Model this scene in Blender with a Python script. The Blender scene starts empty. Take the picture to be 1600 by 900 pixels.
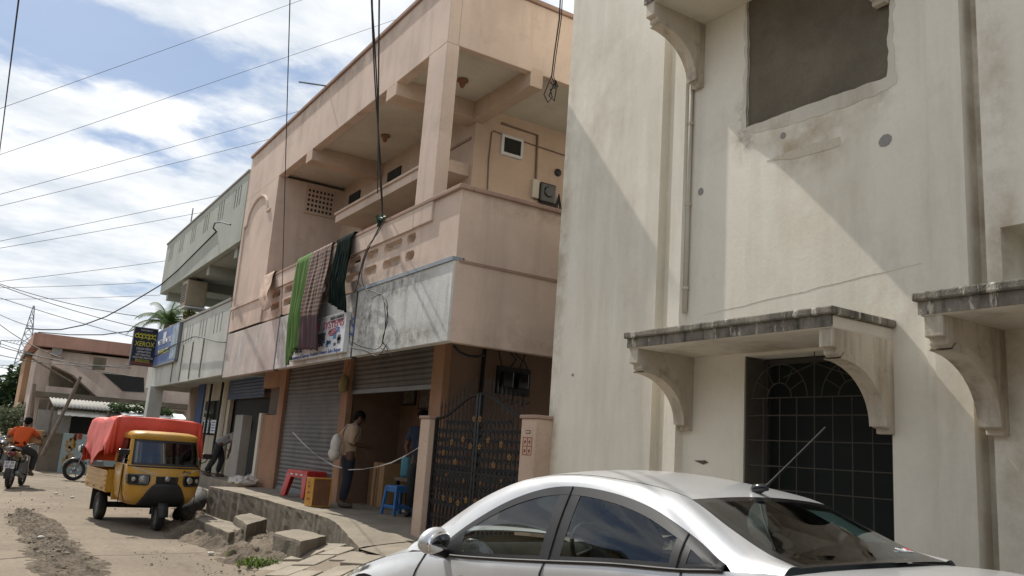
import bpy, bmesh, math, random
from math import radians, sin, cos, pi
from mathutils import Vector, Matrix, noise
random.seed(11)
S = bpy.context.scene
COL = S.collection
# ------------------------------------------------------------------ camera
CAM = Vector((0, 0, 1.52)); FPX = 1308.4
PT, RL, YW = radians(11.424), radians(4.118), radians(31.689)
_f = Vector((sin(YW)*cos(PT), cos(YW)*cos(PT), sin(PT)))
_r0 = Vector((cos(YW), -sin(YW), 0)); _u0 = _r0.cross(_f)
RI = cos(RL)*_r0 + sin(RL)*_u0; UP = -sin(RL)*_r0 + cos(RL)*_u0
cam = bpy.data.objects.new('camera', bpy.data.cameras.new('camera')); COL.objects.link(cam)
cam.matrix_world = Matrix(((RI.x, UP.x, -_f.x, CAM.x), (RI.y, UP.y, -_f.y, CAM.y), (RI.z, UP.z, -_f.z, CAM.z), (0, 0, 0, 1)))
cam.data.sensor_width = 36; cam.data.lens = 36*FPX/1600; cam.data.clip_end = 3000; cam.data.clip_start = .05
S.camera = cam
def ray(px, py): return ((px-800)*RI - (py-450)*UP)/FPX + _f
def U(px, py, ax, v):            # surveying: where a sight line meets a plane of the place
    d = ray(px, py); i = 'xyz'.index(ax)
    return CAM + d*((v-CAM[i])/d[i])
def D(px, py, dep): return CAM + ray(px, py)*dep
# ------------------------------------------------------------------ object bookkeeping
OFF = {}
def tag(o, label=None, cat=None, group=None, kind=None):
    if label: o['label'] = label
    if cat: o['category'] = cat
    if group: o['group'] = group
    if kind: o['kind'] = kind
    return o
def thing(name, label, cat, loc=(0, 0, 0), rotz=0, group=None, local=False):
    o = bpy.data.objects.new(name, None); COL.objects.link(o); o.empty_display_size = .2
    o.location = loc; o.rotation_euler = (0, 0, rotz)
    OFF[o.name] = Vector((0, 0, 0)) if local else Vector(loc)
    return tag(o, label, cat, group)
class MB:
    def __init__(s): s.v = []; s.f = []; s.m = []; s.uv = {}; s.mi = 0
    def _add(s, vs, fs):
        n = len(s.v); s.v += [tuple(p) for p in vs]
        for f in fs: s.f.append(tuple(i+n for i in f)); s.m.append(s.mi)
        return n
    def box(s, x0, x1, y0, y1, z0, z1):
        if x0 > x1: x0, x1 = x1, x0
        if y0 > y1: y0, y1 = y1, y0
        if z0 > z1: z0, z1 = z1, z0
        s._add([(x0,y0,z0),(x1,y0,z0),(x1,y1,z0),(x0,y1,z0),(x0,y0,z1),(x1,y0,z1),(x1,y1,z1),(x0,y1,z1)],
               [(0,3,2,1),(4,5,6,7),(0,1,5,4),(1,2,6,5),(2,3,7,6),(3,0,4,7)]); return s
    def obox(s, c, sx, sy, sz, rot=None):     # centred box with a rotation matrix
        R = rot if rot else Matrix.Identity(3)
        vs = [Vector(c)+R@Vector((a*sx/2, b*sy/2, d*sz/2)) for d in (-1, 1) for a, b in ((-1,-1),(1,-1),(1,1),(-1,1))]
        s._add(vs, [(0,3,2,1),(4,5,6,7),(0,1,5,4),(1,2,6,5),(2,3,7,6),(3,0,4,7)]); return s
    def poly(s, pts): s._add(pts, [tuple(range(len(pts)))]); return s
    def prism(s, pts, ax, d0, d1):
        def P(a, b, d): return {'x': (d, a, b), 'y': (a, d, b), 'z': (a, b, d)}[ax]
        n = len(pts)
        vs = [P(a, b, d0) for a, b in pts]+[P(a, b, d1) for a, b in pts]
        s._add(vs, [tuple(range(n))[::-1], tuple(range(n, 2*n))]+[(i, (i+1) % n, n+(i+1) % n, n+i) for i in range(n)]); return s
    def tube(s, pts, r, n=6, closed=False):
        pts = [Vector(p) for p in pts]; m = len(pts)
        if m < 2: return s
        rs = r if isinstance(r, (list, tuple)) else [r]*m
        up = None; rings = []
        for i, p in enumerate(pts):
            a = pts[i-1] if (i or closed) else p; b = pts[(i+1) % m] if (i < m-1 or closed) else p
            t = (b-a)
            if t.length < 1e-9: t = Vector((0, 0, 1))
            t.normalize()
            if up is None: up = t.orthogonal().normalized()
            else:
                up = up - t*up.dot(t)
                up = up.normalized() if up.length > 1e-6 else t.orthogonal().normalized()
            w = t.cross(up)
            rings.append([p+(up*cos(2*pi*k/n)+w*sin(2*pi*k/n))*rs[i] for k in range(n)])
        fs = []
        for i in range(m if closed else m-1):
            for k in range(n):
                a, b = i*n+k, i*n+(k+1) % n; c, d = ((i+1) % m)*n+(k+1) % n, ((i+1) % m)*n+k
                fs.append((a, b, c, d))
        if not closed: fs += [tuple(range(n))[::-1], tuple(range((m-1)*n, m*n))]
        s._add([q for R in rings for q in R], fs); return s
    def lathe(s, prof, c, axis='z', n=16, a0=0, a1=2*pi):
        full = abs(a1-a0-2*pi) < 1e-6; k = n if full else n+1
        vs = []
        for r, h in prof:
            for i in range(k):
                a = a0+(a1-a0)*i/n; u, w = r*cos(a), r*sin(a)
                vs.append(Vector(c)+Vector({'z': (u, w, h), 'x': (h, u, w), 'y': (w, h, u)}[axis]))
        fs = []
        for j in range(len(prof)-1):
            for i in range(n):
                i2 = (i+1) % k
                fs.append((j*k+i, j*k+i2, (j+1)*k+i2, (j+1)*k+i))
        s._add(vs, fs); return s
    def ell(s, c, r, n=12, m=8, rot=None):
        R = rot if rot else Matrix.Identity(3)
        r = (r, r, r) if not isinstance(r, (tuple, list)) else r
        vs = [Vector(c)+R@Vector((0, 0, -r[2]))]
        for j in range(1, m):
            b = -pi/2+pi*j/m
            for i in range(n):
                a = 2*pi*i/n; vs.append(Vector(c)+R@Vector((r[0]*cos(b)*cos(a), r[1]*cos(b)*sin(a), r[2]*sin(b))))
        vs.append(Vector(c)+R@Vector((0, 0, r[2])))
        fs = [(0, 1+(i+1) % n, 1+i) for i in range(n)]
        for j in range(m-2):
            for i in range(n): fs.append((1+j*n+i, 1+j*n+(i+1) % n, 1+(j+1)*n+(i+1) % n, 1+(j+1)*n+i))
        L = len(vs)-1; o = 1+(m-2)*n
        fs += [(o+i, o+(i+1) % n, L) for i in range(n)]
        s._add(vs, fs); return s
    def sheet(s, rows, wrap=False):
        m, n = len(rows), len(rows[0]); vs = [p for r in rows for p in r]; fs = []
        b = len(s.v)
        for j in range(m-1):
            for i in range(n if wrap else n-1):
                fs.append((j*n+i, j*n+(i+1) % n, (j+1)*n+(i+1) % n, (j+1)*n+i))
        s._add(vs, fs)
        for j in range(m):
            for i in range(n): s.uv[b+j*n+i] = (i/max(1, n-1), j/max(1, m-1))
        return s
    def mark(s): s.marks = getattr(s, 'marks', [])+[len(s.v)]; return s
    def split(s, isl=False):
        if isl:
            par = list(range(len(s.v)))
            def fd(a):
                while par[a] != a: par[a] = par[par[a]]; a = par[a]
                return a
            for f in s.f:
                for q in f[1:]: par[fd(q)] = fd(f[0])
            key = [fd(i) for i in range(len(s.v))]
        else:
            mk = sorted(s.marks); key = [sum(1 for q in mk if q <= i) for i in range(len(s.v))]
        out = {}
        for f, mi in zip(s.f, s.m):
            out.setdefault(key[f[0]], []).append(f)
        res = []
        for fs in out.values():
            m = MB(); ids = sorted({i for f in fs for i in f}); mp_ = {i: k for k, i in enumerate(ids)}
            m._add([s.v[i] for i in ids], [tuple(mp_[i] for i in f) for f in fs]); res.append(m)
        return res
    def each(s, name, mat, parent=None, isl=True, **k):
        return [m.build(name, mat, parent, **k) for m in s.split(isl)][0]
    def build(s, name, mat, parent=None, label=None, cat=None, group=None, kind=None, smooth=False, bevel=0, sub=0, solid=0, auto=None, raw=False):
        if parent is not None: off = OFF[parent.name]
        elif raw: off = Vector((0, 0, 0))
        else:
            xs, ys, zs = zip(*s.v)
            off = Vector(((min(xs)+max(xs))/2, (min(ys)+max(ys))/2, min(zs)))
        me = bpy.data.meshes.new(name)
        me.from_pydata([(x-off.x, y-off.y, z-off.z) for x, y, z in s.v], [], s.f)
        for m_ in (mat if isinstance(mat, (list, tuple)) else [mat]): me.materials.append(m_)
        if isinstance(mat, (list, tuple)): me.polygons.foreach_set('material_index', s.m)
        if s.uv:
            l = me.uv_layers.new(name='UVMap')
            for lp in me.loops: l.data[lp.index].uv = s.uv.get(lp.vertex_index, (0, 0))
        bm = bmesh.new(); bm.from_mesh(me); bmesh.ops.recalc_face_normals(bm, faces=bm.faces); bm.to_mesh(me); bm.free()
        if smooth: me.polygons.foreach_set('use_smooth', [True]*len(me.polygons))
        if auto:
            me.polygons.foreach_set('use_smooth', [True]*len(me.polygons)); me.set_sharp_from_angle(angle=radians(auto))
        o = bpy.data.objects.new(name, me); COL.objects.link(o)
        if parent is not None: o.parent = parent
        else: o.location = off
        OFF[o.name] = off
        if solid: q = o.modifiers.new('thickness', 'SOLIDIFY'); q.thickness = solid; q.offset = 0
        if sub: q = o.modifiers.new('smooth', 'SUBSURF'); q.levels = q.render_levels = sub
        if bevel:
            q = o.modifiers.new('edges', 'BEVEL'); q.width = bevel; q.segments = 2; q.limit_method = 'ANGLE'; q.angle_limit = radians(40)
        return tag(o, label, cat, group, kind)
def cut(o, mb):                 # real openings: boolean difference, applied
    off = OFF[o.name]
    me = bpy.data.meshes.new('cutter'); me.from_pydata([(x-off.x, y-off.y, z-off.z) for x, y, z in mb.v], [], mb.f)
    bm = bmesh.new(); bm.from_mesh(me); bmesh.ops.recalc_face_normals(bm, faces=bm.faces); bm.to_mesh(me); bm.free()
    c = bpy.data.objects.new('cutter', me); COL.objects.link(c)
    c.parent = o.parent; c.location = o.location
    q = o.modifiers.new('openings', 'BOOLEAN'); q.object = c; q.operation = 'DIFFERENCE'; q.solver = 'EXACT'
    bpy.context.view_layer.update()
    dg = bpy.context.evaluated_depsgraph_get()
    n = bpy.data.meshes.new_from_object(o.evaluated_get(dg)); o.modifiers.remove(q); o.data = n
    bpy.data.objects.remove(c)
    return o
def text(s, size, org, xd, yd, mat, name, parent, width=None, depth=.004, align='LEFT', shear=0):
    cu = bpy.data.curves.new('letters', 'FONT'); cu.body = s; cu.size = size; cu.extrude = depth; cu.align_x = align; cu.shear = shear; cu.resolution_u = 3
    t = bpy.data.objects.new('letters', cu); COL.objects.link(t); bpy.context.view_layer.update()
    dg = bpy.context.evaluated_depsgraph_get(); me = bpy.data.meshes.new_from_object(t.evaluated_get(dg))
    bpy.data.objects.remove(t)
    xs = [v.co.x for v in me.vertices] or [0, 1]
    k = 1 if not width else width/max(1e-6, max(xs)-min(xs))
    xd = Vector(xd).normalized(); yd = Vector(yd).normalized(); zd = xd.cross(yd); off = OFF[parent.name]
    for v in me.vertices: v.co = Vector(org)-off + xd*v.co.x*k + yd*v.co.y + zd*v.co.z
    me.materials.clear(); me.materials.append(mat)
    o = bpy.data.objects.new(name, me); COL.objects.link(o); o.parent = parent; OFF[o.name] = off
    return o
def copy_thing(o, loc=None, rotz=None, label=None, parent=None):
    c = o.copy(); COL.objects.link(c); OFF[c.name] = OFF.get(o.name, Vector())
    if parent is not None: c.parent = parent
    if loc is not None: c.location = loc
    if rotz is not None: c.rotation_euler = (0, 0, rotz)
    if label: c['label'] = label
    for ch in list(o.children): copy_thing(ch, parent=c)
    return c
# ------------------------------------------------------------------ materials
def _mat(name):
    m = bpy.data.materials.new(name); m.use_nodes = True; nt = m.node_tree
    return m, nt, nt.nodes, nt.links, nt.nodes['Principled BSDF']
def N(nd, t, **k):
    n = nd.new(t)
    for a, b in k.items():
        if a in ('operation', 'blend_type', 'data_type', 'noise_dimensions', 'feature', 'wave_type', 'bands_direction', 'distance', 'wave_profile'): setattr(n, a, b)
        else: n.inputs[a.replace('_', ' ')].default_value = b
    return n
def ramp(nd, p0, c0, p1, c1):
    r = nd.new('ShaderNodeValToRGB'); e = r.color_ramp.elements
    e[0].position = p0; e[0].color = c0 if len(c0) == 4 else (*c0, 1); e[1].position = p1; e[1].color = c1 if len(c1) == 4 else (*c1, 1)
    return r
def mixc(nd, ln, fac, a, b, bt='MIX'):
    m = nd.new('ShaderNodeMix'); m.data_type = 'RGBA'; m.blend_type = bt
    for i, v in ((0, fac), (6, a), (7, b)):
        if isinstance(v, (int, float)): m.inputs[i].default_value = v
        elif isinstance(v, tuple): m.inputs[i].default_value = v if len(v) == 4 else (*v, 1)
        else: ln.new(v, m.inputs[i])
    return m.outputs[2]
def plaster(name, col, var=.12, stain=.35, scol=(.12, .1, .08), streak=.5, bump=.25, rough=.92, sc=1., fine=45, blotch=None, bcol=None, grain=1.):
    m, nt, nd, ln, b = _mat(name)
    g = nd.new('ShaderNodeNewGeometry')
    def nz(scale, det, map_=None, rg=.6, w=0):
        n = N(nd, 'ShaderNodeTexNoise', Scale=scale, Detail=float(det), Roughness=rg)
        mp = nd.new('ShaderNodeMapping'); mp.inputs['Scale'].default_value = map_ or (1, 1, 1); mp.inputs['Location'].default_value = (w*3.1, w*1.7, w*2.3)
        ln.new(g.outputs['Position'], mp.inputs['Vector']); ln.new(mp.outputs['Vector'], n.inputs['Vector'])
        return n.outputs['Fac']
    dark = tuple(c*(1-var*1.6) for c in col); lite = tuple(min(1, c*(1+var)) for c in col)
    r = ramp(nd, .3, dark, .7, lite); ln.new(nz(.9*sc, 9), r.inputs[0])
    c = r.outputs[0]
    s1 = ramp(nd, .5, (0, 0, 0), .78, (1, 1, 1)); ln.new(nz(2.2*sc, 8, (1, 1, .12), .65, 1), s1.inputs[0])
    k = nd.new('ShaderNodeMath'); k.operation = 'MULTIPLY'; k.inputs[1].default_value = streak*stain*1.6; ln.new(s1.outputs[0], k.inputs[0])
    c = mixc(nd, ln, k.outputs[0], c, scol)
    s2 = ramp(nd, .56, (0, 0, 0), .75, (1, 1, 1)); ln.new(nz(1.6*sc, 10, None, .7, 5), s2.inputs[0])
    k = nd.new('ShaderNodeMath'); k.operation = 'MULTIPLY'; k.inputs[1].default_value = stain; ln.new(s2.outputs[0], k.inputs[0])
    c = mixc(nd, ln, k.outputs[0], c, scol)
    if blotch:
        s3 = ramp(nd, blotch, (0, 0, 0), blotch+.05, (1, 1, 1)); ln.new(nz(3.1*sc, 12, (1, 1, .28), .74, 9), s3.inputs[0])
        c = mixc(nd, ln, s3.outputs[0], c, bcol)
    f = ramp(nd, .25, (1-.14*grain,)*3, .75, (1+.08*grain,)*3); ln.new(nz(fine, 4, None, .7, 2), f.inputs[0])
    c = mixc(nd, ln, 1., c, f.outputs[0], 'MULTIPLY')
    ln.new(c, b.inputs['Base Color']); b.inputs['Roughness'].default_value = rough
    if 'Specular IOR Level' in b.inputs: b.inputs['Specular IOR Level'].default_value = .2
    bp = N(nd, 'ShaderNodeBump', Strength=bump, Distance=.02)
    ad = nd.new('ShaderNodeMath'); ad.operation = 'ADD'
    ln.new(nz(9, 8, None, .65, 3), ad.inputs[0]); ln.new(nz(fine*1.5, 5, None, .6, 4), ad.inputs[1])
    ln.new(ad.outputs[0], bp.inputs['Height']); ln.new(bp.outputs[0], b.inputs['Normal'])
    return m
def local_stain(m, boxes):
    # dirt with a place of its own: (centre, half sizes, colour, strength, noise scale)
    nt = m.node_tree; nd = nt.nodes; ln = nt.links; b = nd['Principled BSDF']
    g = nd.new('ShaderNodeNewGeometry')
    for (c, h, col, st, sc) in boxes:
        src = b.inputs['Base Color'].links[0].from_socket
        mp = nd.new('ShaderNodeMapping'); mp.vector_type = 'TEXTURE'; mp.inputs['Location'].default_value = c; mp.inputs['Scale'].default_value = h; ln.new(g.outputs['Position'], mp.inputs[0])
        le = nd.new('ShaderNodeVectorMath'); le.operation = 'LENGTH'; ln.new(mp.outputs[0], le.inputs[0])
        r = ramp(nd, .35, (1, 1, 1), 1., (0, 0, 0)); ln.new(le.outputs['Value'], r.inputs[0])
        n = N(nd, 'ShaderNodeTexNoise', Scale=sc, Detail=9., Roughness=.7); ln.new(g.outputs['Position'], n.inputs['Vector'])
        r2 = ramp(nd, .40, (0, 0, 0), .66, (st, st, st)); ln.new(n.outputs['Fac'], r2.inputs[0])
        mu = nd.new('ShaderNodeMath'); mu.operation = 'MULTIPLY'; ln.new(r.outputs[0], mu.inputs[0]); ln.new(r2.outputs[0], mu.inputs[1])
        ln.new(mixc(nd, ln, mu.outputs[0], src, col), b.inputs['Base Color'])
def simple(name, col, rough=.6, metal=0, var=.1, sc=6., bump=0, coat=0, spec=.4, dust=0, emit=0):
    m, nt, nd, ln, b = _mat(name)
    t = nd.new('ShaderNodeTexCoord'); n = N(nd, 'ShaderNodeTexNoise', Scale=sc, Detail=6., Roughness=.65); ln.new(t.outputs['Object'], n.inputs['Vector'])
    r = ramp(nd, .3, tuple(c*(1-var*1.4) for c in col), .7, tuple(min(1, c*(1+var)) for c in col)); ln.new(n.outputs['Fac'], r.inputs[0])
    c = r.outputs[0]
    if dust:
        n2 = N(nd, 'ShaderNodeTexNoise', Scale=sc*.45, Detail=9., Roughness=.7); ln.new(t.outputs['Object'], n2.inputs['Vector'])
        r2 = ramp(nd, .45, (0, 0, 0), .75, (dust, dust, dust)); ln.new(n2.outputs['Fac'], r2.inputs[0])
        c = mixc(nd, ln, r2.outputs[0], c, (.3, .25, .19))
    ln.new(c, b.inputs['Base Color']); b.inputs['Roughness'].default_value = rough; b.inputs['Metallic'].default_value = metal
    b.inputs['Specular IOR Level'].default_value = spec
    if coat: b.inputs['Coat Weight'].default_value = coat; b.inputs['Coat Roughness'].default_value = .06
    if bump:
        bp = N(nd, 'ShaderNodeBump', Strength=bump, Distance=.01); n3 = N(nd, 'ShaderNodeTexNoise', Scale=sc*5, Detail=4.); ln.new(t.outputs['Object'], n3.inputs['Vector'])
        ln.new(n3.outputs['Fac'], bp.inputs['Height']); ln.new(bp.outputs[0], b.inputs['Normal'])
    return m
def glassy(name, tint, refl=.08):
    m, nt, nd, ln, b = _mat(name); nd.remove(b); out = nd['Material Output']
    tr = nd.new('ShaderNodeBsdfTransparent'); tr.inputs[0].default_value = (*tint, 1)
    gl = nd.new('ShaderNodeBsdfGlossy'); gl.inputs['Roughness'].default_value = .02; gl.inputs[0].default_value = (.95, .97, 1, 1)
    fr = nd.new('ShaderNodeFresnel'); fr.inputs[0].default_value = 1.5
    ad = nd.new('ShaderNodeMath'); ad.operation = 'ADD'; ad.inputs[1].default_value = refl; ad.use_clamp = True; ln.new(fr.outputs[0], ad.inputs[0])
    mx = nd.new('ShaderNodeMixShader'); ln.new(ad.outputs[0], mx.inputs[0]); ln.new(tr.outputs[0], mx.inputs[1]); ln.new(gl.outputs[0], mx.inputs[2]); ln.new(mx.outputs[0], out.inputs[0])
    return m
def leafmat(name, c0, c1, sc=1.5):
    m, nt, nd, ln, b = _mat(name)
    t = nd.new('ShaderNodeNewGeometry')
    r = ramp(nd, .1, c0, .9, c1); ln.new(t.outputs['Random Per Island'], r.inputs[0])
    ln.new(r.outputs[0], b.inputs['Base Color']); b.inputs['Roughness'].default_value = .6; b.inputs['Specular IOR Level'].default_value = .25
    tl = nd.new('ShaderNodeBsdfTranslucent'); ln.new(r.outputs[0], tl.inputs[0]); mx = nd.new('ShaderNodeMixShader'); mx.inputs[0].default_value = .3
    ln.new(b.outputs[0], mx.inputs[1]); ln.new(tl.outputs[0], mx.inputs[2]); ln.new(mx.outputs[0], nd['Material Output'].inputs[0])
    return m
def checkcloth(name, a, bcol, nu, nv, border=None):
    m, nt, nd, ln, b = _mat(name)
    t = nd.new('ShaderNodeUVMap'); sp = nd.new('ShaderNodeSeparateXYZ'); ln.new(t.outputs[0], sp.inputs[0])
    def band(o, k):
        mu = nd.new('ShaderNodeMath'); mu.operation = 'MULTIPLY'; mu.inputs[1].default_value = k; ln.new(o, mu.inputs[0])
        fr = nd.new('ShaderNodeMath'); fr.operation = 'FRACT'; ln.new(mu.outputs[0], fr.inputs[0])
        gt = nd.new('ShaderNodeMath'); gt.operation = 'GREATER_THAN'; gt.inputs[1].default_value = .5; ln.new(fr.outputs[0], gt.inputs[0]); return gt.outputs[0]
    ad = nd.new('ShaderNodeMath'); ad.operation = 'ADD'; ln.new(band(sp.outputs[0], nu), ad.inputs[0]); ln.new(band(sp.outputs[1], nv), ad.inputs[1])
    hf = nd.new('ShaderNodeMath'); hf.operation = 'MULTIPLY'; hf.inputs[1].default_value = .5; ln.new(ad.outputs[0], hf.inputs[0])
    c = mixc(nd, ln, hf.outputs[0], a, bcol)
    if border:
        gt = nd.new('ShaderNodeMath'); gt.operation = 'GREATER_THAN'; gt.inputs[1].default_value = border[0]; ln.new(sp.outputs[1], gt.inputs[0])
        c = mixc(nd, ln, gt.outputs[0], c, border[1])
    ln.new(c, b.inputs['Base Color']); b.inputs['Roughness'].default_value = .9; b.inputs['Specular IOR Level'].default_value = .1
    return m
M = {}
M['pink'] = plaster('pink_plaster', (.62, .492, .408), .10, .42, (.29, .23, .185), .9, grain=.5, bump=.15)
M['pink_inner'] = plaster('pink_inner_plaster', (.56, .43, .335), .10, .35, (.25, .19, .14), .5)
M['pink_trim'] = plaster('pink_trim', (.36, .25, .20), .12, .4, (.15, .1, .08), .4)
M['ceiling'] = plaster('ceiling_plaster', (.60, .565, .49), .1, .3, (.25, .2, .15), .2)
M['band'] = plaster('sign_band_paint', (.61, .61, .585), .12, .6, (.30, .28, .24), .9, sc=1.7, blotch=.60, bcol=(.33, .33, .31), fine=30)
M['band_pink'] = plaster('washed_pink_paint', (.55, .48, .44), .16, .55, (.34, .33, .31), .8, sc=1.5, blotch=.57, bcol=(.55, .56, .54))
M['white'] = plaster('white_plaster', (.745, .705, .61), .06, .28, (.36, .30, .215), .9, bump=.075, fine=24, grain=.3)
M['white_trim'] = plaster('white_trim_plaster', (.60, .56, .48), .10, .5, (.25, .19, .12), .9, bump=.12, grain=.4)
M['bracket'] = plaster('bracket_plaster', (.56, .50, .41), .14, .75, (.17, .135, .09), .9, bump=.2, grain=.4, sc=1.8)
M['moss'] = plaster('weathered_ledge', (.22, .20, .165), .3, .95, (.022, .021, .018), .9, sc=4.5, blotch=.56, bcol=(.48, .45, .38), bump=.5)
M['cement'] = plaster('bare_cement', (.165, .142, .108), .22, .6, (.095, .08, .06), .3, bump=.5, sc=1.6)
M['cement_light'] = plaster('grey_cement', (.30, .29, .27), .14, .35, (.16, .14, .12), .5)
M['green'] = plaster('grey_green_plaster', (.40, .42, .375), .07, .3, (.2, .2, .18), .6)
M['green_low'] = plaster('pale_grey_plaster', (.50, .505, .47), .1, .35, (.24, .23, .2), .8)
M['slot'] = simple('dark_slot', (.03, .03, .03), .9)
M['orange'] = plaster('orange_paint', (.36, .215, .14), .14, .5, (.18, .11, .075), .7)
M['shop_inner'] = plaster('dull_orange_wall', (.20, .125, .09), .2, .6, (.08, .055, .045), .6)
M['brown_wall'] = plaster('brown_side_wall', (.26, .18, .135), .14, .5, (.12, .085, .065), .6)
M['shutter'] = simple('grey_shutter', (.115, .112, .112), .6, .25, .2, 2.2, dust=.35)
M['shutter_blue'] = simple('blue_shutter', (.04, .07, .14), .5, .2, .12, 3, dust=.3)
M['iron'] = simple('black_iron', (.018, .018, .02), .5, .5, .2, 8)
M['gold'] = simple('tarnished_gold_paint', (.21, .115, .04), .55, .3, .3, 20)
M['black'] = simple('black_rubber', (.015, .015, .015), .75, 0, .2, 10, dust=.25)
M['blackgloss'] = simple('black_gloss', (.012, .012, .014), .2, 0, .1, 10, coat=.4)
M['blackmatt'] = simple('black_trim', (.022, .022, .024), .5, 0, .1, 10)
M['wire'] = simple('wire_insulation', (.02, .02, .022), .6)
M['steel'] = simple('dull_steel', (.35, .35, .36), .4, .8, .1, 8)
M['galv'] = simple('galvanised_steel', (.22, .23, .24), .6, .5, .1, 3)
M['glass_dark'] = simple('dark_glass', (.015, .018, .018), .08, 0, .1, 2, spec=.6)
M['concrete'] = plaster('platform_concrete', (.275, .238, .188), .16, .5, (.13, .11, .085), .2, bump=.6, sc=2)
M['concrete_side'] = plaster('platform_side', (.20, .173, .137), .14, .6, (.075, .065, .05), .95, bump=.5, sc=1.6)  # sides darker than tops: real stains, with shade mixed into the colour
M['stone'] = plaster('paving_stone', (.32, .28, .225), .15, .4, (.17, .14, .11), .1, bump=.5, sc=2.5)
M['wood'] = simple('weathered_wood', (.17, .13, .1), .85, 0, .25, 10, bump=.3)
M['card'] = simple('cardboard', (.38, .24, .12), .85, 0, .12, 6, bump=.1)
M['sack'] = simple('white_sack', (.58, .55, .5), .8, 0, .15, 5, bump=.2, dust=.4)
M['red_plastic'] = simple('red_plastic', (.52, .035, .03), .38, 0, .12, 6, dust=.15)
M['blue_plastic'] = simple('blue_plastic', (.04, .16, .40), .4, 0, .1, 6, dust=.2)
M['yellow_plastic'] = simple('yellow_plastic', (.55, .27, .04), .45, 0, .12, 6, dust=.2)
M['brown_plastic'] = simple('brown_crate', (.22, .1, .05), .55, 0, .15, 6, dust=.2)
M['tape'] = simple('white_tape', (.6, .6, .58), .6)
M['boardwhite'] = simple('sign_white', (.62, .63, .66), .5, 0, .05, 4)
M['ink_red'] = simple('ink_red', (.42, .09, .13), .6)
M['ink_blue'] = simple('ink_blue', (.06, .1, .32), .6)
M['ink_black'] = simple('ink_black', (.05, .05, .06), .6)
M['ink_white'] = simple('ink_white', (.62, .64, .66), .6)
M['ink_yellow'] = simple('ink_yellow', (.55, .52, .05), .6)
M['ink_cyan'] = simple('ink_cyan', (.05, .22, .42), .6)
# ------------------------------------------------------------------ sky and sun
SUNV = Vector((-.165, 1, 1.25)).normalized()        # towards the sun
W = bpy.data.worlds.new('World'); S.world = W; W.use_nodes = True
nt = W.node_tree; nd = nt.nodes; ln = nt.links; bg = nd['Background']
sky = nd.new('ShaderNodeTexSky'); sky.sky_type = 'NISHITA'; sky.sun_disc = False
sky.sun_elevation = math.asin(SUNV.z); sky.sun_rotation = math.atan2(SUNV.x, SUNV.y); sky.dust_density = 1.4; sky.air_density = 1.0
tc = nd.new('ShaderNodeTexCoord'); sx = nd.new('ShaderNodeSeparateXYZ'); ln.new(tc.outputs['Generated'], sx.inputs[0])
def mth(op, a, b=None, clamp=False):
    n = nd.new('ShaderNodeMath'); n.operation = op; n.use_clamp = clamp
    for i, v in ((0, a), (1, b)):
        if v is None: continue
        if isinstance(v, (int, float)): n.inputs[i].default_value = v
        else: ln.new(v, n.inputs[i])
    return n.outputs[0]
zz = mth('ADD', mth('MAXIMUM', sx.outputs[2], .0), .13)
cx = nd.new('ShaderNodeCombineXYZ'); ln.new(mth('DIVIDE', sx.outputs[0], zz), cx.inputs[0]); ln.new(mth('DIVIDE', sx.outputs[1], zz), cx.inputs[1])
def cn(scale, det, rot, stretch, loc, rough=.62, dist=0):
    mp = nd.new('ShaderNodeMapping'); mp.inputs['Rotation'].default_value = (0, 0, radians(rot)); mp.inputs['Scale'].default_value = (*stretch, 1); mp.inputs['Location'].default_value = loc
    ln.new(cx.outputs[0], mp.inputs[0]); n = N(nd, 'ShaderNodeTexNoise', Scale=scale, Detail=det, Roughness=rough, Distortion=dist); ln.new(mp.outputs[0], n.inputs[0]); return n.outputs['Fac']
big = cn(.85, 3, -35, (1, 1.15), (3.3, 1.2, 0), .45, .1); mid = cn(2.3, 9, -35, (1, 1.15), (1.0, 4.2, 0), .56, .1); fin = cn(8, 7, -30, (1, 1.2), (7, 2, 1), .6)
dens = mth('ADD', mth('ADD', mth('MULTIPLY', big, .56), mth('MULTIPLY', mid, .50)), mth('MULTIPLY', fin, .11))
hz = mth('MULTIPLY', mth('SUBTRACT', .42, sx.outputs[2], True), .30)        # the deck closes up towards the horizon
dens = mth('ADD', dens, hz)
cr = ramp(nd, .50, (.06, .06, .06), .595, (1, 1, 1)); ln.new(dens, cr.inputs[0])
cr.color_ramp.interpolation = 'EASE'
shade = cn(2.3, 7, 10, (1, 1.4), (9, 5, 2), .6)
cc = ramp(nd, .34, (7.2, 7.9, 8.7, 1), .6, (11.4, 11.5, 11.6, 1)); ln.new(shade, cc.inputs[0])
skyc = mixc(nd, ln, .55, sky.outputs[0], (3.0, 4.7, 7.6))
fcl = mth('MULTIPLY', cr.outputs[0], .96)
ln.new(mixc(nd, ln, fcl, skyc, cc.outputs[0]), bg.inputs[0]); bg.inputs[1].default_value = .083
sun = bpy.data.objects.new('sun', bpy.data.lights.new('sun', 'SUN')); COL.objects.link(sun)
sun.data.energy = 4.6; sun.data.angle = radians(.55); sun.data.color = (1, .95, .86)
sun.rotation_euler = SUNV.to_track_quat('Z', 'Y').to_euler(); sun.location = (0, 20, 30)
S.view_settings.view_transform = 'Standard'; S.view_settings.look = 'None'; S.view_settings.exposure = .24; S.view_settings.gamma = 1
S.view_settings.use_curve_mapping = False
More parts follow.
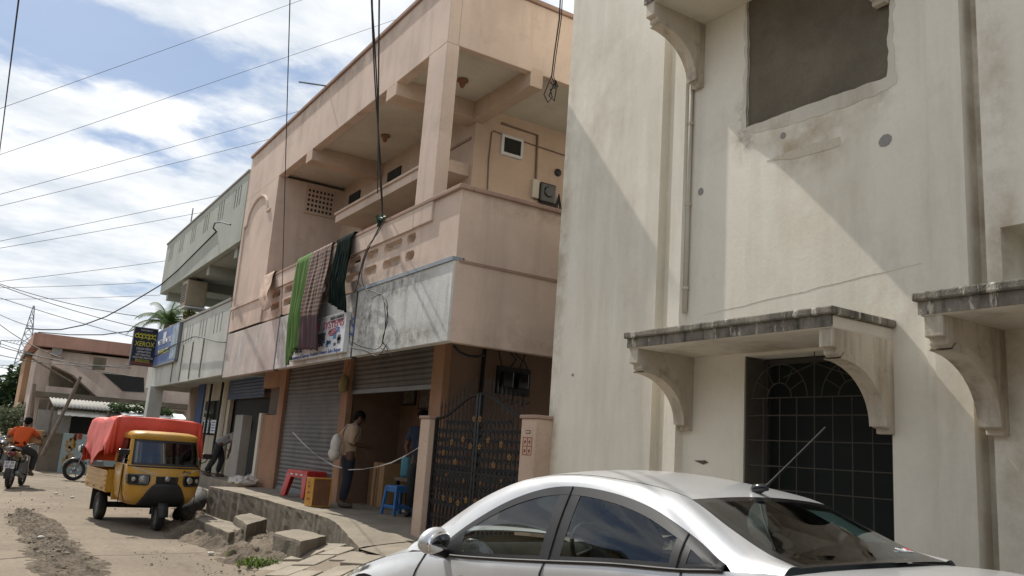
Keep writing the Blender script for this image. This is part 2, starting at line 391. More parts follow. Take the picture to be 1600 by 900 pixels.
# ------------------------------------------------------------------ ground, road, paving
def groundmat(name, col, dk, sc=1.0, bump=.5, lo=.42, hi=.62, fine=(.75, 1.15)):
    m, nt, nd, ln, b = _mat(name)
    g = nd.new('ShaderNodeNewGeometry')
    def nz(s_, d_, loc=(0, 0, 0), st=(1, 1, 1), r_=.65):
        mp = nd.new('ShaderNodeMapping'); mp.inputs['Location'].default_value = loc; mp.inputs['Scale'].default_value = st; ln.new(g.outputs['Position'], mp.inputs[0])
        n = N(nd, 'ShaderNodeTexNoise', Scale=s_, Detail=d_, Roughness=r_); ln.new(mp.outputs[0], n.inputs[0]); return n.outputs['Fac']
    r = ramp(nd, lo, dk, hi, col); ln.new(nz(.7*sc, 10, r_=.7), r.inputs[0])
    r2 = ramp(nd, .35, (fine[0],)*3, .65, (fine[1],)*3); ln.new(nz(14*sc, 8, (3, 1, 0)), r2.inputs[0])
    c = mixc(nd, ln, 1., r.outputs[0], r2.outputs[0], 'MULTIPLY')
    r3 = ramp(nd, .58, (1, 1, 1), .72, (.72, .7, .66)); ln.new(nz(2.1*sc, 9, (7, 3, 1), (2.2, .5, 1)), r3.inputs[0])
    c = mixc(nd, ln, 1., c, r3.outputs[0], 'MULTIPLY')
    ln.new(c, b.inputs['Base Color']); b.inputs['Roughness'].default_value = .95; b.inputs['Specular IOR Level'].default_value = .12
    bp = N(nd, 'ShaderNodeBump', Strength=bump, Distance=.03); ln.new(nz(22*sc, 8, (1, 9, 0)), bp.inputs['Height']); ln.new(bp.outputs[0], b.inputs['Normal'])
    return m
M['road'] = groundmat('dusty_road', (.25, .209, .162), (.20, .165, .128), fine=(.86, 1.1))
M['dirt'] = groundmat('loose_dirt', (.235, .192, .148), (.15, .122, .094), 2.2, 1.0)
M['earth'] = groundmat('far_ground', (.21, .18, .13), (.12, .11, .08), .3)
def nz(x, y, z=0): return noise.noise(Vector((x, y, z)))
def turb(x, y, s, o=4): return sum(noise.noise(Vector((x*s*2**k+7*k, y*s*2**k, k*3.3)))/2**k for k in range(o))
m = MB(); m.poly([(-900, -300, -.14), (900, -300, -.14), (900, 1500, -.14), (-900, 1500, -.14)]).build('ground', M['earth'], kind='structure', raw=True)
def gridsheet(x0, x1, y0, y1, st, zf):
    nx, ny = int((x1-x0)/st)+1, int((y1-y0)/st)+1
    return [[(x0+(x1-x0)*i/(nx-1), y0+(y1-y0)*j/(ny-1), zf(x0+(x1-x0)*i/(nx-1), y0+(y1-y0)*j/(ny-1))) for i in range(nx)] for j in range(ny)]
def roadz(x, y):
    z = .012*turb(x, y, .5, 5)
    if x > 3.2: z -= min(1, (x-3.2)/.6)*.07
    return z
m = MB(); m.sheet(gridsheet(-14, 4.0, -6, 64, .17, roadz)); m.build('road', M['road'], kind='structure', raw=True, smooth=True)
m = MB(); m.sheet(gridsheet(3.99, 16, -8, 64, .5, lambda x, y: roadz(3.99, y)-.004)); m.build('roadside_ground', M['dirt'], kind='structure', raw=True, smooth=True)
# broken strip of dirt along the old trench
a, b_ = U(35, 796, 'z', 0), U(120, 900, 'z', 0)
def trench(n=420, w=.40):
    rows = []
    p0 = a+(a-b_)*.02; p1 = b_+(b_-a)*.9
    for j in range(n):
        t = j/(n-1); c = p0.lerp(p1, t); side = Vector((1, .15, 0)).normalized()
        ww = w*(.75+.5*nz(t*9, 1.7)+.25)*(min(1, t*9))+.02
        rows.append([])
        for i in range(31):
            s = i/30*2-1; p = c+side*(s*ww+.10*nz(t*24, s*2, 4)); e = 1-abs(s)**4
            hgt = (max(0, turb(p.x, p.y, 5.5, 5))*.028+max(0, turb(p.x+3, p.y, 15, 3)-.05)*.045+.003)*e-.006*abs(s)**6-.001
            rows[-1].append((p.x, p.y, roadz(p.x, p.y)+hgt))
    return rows
m = MB(); m.sheet(trench()); M['crumb'] = groundmat('crumbled_surface', (.235, .195, .15), (.155, .127, .097), 3.0, 1.0, fine=(.7, 1.2))
m.build('dirt_strip', M['crumb'], kind='structure', raw=True)
# cracks in the concrete road
def crack(pts, w, name='road_crack'):
    m = MB(); P = []
    for (p, q) in zip(pts, pts[1:]):
        for k in range(14):
            t = k/14; P.append(p.lerp(q, t))
    P.append(pts[-1]); L, R_ = [], []
    for k, p in enumerate(P):
        d = (P[min(k+1, len(P)-1)]-P[max(k-1, 0)]).normalized(); s = Vector((-d.y, d.x, 0))
        p = p+s*.05*turb(p.x, p.y, 2.5, 3); ww = w*(.6+.8*abs(nz(p.x*9, p.y*9)))
        z = roadz(p.x, p.y)+.005
        L.append((p.x+s.x*ww, p.y+s.y*ww, z)); R_.append((p.x-s.x*ww, p.y-s.y*ww, z))
    m.sheet([L, R_]); m.build(name, M['crackdirt'], kind='structure', raw=True)
M['crackdirt'] = simple('crack_dirt', (.09, .072, .055), .95)
M['crackdirt'] = simple('crack_dirt', (.09, .072, .055), .95)
# the second faint strip of broken surface
c0, c1 = U(190, 815, 'z', 0), U(270, 900, 'z', 0)
m = MB(); rows = []
for j in range(80):
    t = j/79; c = c0.lerp(c1, t*1.3)
    rows.append([(c.x+s*.12*(1+nz(t*20, s)), c.y+s*.02, roadz(c.x, c.y)+(max(0, turb(c.x+s, c.y, 6, 4))*.05)*(1-abs(s))-.003*abs(s)+.003) for s in (-1, -.6, -.2, .2, .6, 1)])
crack([U(85, 836, 'z', 0), U(120, 868, 'z', 0), U(150, 900, 'z', 0)], .02); crack([U(60, 826, 'z', 0), U(92, 845, 'z', 0), U(105, 858, 'z', 0)], .015); crack([U(98, 842, 'z', 0), U(118, 851, 'z', 0)], .02)
crack([U(110, 869, 'z', 0), U(230, 867, 'z', 0), U(318, 865, 'z', 0)], .012)
crack([U(-30, 878, 'z', 0), U(46, 870, 'z', 0)], .018)
crack([U(0, 742, 'z', 0), U(60, 741, 'z', 0), U(125, 750, 'z', 0)], .03)
crack([U(0, 757, 'z', 0), U(75, 762, 'z', 0), U(130, 766, 'z', 0)], .02)
# heaps of dug earth and rubble along the foot of the platform
def heap(cx, cy, rx, ry, h, seed):
    rows = []
    for j in range(60):
        rows.append([])
        for i in range(60):
            u, v = i/59*2-1, j/59*2-1; d = min(1, math.hypot(u, v)); x, y = cx+u*rx, cy+v*ry
            rows[-1].append((x, y, -.075+max(0, (1-d**2))*h*(1+.9*turb(x+seed, y, 2.6, 5))+(.05*max(0, turb(x, y+seed, 6, 4))+.05*max(0, turb(x+2, y+seed, 14, 3)-.1))*(1-d)))
    return rows
for k, (px, py, rx, ry, h) in enumerate(((330, 838, .85, 1.7, .13), (372, 852, .7, 1.3, .13), (300, 808, .5, .9, .14), (395, 875, .6, .8, .10), (300, 828, .9, .8, .1))):
    c = U(px, py, 'z', 0); m = MB(); m.sheet(heap(c.x, c.y, rx, ry, h+.07, k*3.1)); m.build('earth_heap', M['dirt'], kind='structure', raw=True)
def bermz(x, y):
    a_ = max(0, min(1, (x-2.75)/1.0)); a_ = a_*a_*(3-2*a_); b_ = max(0, min(1, (14.6-y)/1.6))
    f_ = max(0, min(1, (y-9.7)/1.1)); b_ *= f_*f_*(3-2*f_); return -.05+(.20*a_)*b_+.035*turb(x, y, 1.7, 5)*(.3+b_)+.05*max(0, turb(x+1, y, 7, 4)-.05)*(.2+a_)
m = MB(); m.sheet(gridsheet(2.6, 4.75, 8.8, 15.2, .035, bermz)); m.build('earth_verge', M['dirt'], kind='structure', raw=True, smooth=True)
def rubble(name, spots, n, r0, r1, mat):
    m = MB()
    for k in range(n):
        px, py = random.choice(spots); c = U(px+random.gauss(0, 16), py+random.gauss(0, 9), 'z', 0)
        r = random.uniform(r0, r1)*(1 if random.random() < .85 else 1.9)
        q = Matrix.Rotation(random.uniform(0, 6), 3, 'Z')@Matrix.Rotation(random.uniform(-.6, .6), 3, 'X')
        n0 = len(m.v); m.ell((c.x, c.y, r*.3+.01), (r, r*random.uniform(.5, .9), r*random.uniform(.35, .7)), 6, 4, q)
        m.v[n0:] = [tuple(Vector(v)+Vector((random.uniform(-1, 1),)*3)*r*.14) for v in m.v[n0:]]
    return m.build(name, mat, kind='stuff', raw=True)
M['pebble'] = simple('pebble', (.24, .2, .155), .95, 0, .3, 3)
rubble('rubble', [(25, 800), (45, 820), (60, 838), (80, 860), (100, 880), (70, 850), (40, 808)], 300, .005, .018, M['pebble'])
rubble('rubble', [(330, 840), (360, 850), (300, 825), (390, 872), (380, 888), (310, 838), (420, 880), (275, 825)], 260, .006, .024, M['pebble'])
rubble('rubble', [(150, 760), (200, 790), (120, 880), (240, 870), (330, 890), (60, 780), (100, 770)], 120, .005, .014, M['pebble'])
# kerb-side paving slabs that climb towards the gate
FL = .5
def pavez(x, y):
    t = max(0, min(1, (x-2.9)/1.5)); return .04+.23*t*t*(3-2*t)
m = MB(); random.seed(3)
ang = radians(33)
for i in range(-9, 12):
    for j in range(-8, 12):
        u, v = i*.46+(.23 if j % 2 else 0), j*.34
        cx, cy = 4.05+u*cos(ang)-v*sin(ang), 8.6+u*sin(ang)+v*cos(ang)
        if not (2.95+.25*random.random() < cx < 5.25 and 4.5 < cy < (9.85 if cx > 4.1 else 10.5+.5*random.random())): continue
        if random.random() < .07: continue
        z = pavez(cx, cy)+random.uniform(-.012, .012); nrm = Vector((-(pavez(cx+.1, cy)-pavez(cx-.1, cy))/.2+random.uniform(-.015, .015), random.uniform(-.015, .015), 1)).normalized(); ud = Vector((cos(ang), sin(ang), 0)); ud = (ud-nrm*ud.dot(nrm)).normalized(); tl = Matrix((ud, nrm.cross(ud), nrm)).transposed()@Matrix.Rotation(random.uniform(-.04, .04), 3, 'Z')
        m.obox((cx, cy, z-.04), .452+random.uniform(-.03, .004), .332+random.uniform(-.03, .004), .09, tl)
m.build('paving', M['stone'], kind='structure', raw=True, bevel=.012)
m = MB(); m.sheet(gridsheet(2.8, 5.3, 3.5, 10.6, .1, lambda x, y: pavez(x, y)-.010+.016*turb(x, y, 3, 4)-max(0, 3.1-x)*.35-max(0, y-10.35)*.3)); m.build('paving_bed', M['road'], kind='structure', raw=True, smooth=True)
# ------------------------------------------------------------------ raised shop platform with its steps
XP, YC, YR, YE = 4.7, 8.98, 9.72, 20.0        # pink front plane, balcony corner, roof corner, far end
edge = [(4.32, 18.3), (4.42, 17.2), (4.52, 15.6), (4.50, 14.2), (4.49, 12.9), (4.47, 12.1), (4.40, 11.2), (4.28, 10.4), (4.22, 9.9)]
def pz(y): return FL if y > 11.6 else FL-.20*((11.6-y)/1.7)**1.3 if y > 9.9 else .30
pl = thing('shop_platform', 'long raised concrete plinth with a ragged edge in front of the pink shops', 'platform', (5.2, 14, 0))
rows = []; side = []
for (x, y), (x2, y2) in zip(edge, edge[1:]):
    for k in range(8):
        t = k/8; ex = x+(x2-x)*t+.018*turb(y+t, 1, 6, 3); ey = y+(y2-y)*t
        rows.append([(ex+(6.4-ex)*s, ey, max(pz(ey), pz(ey)+(.5-pz(ey))*s**.7)+(.012*turb(ex+s*3, ey, 2, 4) if 0 < s else .01*nz(ey*7, 2))) for s in (0, .03, .08, .15, .25, .4, .6, .8, 1)])
        side.append([(ex+.0+.012*turb(ey, h*3, 5, 3)*(1 if h else 0), ey, (pz(ey)+.01*nz(ey*7, 2))-h) for h in (0, .05, .12, .2, .3, .42, .62)])
m = MB(); m.sheet(rows); m.build('platform_top', M['concrete'], pl, smooth=True)
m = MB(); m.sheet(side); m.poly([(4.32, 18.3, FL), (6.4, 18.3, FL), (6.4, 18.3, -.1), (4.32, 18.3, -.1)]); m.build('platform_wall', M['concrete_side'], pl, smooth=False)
m = MB(); m.sheet([[(4.22+(6.4-4.22)*k/10, 9.93-.0*k, .30+.2*(k/10)**.7) for k in range(11)], [(4.35+(6.4-4.35)*k/10, 9.2, .285+.19*(k/10)**.7) for k in range(11)], [(4.75+(6.4-4.75)*k/10, 8.2, .275+.16*(k/10)**.7) for k in range(11)], [(5.0+(6.4-5.0)*k/10, 7.2, .27+.14*(k/10)) for k in range(11)]]); m.build('gate_apron', M['concrete'], pl)
def step(corners, z1, z0, label, name='stone_step'):
    n0 = [(c.x, c.y) for c in corners]
    m = MB(); c = [Vector((x, y, 0)) for x, y in n0]; n = 9; cen = sum(c, Vector())/4
    def P(u, v, w):
        p = c[0].lerp(c[1], u).lerp(c[3].lerp(c[2], u), v); p.z = z0+(z1-z0)*w
        q = Vector((turb(p.x*1.3, p.y*1.3+p.z, 3.1, 4), turb(p.y*1.3+5, p.x+p.z, 3.1, 4), turb(p.x+9, p.y+p.z, 3.1, 4)))
        edge_ = sum(1 for t in (u, v, w) if t in (0, 1)); pull = (cen+Vector((0, 0, (z0+z1)/2))-p)*(.0, .0, .035, .07)[edge_]*(.5+abs(nz(p.x*7, p.y*7, p.z*7))*2)
        return p+q*.009+pull*.6
    R9 = [k/n for k in range(n+1)]
    for si, f in enumerate((lambda a_, b_: P(a_, b_, 1), lambda a_, b_: P(a_, 0, b_), lambda a_, b_: P(a_, 1, b_), lambda a_, b_: P(0, a_, b_), lambda a_, b_: P(1, a_, b_))):
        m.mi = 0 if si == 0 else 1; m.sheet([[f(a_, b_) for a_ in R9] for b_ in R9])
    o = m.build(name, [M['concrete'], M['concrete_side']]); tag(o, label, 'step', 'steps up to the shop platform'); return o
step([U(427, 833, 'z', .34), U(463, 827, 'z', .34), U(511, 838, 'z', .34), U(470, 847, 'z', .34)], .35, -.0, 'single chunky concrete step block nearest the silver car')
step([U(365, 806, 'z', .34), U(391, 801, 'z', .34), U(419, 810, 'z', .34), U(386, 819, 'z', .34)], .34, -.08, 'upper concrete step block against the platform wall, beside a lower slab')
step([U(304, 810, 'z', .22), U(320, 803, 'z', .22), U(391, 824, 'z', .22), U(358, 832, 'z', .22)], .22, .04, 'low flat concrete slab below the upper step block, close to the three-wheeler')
# ------------------------------------------------------------------ pink building
def yX(px, py, x=XP): return U(px, py, 'x', x).y
pk = thing('pink_building', 'two storey pink plastered building with shops below and an open balcony above', 'building', (6.5, 14.5, 0))
ZB0, ZB1, ZR, ZS, ZT = 2.85, 3.86, 4.85, 7.10, 8.26
yd1, yd2 = yX(562, 458), yX(440, 497)
for k, (ya, yb, mt) in enumerate(((YC, yd1-.02, 'band'), (yd1+.02, yd2-.02, 'band'), (yd2+.02, YE, 'band_pink'))):
    m = MB(); m.box(XP-.03, XP+.1, ya, yb, ZB0, ZB1); m.build('sign_band', M[mt], pk, bevel=.008)
for yd in (yd1, yd2):
    m = MB(); m.box(XP-.034, XP+.06, yd-.03, yd+.03, ZB0-.02, ZB1+.06); m.build('band_joint', M['blackmatt'], pk)
m = MB(); m.box(XP-.05, XP+.1, YC-.003, yd1, ZB1, ZB1+.05); m.build('band_ledge', simple('blue_grey_ledge', (.27, .31, .35), .8, dust=.3), pk)
m = MB(); m.box(XP+.1, 9.5, YC+.0, YC+.12, ZB0, ZB1); m.box(XP+.002, XP+.1, YC-.002, YC+.02, ZB0, ZB1); m.build('balcony_apron', M['pink'], pk)
m = MB(); m.box(XP+.1, 9.5, YC+.12, YE, 3.12, 3.75); m.build('balcony_slab', M['ceiling'], pk)
m = MB(); m.box(XP+.05, 9.5, YC-.012, YC+.05, ZB1-.015, ZB1+.02); m.build('plaster_joint', M['pink_trim'], pk)
local_stain(M['band'], [((XP, yd1-.45, 3.35), (.3, .55, .7), (.10, .10, .09), .95, 9), ((XP, yd1+.35, 3.4), (.3, .4, .8), (.14, .13, .11), .9, 5), ((XP, 10.6, 3.75), (.3, 1.2, .22), (.12, .12, .11), .9, 10), ((XP, 10.3, 3.0), (.3, 1.6, .18), (.16, .15, .12), .9, 8), ((XP, yd2-.2, 3.4), (.3, .4, .8), (.2, .18, .15), .8, 6)])
local_stain(M['pink'], [((XP, 14.5, ZT-.15), (.3, 6, .35), (.24, .19, .15), .6, 3), ((XP, 11.0, 4.6), (.3, .8, .4), (.62, .50, .42), .7, 4), ((XP, 13.5, 3.98), (.3, 5, .18), (.26, .2, .16), .7, 4), ((7, YC, 4.7), (3, .3, .2), (.3, .23, .18), .6, 4), ((7, YC, 2.95), (3, .3, .3), (.3, .23, .18), .6, 3), ((XP, 19.2, 4.2), (.3, 1, .5), (.28, .22, .18), .6, 4)])
# balcony parapet with two rows of round-ended slots
par = MB(); par.box(XP, XP+.12, YC, YE, ZB1+.05, ZR-.06)
pob = par.build('parapet', M['pink'], pk)
sl = MB()
def slot(y0, y1, z0, z1):
    r = (z1-z0)/2; zc = (z0+z1)/2; pts = []
    for k in range(7): a = -pi/2+pi*k/6; pts.append((y1-r+r*cos(a), zc+r*sin(a)))
    for k in range(7): a = pi/2+pi*k/6; pts.append((y0+r+r*cos(a), zc+r*sin(a)))
    sl.prism(pts, 'x', XP-.2, XP+.4)
sp = []
for (a, b) in (((760, 90), (805, 85)), ((645, 145), (735, 115)), ((550, 190), (615, 165))):
    sp.append(tuple(sorted((yX(a[0]/3.214+400, a[1]/3.214+340), yX(b[0]/3.214+400, b[1]/3.214+340)))))
for (a, b) in (((85, 372), (125, 365)), ((145, 355), (190, 340))):
    sp.append(tuple(sorted((yX(a[0]/3.214+400, a[1]/3.214+340), yX(b[0]/3.214+400, b[1]/3.214+340)))))
sp += [(sp[2][1]+.18+.75*k, sp[2][1]+.18+.75*k+.57) for k in range(4)]
for (y0, y1) in sp:
    slot(y0, y1, 4.33, 4.47); slot(y0, y1, 4.08, 4.22)
cut(pob, sl)
yc0, yc1 = YR, yX(673.8, 88.7)
m = MB()
m.box(XP-.035, XP+.0, yc1+.001, 17.46, ZR-.33, ZR-.06)                      # upper band flush with the column
m.build('parapet_band', M['pink'], pk)
m = MB(); m.box(XP-.045, XP+.16, YC-.04, YE-2.56, ZR-.06, ZR); m.box(XP+.16, 9.5, YC-.04, YC+.14, ZR-.06, ZR); m.build('coping', M['pink_trim'], pk, bevel=.012)
m = MB(); m.box(XP+.12, 9.5, YC, YC+.12, ZB1+.02, ZR-.06); m.build('parapet', M['pink'], pk)
# corner column
yc0, yc1 = YR, yX(673.8, 88.7)
m = MB(); m.box(XP-.035, XP+.16, yc0, yc1, ZR-.33, ZS); m.build('column', M['pink'], pk, bevel=.012)
# roof: fascia, soffit, cantilever beams
m = MB(); m.box(XP-.035, XP+.14, YR, YE, ZS, ZT-.07); m.box(XP+.14, 11, YR, YR+.14, ZS, ZT-.07); m.build('roof_fascia', M['pink'], pk, bevel=.01)
m = MB(); m.box(XP-.075, XP+.2, YR-.04, YE, ZT-.07, ZT); m.box(XP+.2, 11, YR-.04, YR+.2, ZT-.07, ZT); m.build('roof_coping', M['pink_trim'], pk, bevel=.012)
m = MB(); m.box(XP+.14, 11, YR+.14, YE, ZS+.08, ZS+.22); m.build('roof_slab', M['ceiling'], pk)
m = MB(); m.box(XP+.14, 11, YR+.14, YE, ZT-.3, ZT-.2); m.build('roof_deck', M['ceiling'], pk)
YWL = 12.2*.94; XR = 6.16
for (ya, yb) in ((yX(607.7, 140.5), yX(624, 127)), (yX(480, 256), yX(491.5, 232.2))):
    y0, y1 = min(ya, yb), max(ya, yb)
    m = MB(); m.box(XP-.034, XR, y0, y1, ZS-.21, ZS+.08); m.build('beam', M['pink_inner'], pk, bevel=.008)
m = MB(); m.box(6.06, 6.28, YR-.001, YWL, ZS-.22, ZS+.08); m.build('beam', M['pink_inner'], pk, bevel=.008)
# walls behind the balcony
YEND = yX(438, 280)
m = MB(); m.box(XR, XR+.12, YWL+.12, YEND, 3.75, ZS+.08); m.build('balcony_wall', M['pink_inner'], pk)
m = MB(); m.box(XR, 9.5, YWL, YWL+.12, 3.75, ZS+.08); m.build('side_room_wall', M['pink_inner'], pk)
# solid bay at the far end with its arch moulding
m = MB(); m.box(XP-.034, 9.5, YEND, YE, ZB1+.05, ZS); m.build('end_bay', M['pink'], pk)
m = MB(); yv0, yv1 = YEND+.32, YE-.25; pts = [Vector((XP-.035, yv0, ZB1+.6+1.9)), Vector((XP-.035, yv0+.1, ZB1+2.65))]
mid = (yv0+yv1)/2
A = [(XP-.04, yv0, 6.42), (XP-.04, yv0+.22, 6.42)]
for k in range(13):
    an = pi*k/12; A.append((XP-.04, mid-(mid-yv0-.22)*cos(an), 6.42+.5*sin(an)))
A.append((XP-.04, yv1, 6.38)); m.tube(A, .035, 5); m.tube([(XP-.04, yv1, 6.4), (XP-.04, yv1, 4.2)], .022, 5); m.build('arch_moulding', M['pink'], pk)
m = MB(); m.box(XP-.06, XP+.02, YEND, YE, ZR-.42, ZR-.36); m.build('string_course', M['pink'], pk)
# jali vent on the wall that faces the camera
j0, j1 = U(475.5, 291, 'y', YEND), U(516, 325, 'y', YEND)
jv = MB(); jx0, jx1, jz0, jz1 = 5.32, 5.92, 6.45, 6.98
jv.box(jx0-.04, jx1+.04, YEND-.03, YEND, jz0-.04, jz1+.04); jo = jv.build('jali_vent', M['pink_inner'], pk)
jc = MB()
for i in range(7):
    for k in range(5):
        cx, cz = jx0+.045+i*(jx1-jx0-.09)/6, jz0+.05+k*(jz1-jz0-.1)/4; jc.box(cx-.027, cx+.027, YEND-.05, YEND-.008, cz-.03, cz+.03)
jh = MB()
for i in range(7):
    for k in range(5):
        cx, cz = jx0+.045+i*(jx1-jx0-.09)/6, jz0+.05+k*(jz1-jz0-.1)/4; jh.box(cx-.025, cx+.025, YEND-.032, YEND-.031+.001, cz-.03, cz+.03)
jh.each('vent_opening', M['slot'], jo)
# sunshade ledge and small vents on the balcony wall
m = MB(); m.box(5.57, XR, YWL+.1, 16.1, 5.97, 6.13); m.box(5.53, XR, YWL+.1, 16.1, 6.13, 6.17); m.build('sunshade_ledge', M['pink'], pk)
m = MB(); m.box(XR-.025, XR, YWL+.12, YEND, 6.62, 6.66); m.build('picture_rail', M['pink_trim'], pk)
for (px, py) in ((617, 272), (555, 308)):
    c = U(px, py, 'x', XR); m = MB(); m.box(XR-.03, XR+.0, c.y-.30, c.y+.30, c.z-.09, c.z+.09); m.build('wall_vent', M['slot'], pk)
m = MB(); c = yX(480, 400, XR); m.box(XR-.05, XR, 17.0, 18.35*.94+.3, 3.8, 5.95); m.build('balcony_door', simple('brown_door', (.10, .075, .06), .6), pk)
m = MB(); m.box(XR-.04, XR, 12.3, 13.2, 3.8, 5.9); m.build('balcony_door', simple('brown_door2', (.09, .07, .055), .6), pk)
# side room wall: small window, cables, meter
def s12(px, py): return U(px, py, 'y', YWL)
w0, w1 = s12(787, 215), s12(811, 245)
m = MB(); m.box(w0.x-.05, w1.x+.05, YWL-.04, YWL, w1.z-.05, w0.z+.05); wo = m.build('small_window', M['boardwhite'], pk)
m = MB(); m.box(w0.x, w1.x, YWL-.045, YWL-.035, w1.z, w0.z); m.build('window_pane', M['glass_dark'], wo)
m = MB(); m.tube([s12(768, 206)-Vector((0, .015, 0)), s12(763, 250)-Vector((0, .015, 0)), s12(761, 300)-Vector((0, .015, 0))], .012, 5)
m.tube([s12(770, 205)-Vector((0, .015, 0)), s12(800, 216)-Vector((0, .015, 0)), s12(884, 244)-Vector((0, .015, 0))], .012, 5)
m.tube([s12(783, 193)-Vector((0, .02, 0)), s12(839, 212)-Vector((0, .02, 0)), s12(835, 312)-Vector((0, .02, 0))], .022, 6)
m.build('wall_conduit', simple('conduit', (.2, .14, .11), .6), pk)
c = s12(871, 270); m = MB(); m.ell((c.x, YWL-.02, c.z), (.07, .03, .07)); m.build('round_bell', M['blackmatt'], pk)
# ceiling lamp fittings (unlit)
for (px, py) in ((723, 124), (602, 211)):
    c = U(px, py, 'z', ZS+.08); m = MB(); m.lathe([(.02, 0), (.085, -.015), (.09, -.035), (.05, -.05), (.045, -.10), (.02, -.14), (.0, -.14)], (c.x, c.y, ZS+.08), n=12); m.build('ceiling_rose', M['brown_plastic'], pk, smooth=True)
# ground floor
XG = 5.8
yp1, yp2, ypc = 18.45, 15.0, 11.25
for (y0, y1) in ((18.45, 18.83), (14.66, 15.0), (10.95, 11.32)):
    m = MB(); m.box(XG-.12, XG+.0, y0, y1, FL-.05, 3.12); m.build('pillar', M['orange'], pk, bevel=.01)
def corrugated(y0, y1, z0, z1, x, pitch=.085, dep=.022):
    pts = []; n = int((z1-z0)/pitch*6)
    rows = [[(x-dep*abs(sin(pi*(z0+(z1-z0)*k/n)/pitch))**.7, y, z0+(z1-z0)*k/n) for k in range(n+1)] for y in (y0, y1)]
    m = MB(); m.sheet(rows); return m
sh = corrugated(15.0, 18.45, FL+.04, 3.12, XG-.03).build('rolling_shutter', M['shutter'], pk, smooth=True)
m = MB(); m.box(XG-.06, XG+.0, 15.0, 18.45, FL-.02, FL+.07); m.build('bottom_rail', M['galv'], sh)
corrugated(11.32, 14.66, 2.5, 3.12, XG-.03).build('rolling_shutter', M['shutter'], pk, smooth=True)
m = MB(); m.box(XG-.06, XG+.0, 11.32, 14.66, 2.45, 2.52); m.build('shutter_rail', M['galv'], pk)
# open shop room
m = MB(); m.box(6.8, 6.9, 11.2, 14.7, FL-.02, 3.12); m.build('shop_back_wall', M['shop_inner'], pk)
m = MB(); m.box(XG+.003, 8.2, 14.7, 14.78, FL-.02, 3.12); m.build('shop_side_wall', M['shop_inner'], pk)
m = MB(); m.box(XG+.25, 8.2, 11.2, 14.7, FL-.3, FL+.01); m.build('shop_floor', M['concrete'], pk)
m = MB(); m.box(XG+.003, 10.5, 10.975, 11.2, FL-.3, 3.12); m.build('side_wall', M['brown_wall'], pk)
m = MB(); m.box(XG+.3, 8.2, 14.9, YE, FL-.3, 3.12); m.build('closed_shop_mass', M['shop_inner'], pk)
m = MB(); m.box(XG-.1, XG+.3, 18.835, YE+.2, 2.72, 3.12); m.build('orange_lintel', M['orange'], pk)
for (px, py, w, h) in ((594, 612, .22, .17), (641, 612, .28, .26), (668, 622, .32, .20)):
    c = U(px, py, 'x', 6.79)
    m = MB(); m.box(6.77, 6.8, c.y-w, c.y+w, c.z-h, c.z+h); p_ = m.build('framed_picture', M['blackmatt'], pk)
    m = MB(); m.box(6.765, 6.771, c.y-w*.85, c.y+w*.85, c.z-h*.85, c.z+h*.85); m.build('picture_sheet', simple('dim_picture', (.17, .15, .13), .5, var=.5, sc=9), p_)
# orange wing walls at the far shop front
m = MB(); m.box(XG-.10, XG-.02, 18.835, 19.85, FL-.05, 2.09); m.build('wing_wall', M['orange'], pk, bevel=.01)
m = MB(); m.box(XG-.16, XG+.14, 19.85, 20.05, FL-.05, 2.13); m.build('gate_post', M['white_trim'], pk, bevel=.01)
m = MB(); m.box(XG+.1, XG+.2, 18.83, 20.2, 2.1, 2.72); gb = m.build('fanlight_board', simple('brown_board', (.11, .075, .055), .7), pk)
# rooftop rod
m = MB(); c = U(515, 135, 'x', XP); e = U(467, 128, 'x', XP-.6); m.tube([(c.x, c.y, ZT-.02), (c.x, c.y, c.z), e], .016, 5); m.build('roof_rod', M['galv'], pk)
# electricity meter boards on the ground-floor side wall and on the balcony
def meter_ground():
    c = Vector((6.9, 10.975, 2.68)); m = MB(); m.box(c.x-.3, c.x+.3, 10.92, 10.98, c.z-.22, c.z+.2)
    o = m.build('meter_board', M['blackmatt'], None); tag(o, 'dark electric meter board with wiring on the brown side wall behind the iron gate', 'meter board')
    for dx in (-.15, .13):
        m = MB(); m.box(c.x+dx-.09, c.x+dx+.09, 10.84, 10.92, c.z-.12, c.z+.12); m.build('meter', M['glass_dark'], o, bevel=.01)
    m = MB()
    for k in range(4):
        x = c.x-.25+k*.16; m.tube([(x, 10.9, c.z+.2), (x+random.uniform(-.1, .1), 10.9, c.z+.33), (x+random.uniform(-.2, .2), 10.93, 3.1)], .012, 5)
    for k in range(3):
        x = c.x-.2+k*.2; m.tube([(x, 10.9, c.z-.2), (x-.05, 10.88, c.z-.38), (x+.12, 10.92, c.z-.3)], .01, 5)
    m.each('cable', M['wire'], o)
meter_ground()
m = MB(); m.tube([(6.35, 10.94, 3.1), (6.33, 10.94, 2.2), (6.33, 10.94, .5)], .03, 6); tag(m.build('drain_pipe', M['iron']), 'thin dark vertical pipe on the brown side wall behind the iron gate', 'pipe')
c = s12(852, 304); m = MB(); m.box(c.x-.16, c.x+.16, YWL-.10, YWL, c.z-.18, c.z+.18)
o = m.build('meter_box', M['blackgloss'], None, bevel=.03); tag(o, 'black electric meter with tangled cables on the upper balcony side wall', 'meter box')
m = MB(); m.lathe([(.0, -.13), (.08, -.13), (.1, -.1), (.1, -.09)], (c.x, YWL, c.z+.02), 'y', 14); m.build('meter_dial', M['glass_dark'], o)
m = MB(); m.box(c.x-.3, c.x-.17, YWL-.06, YWL, c.z-.12, c.z+.2); m.build('fuse_box', M['white_trim'], o)
m = MB(); random.seed(5)
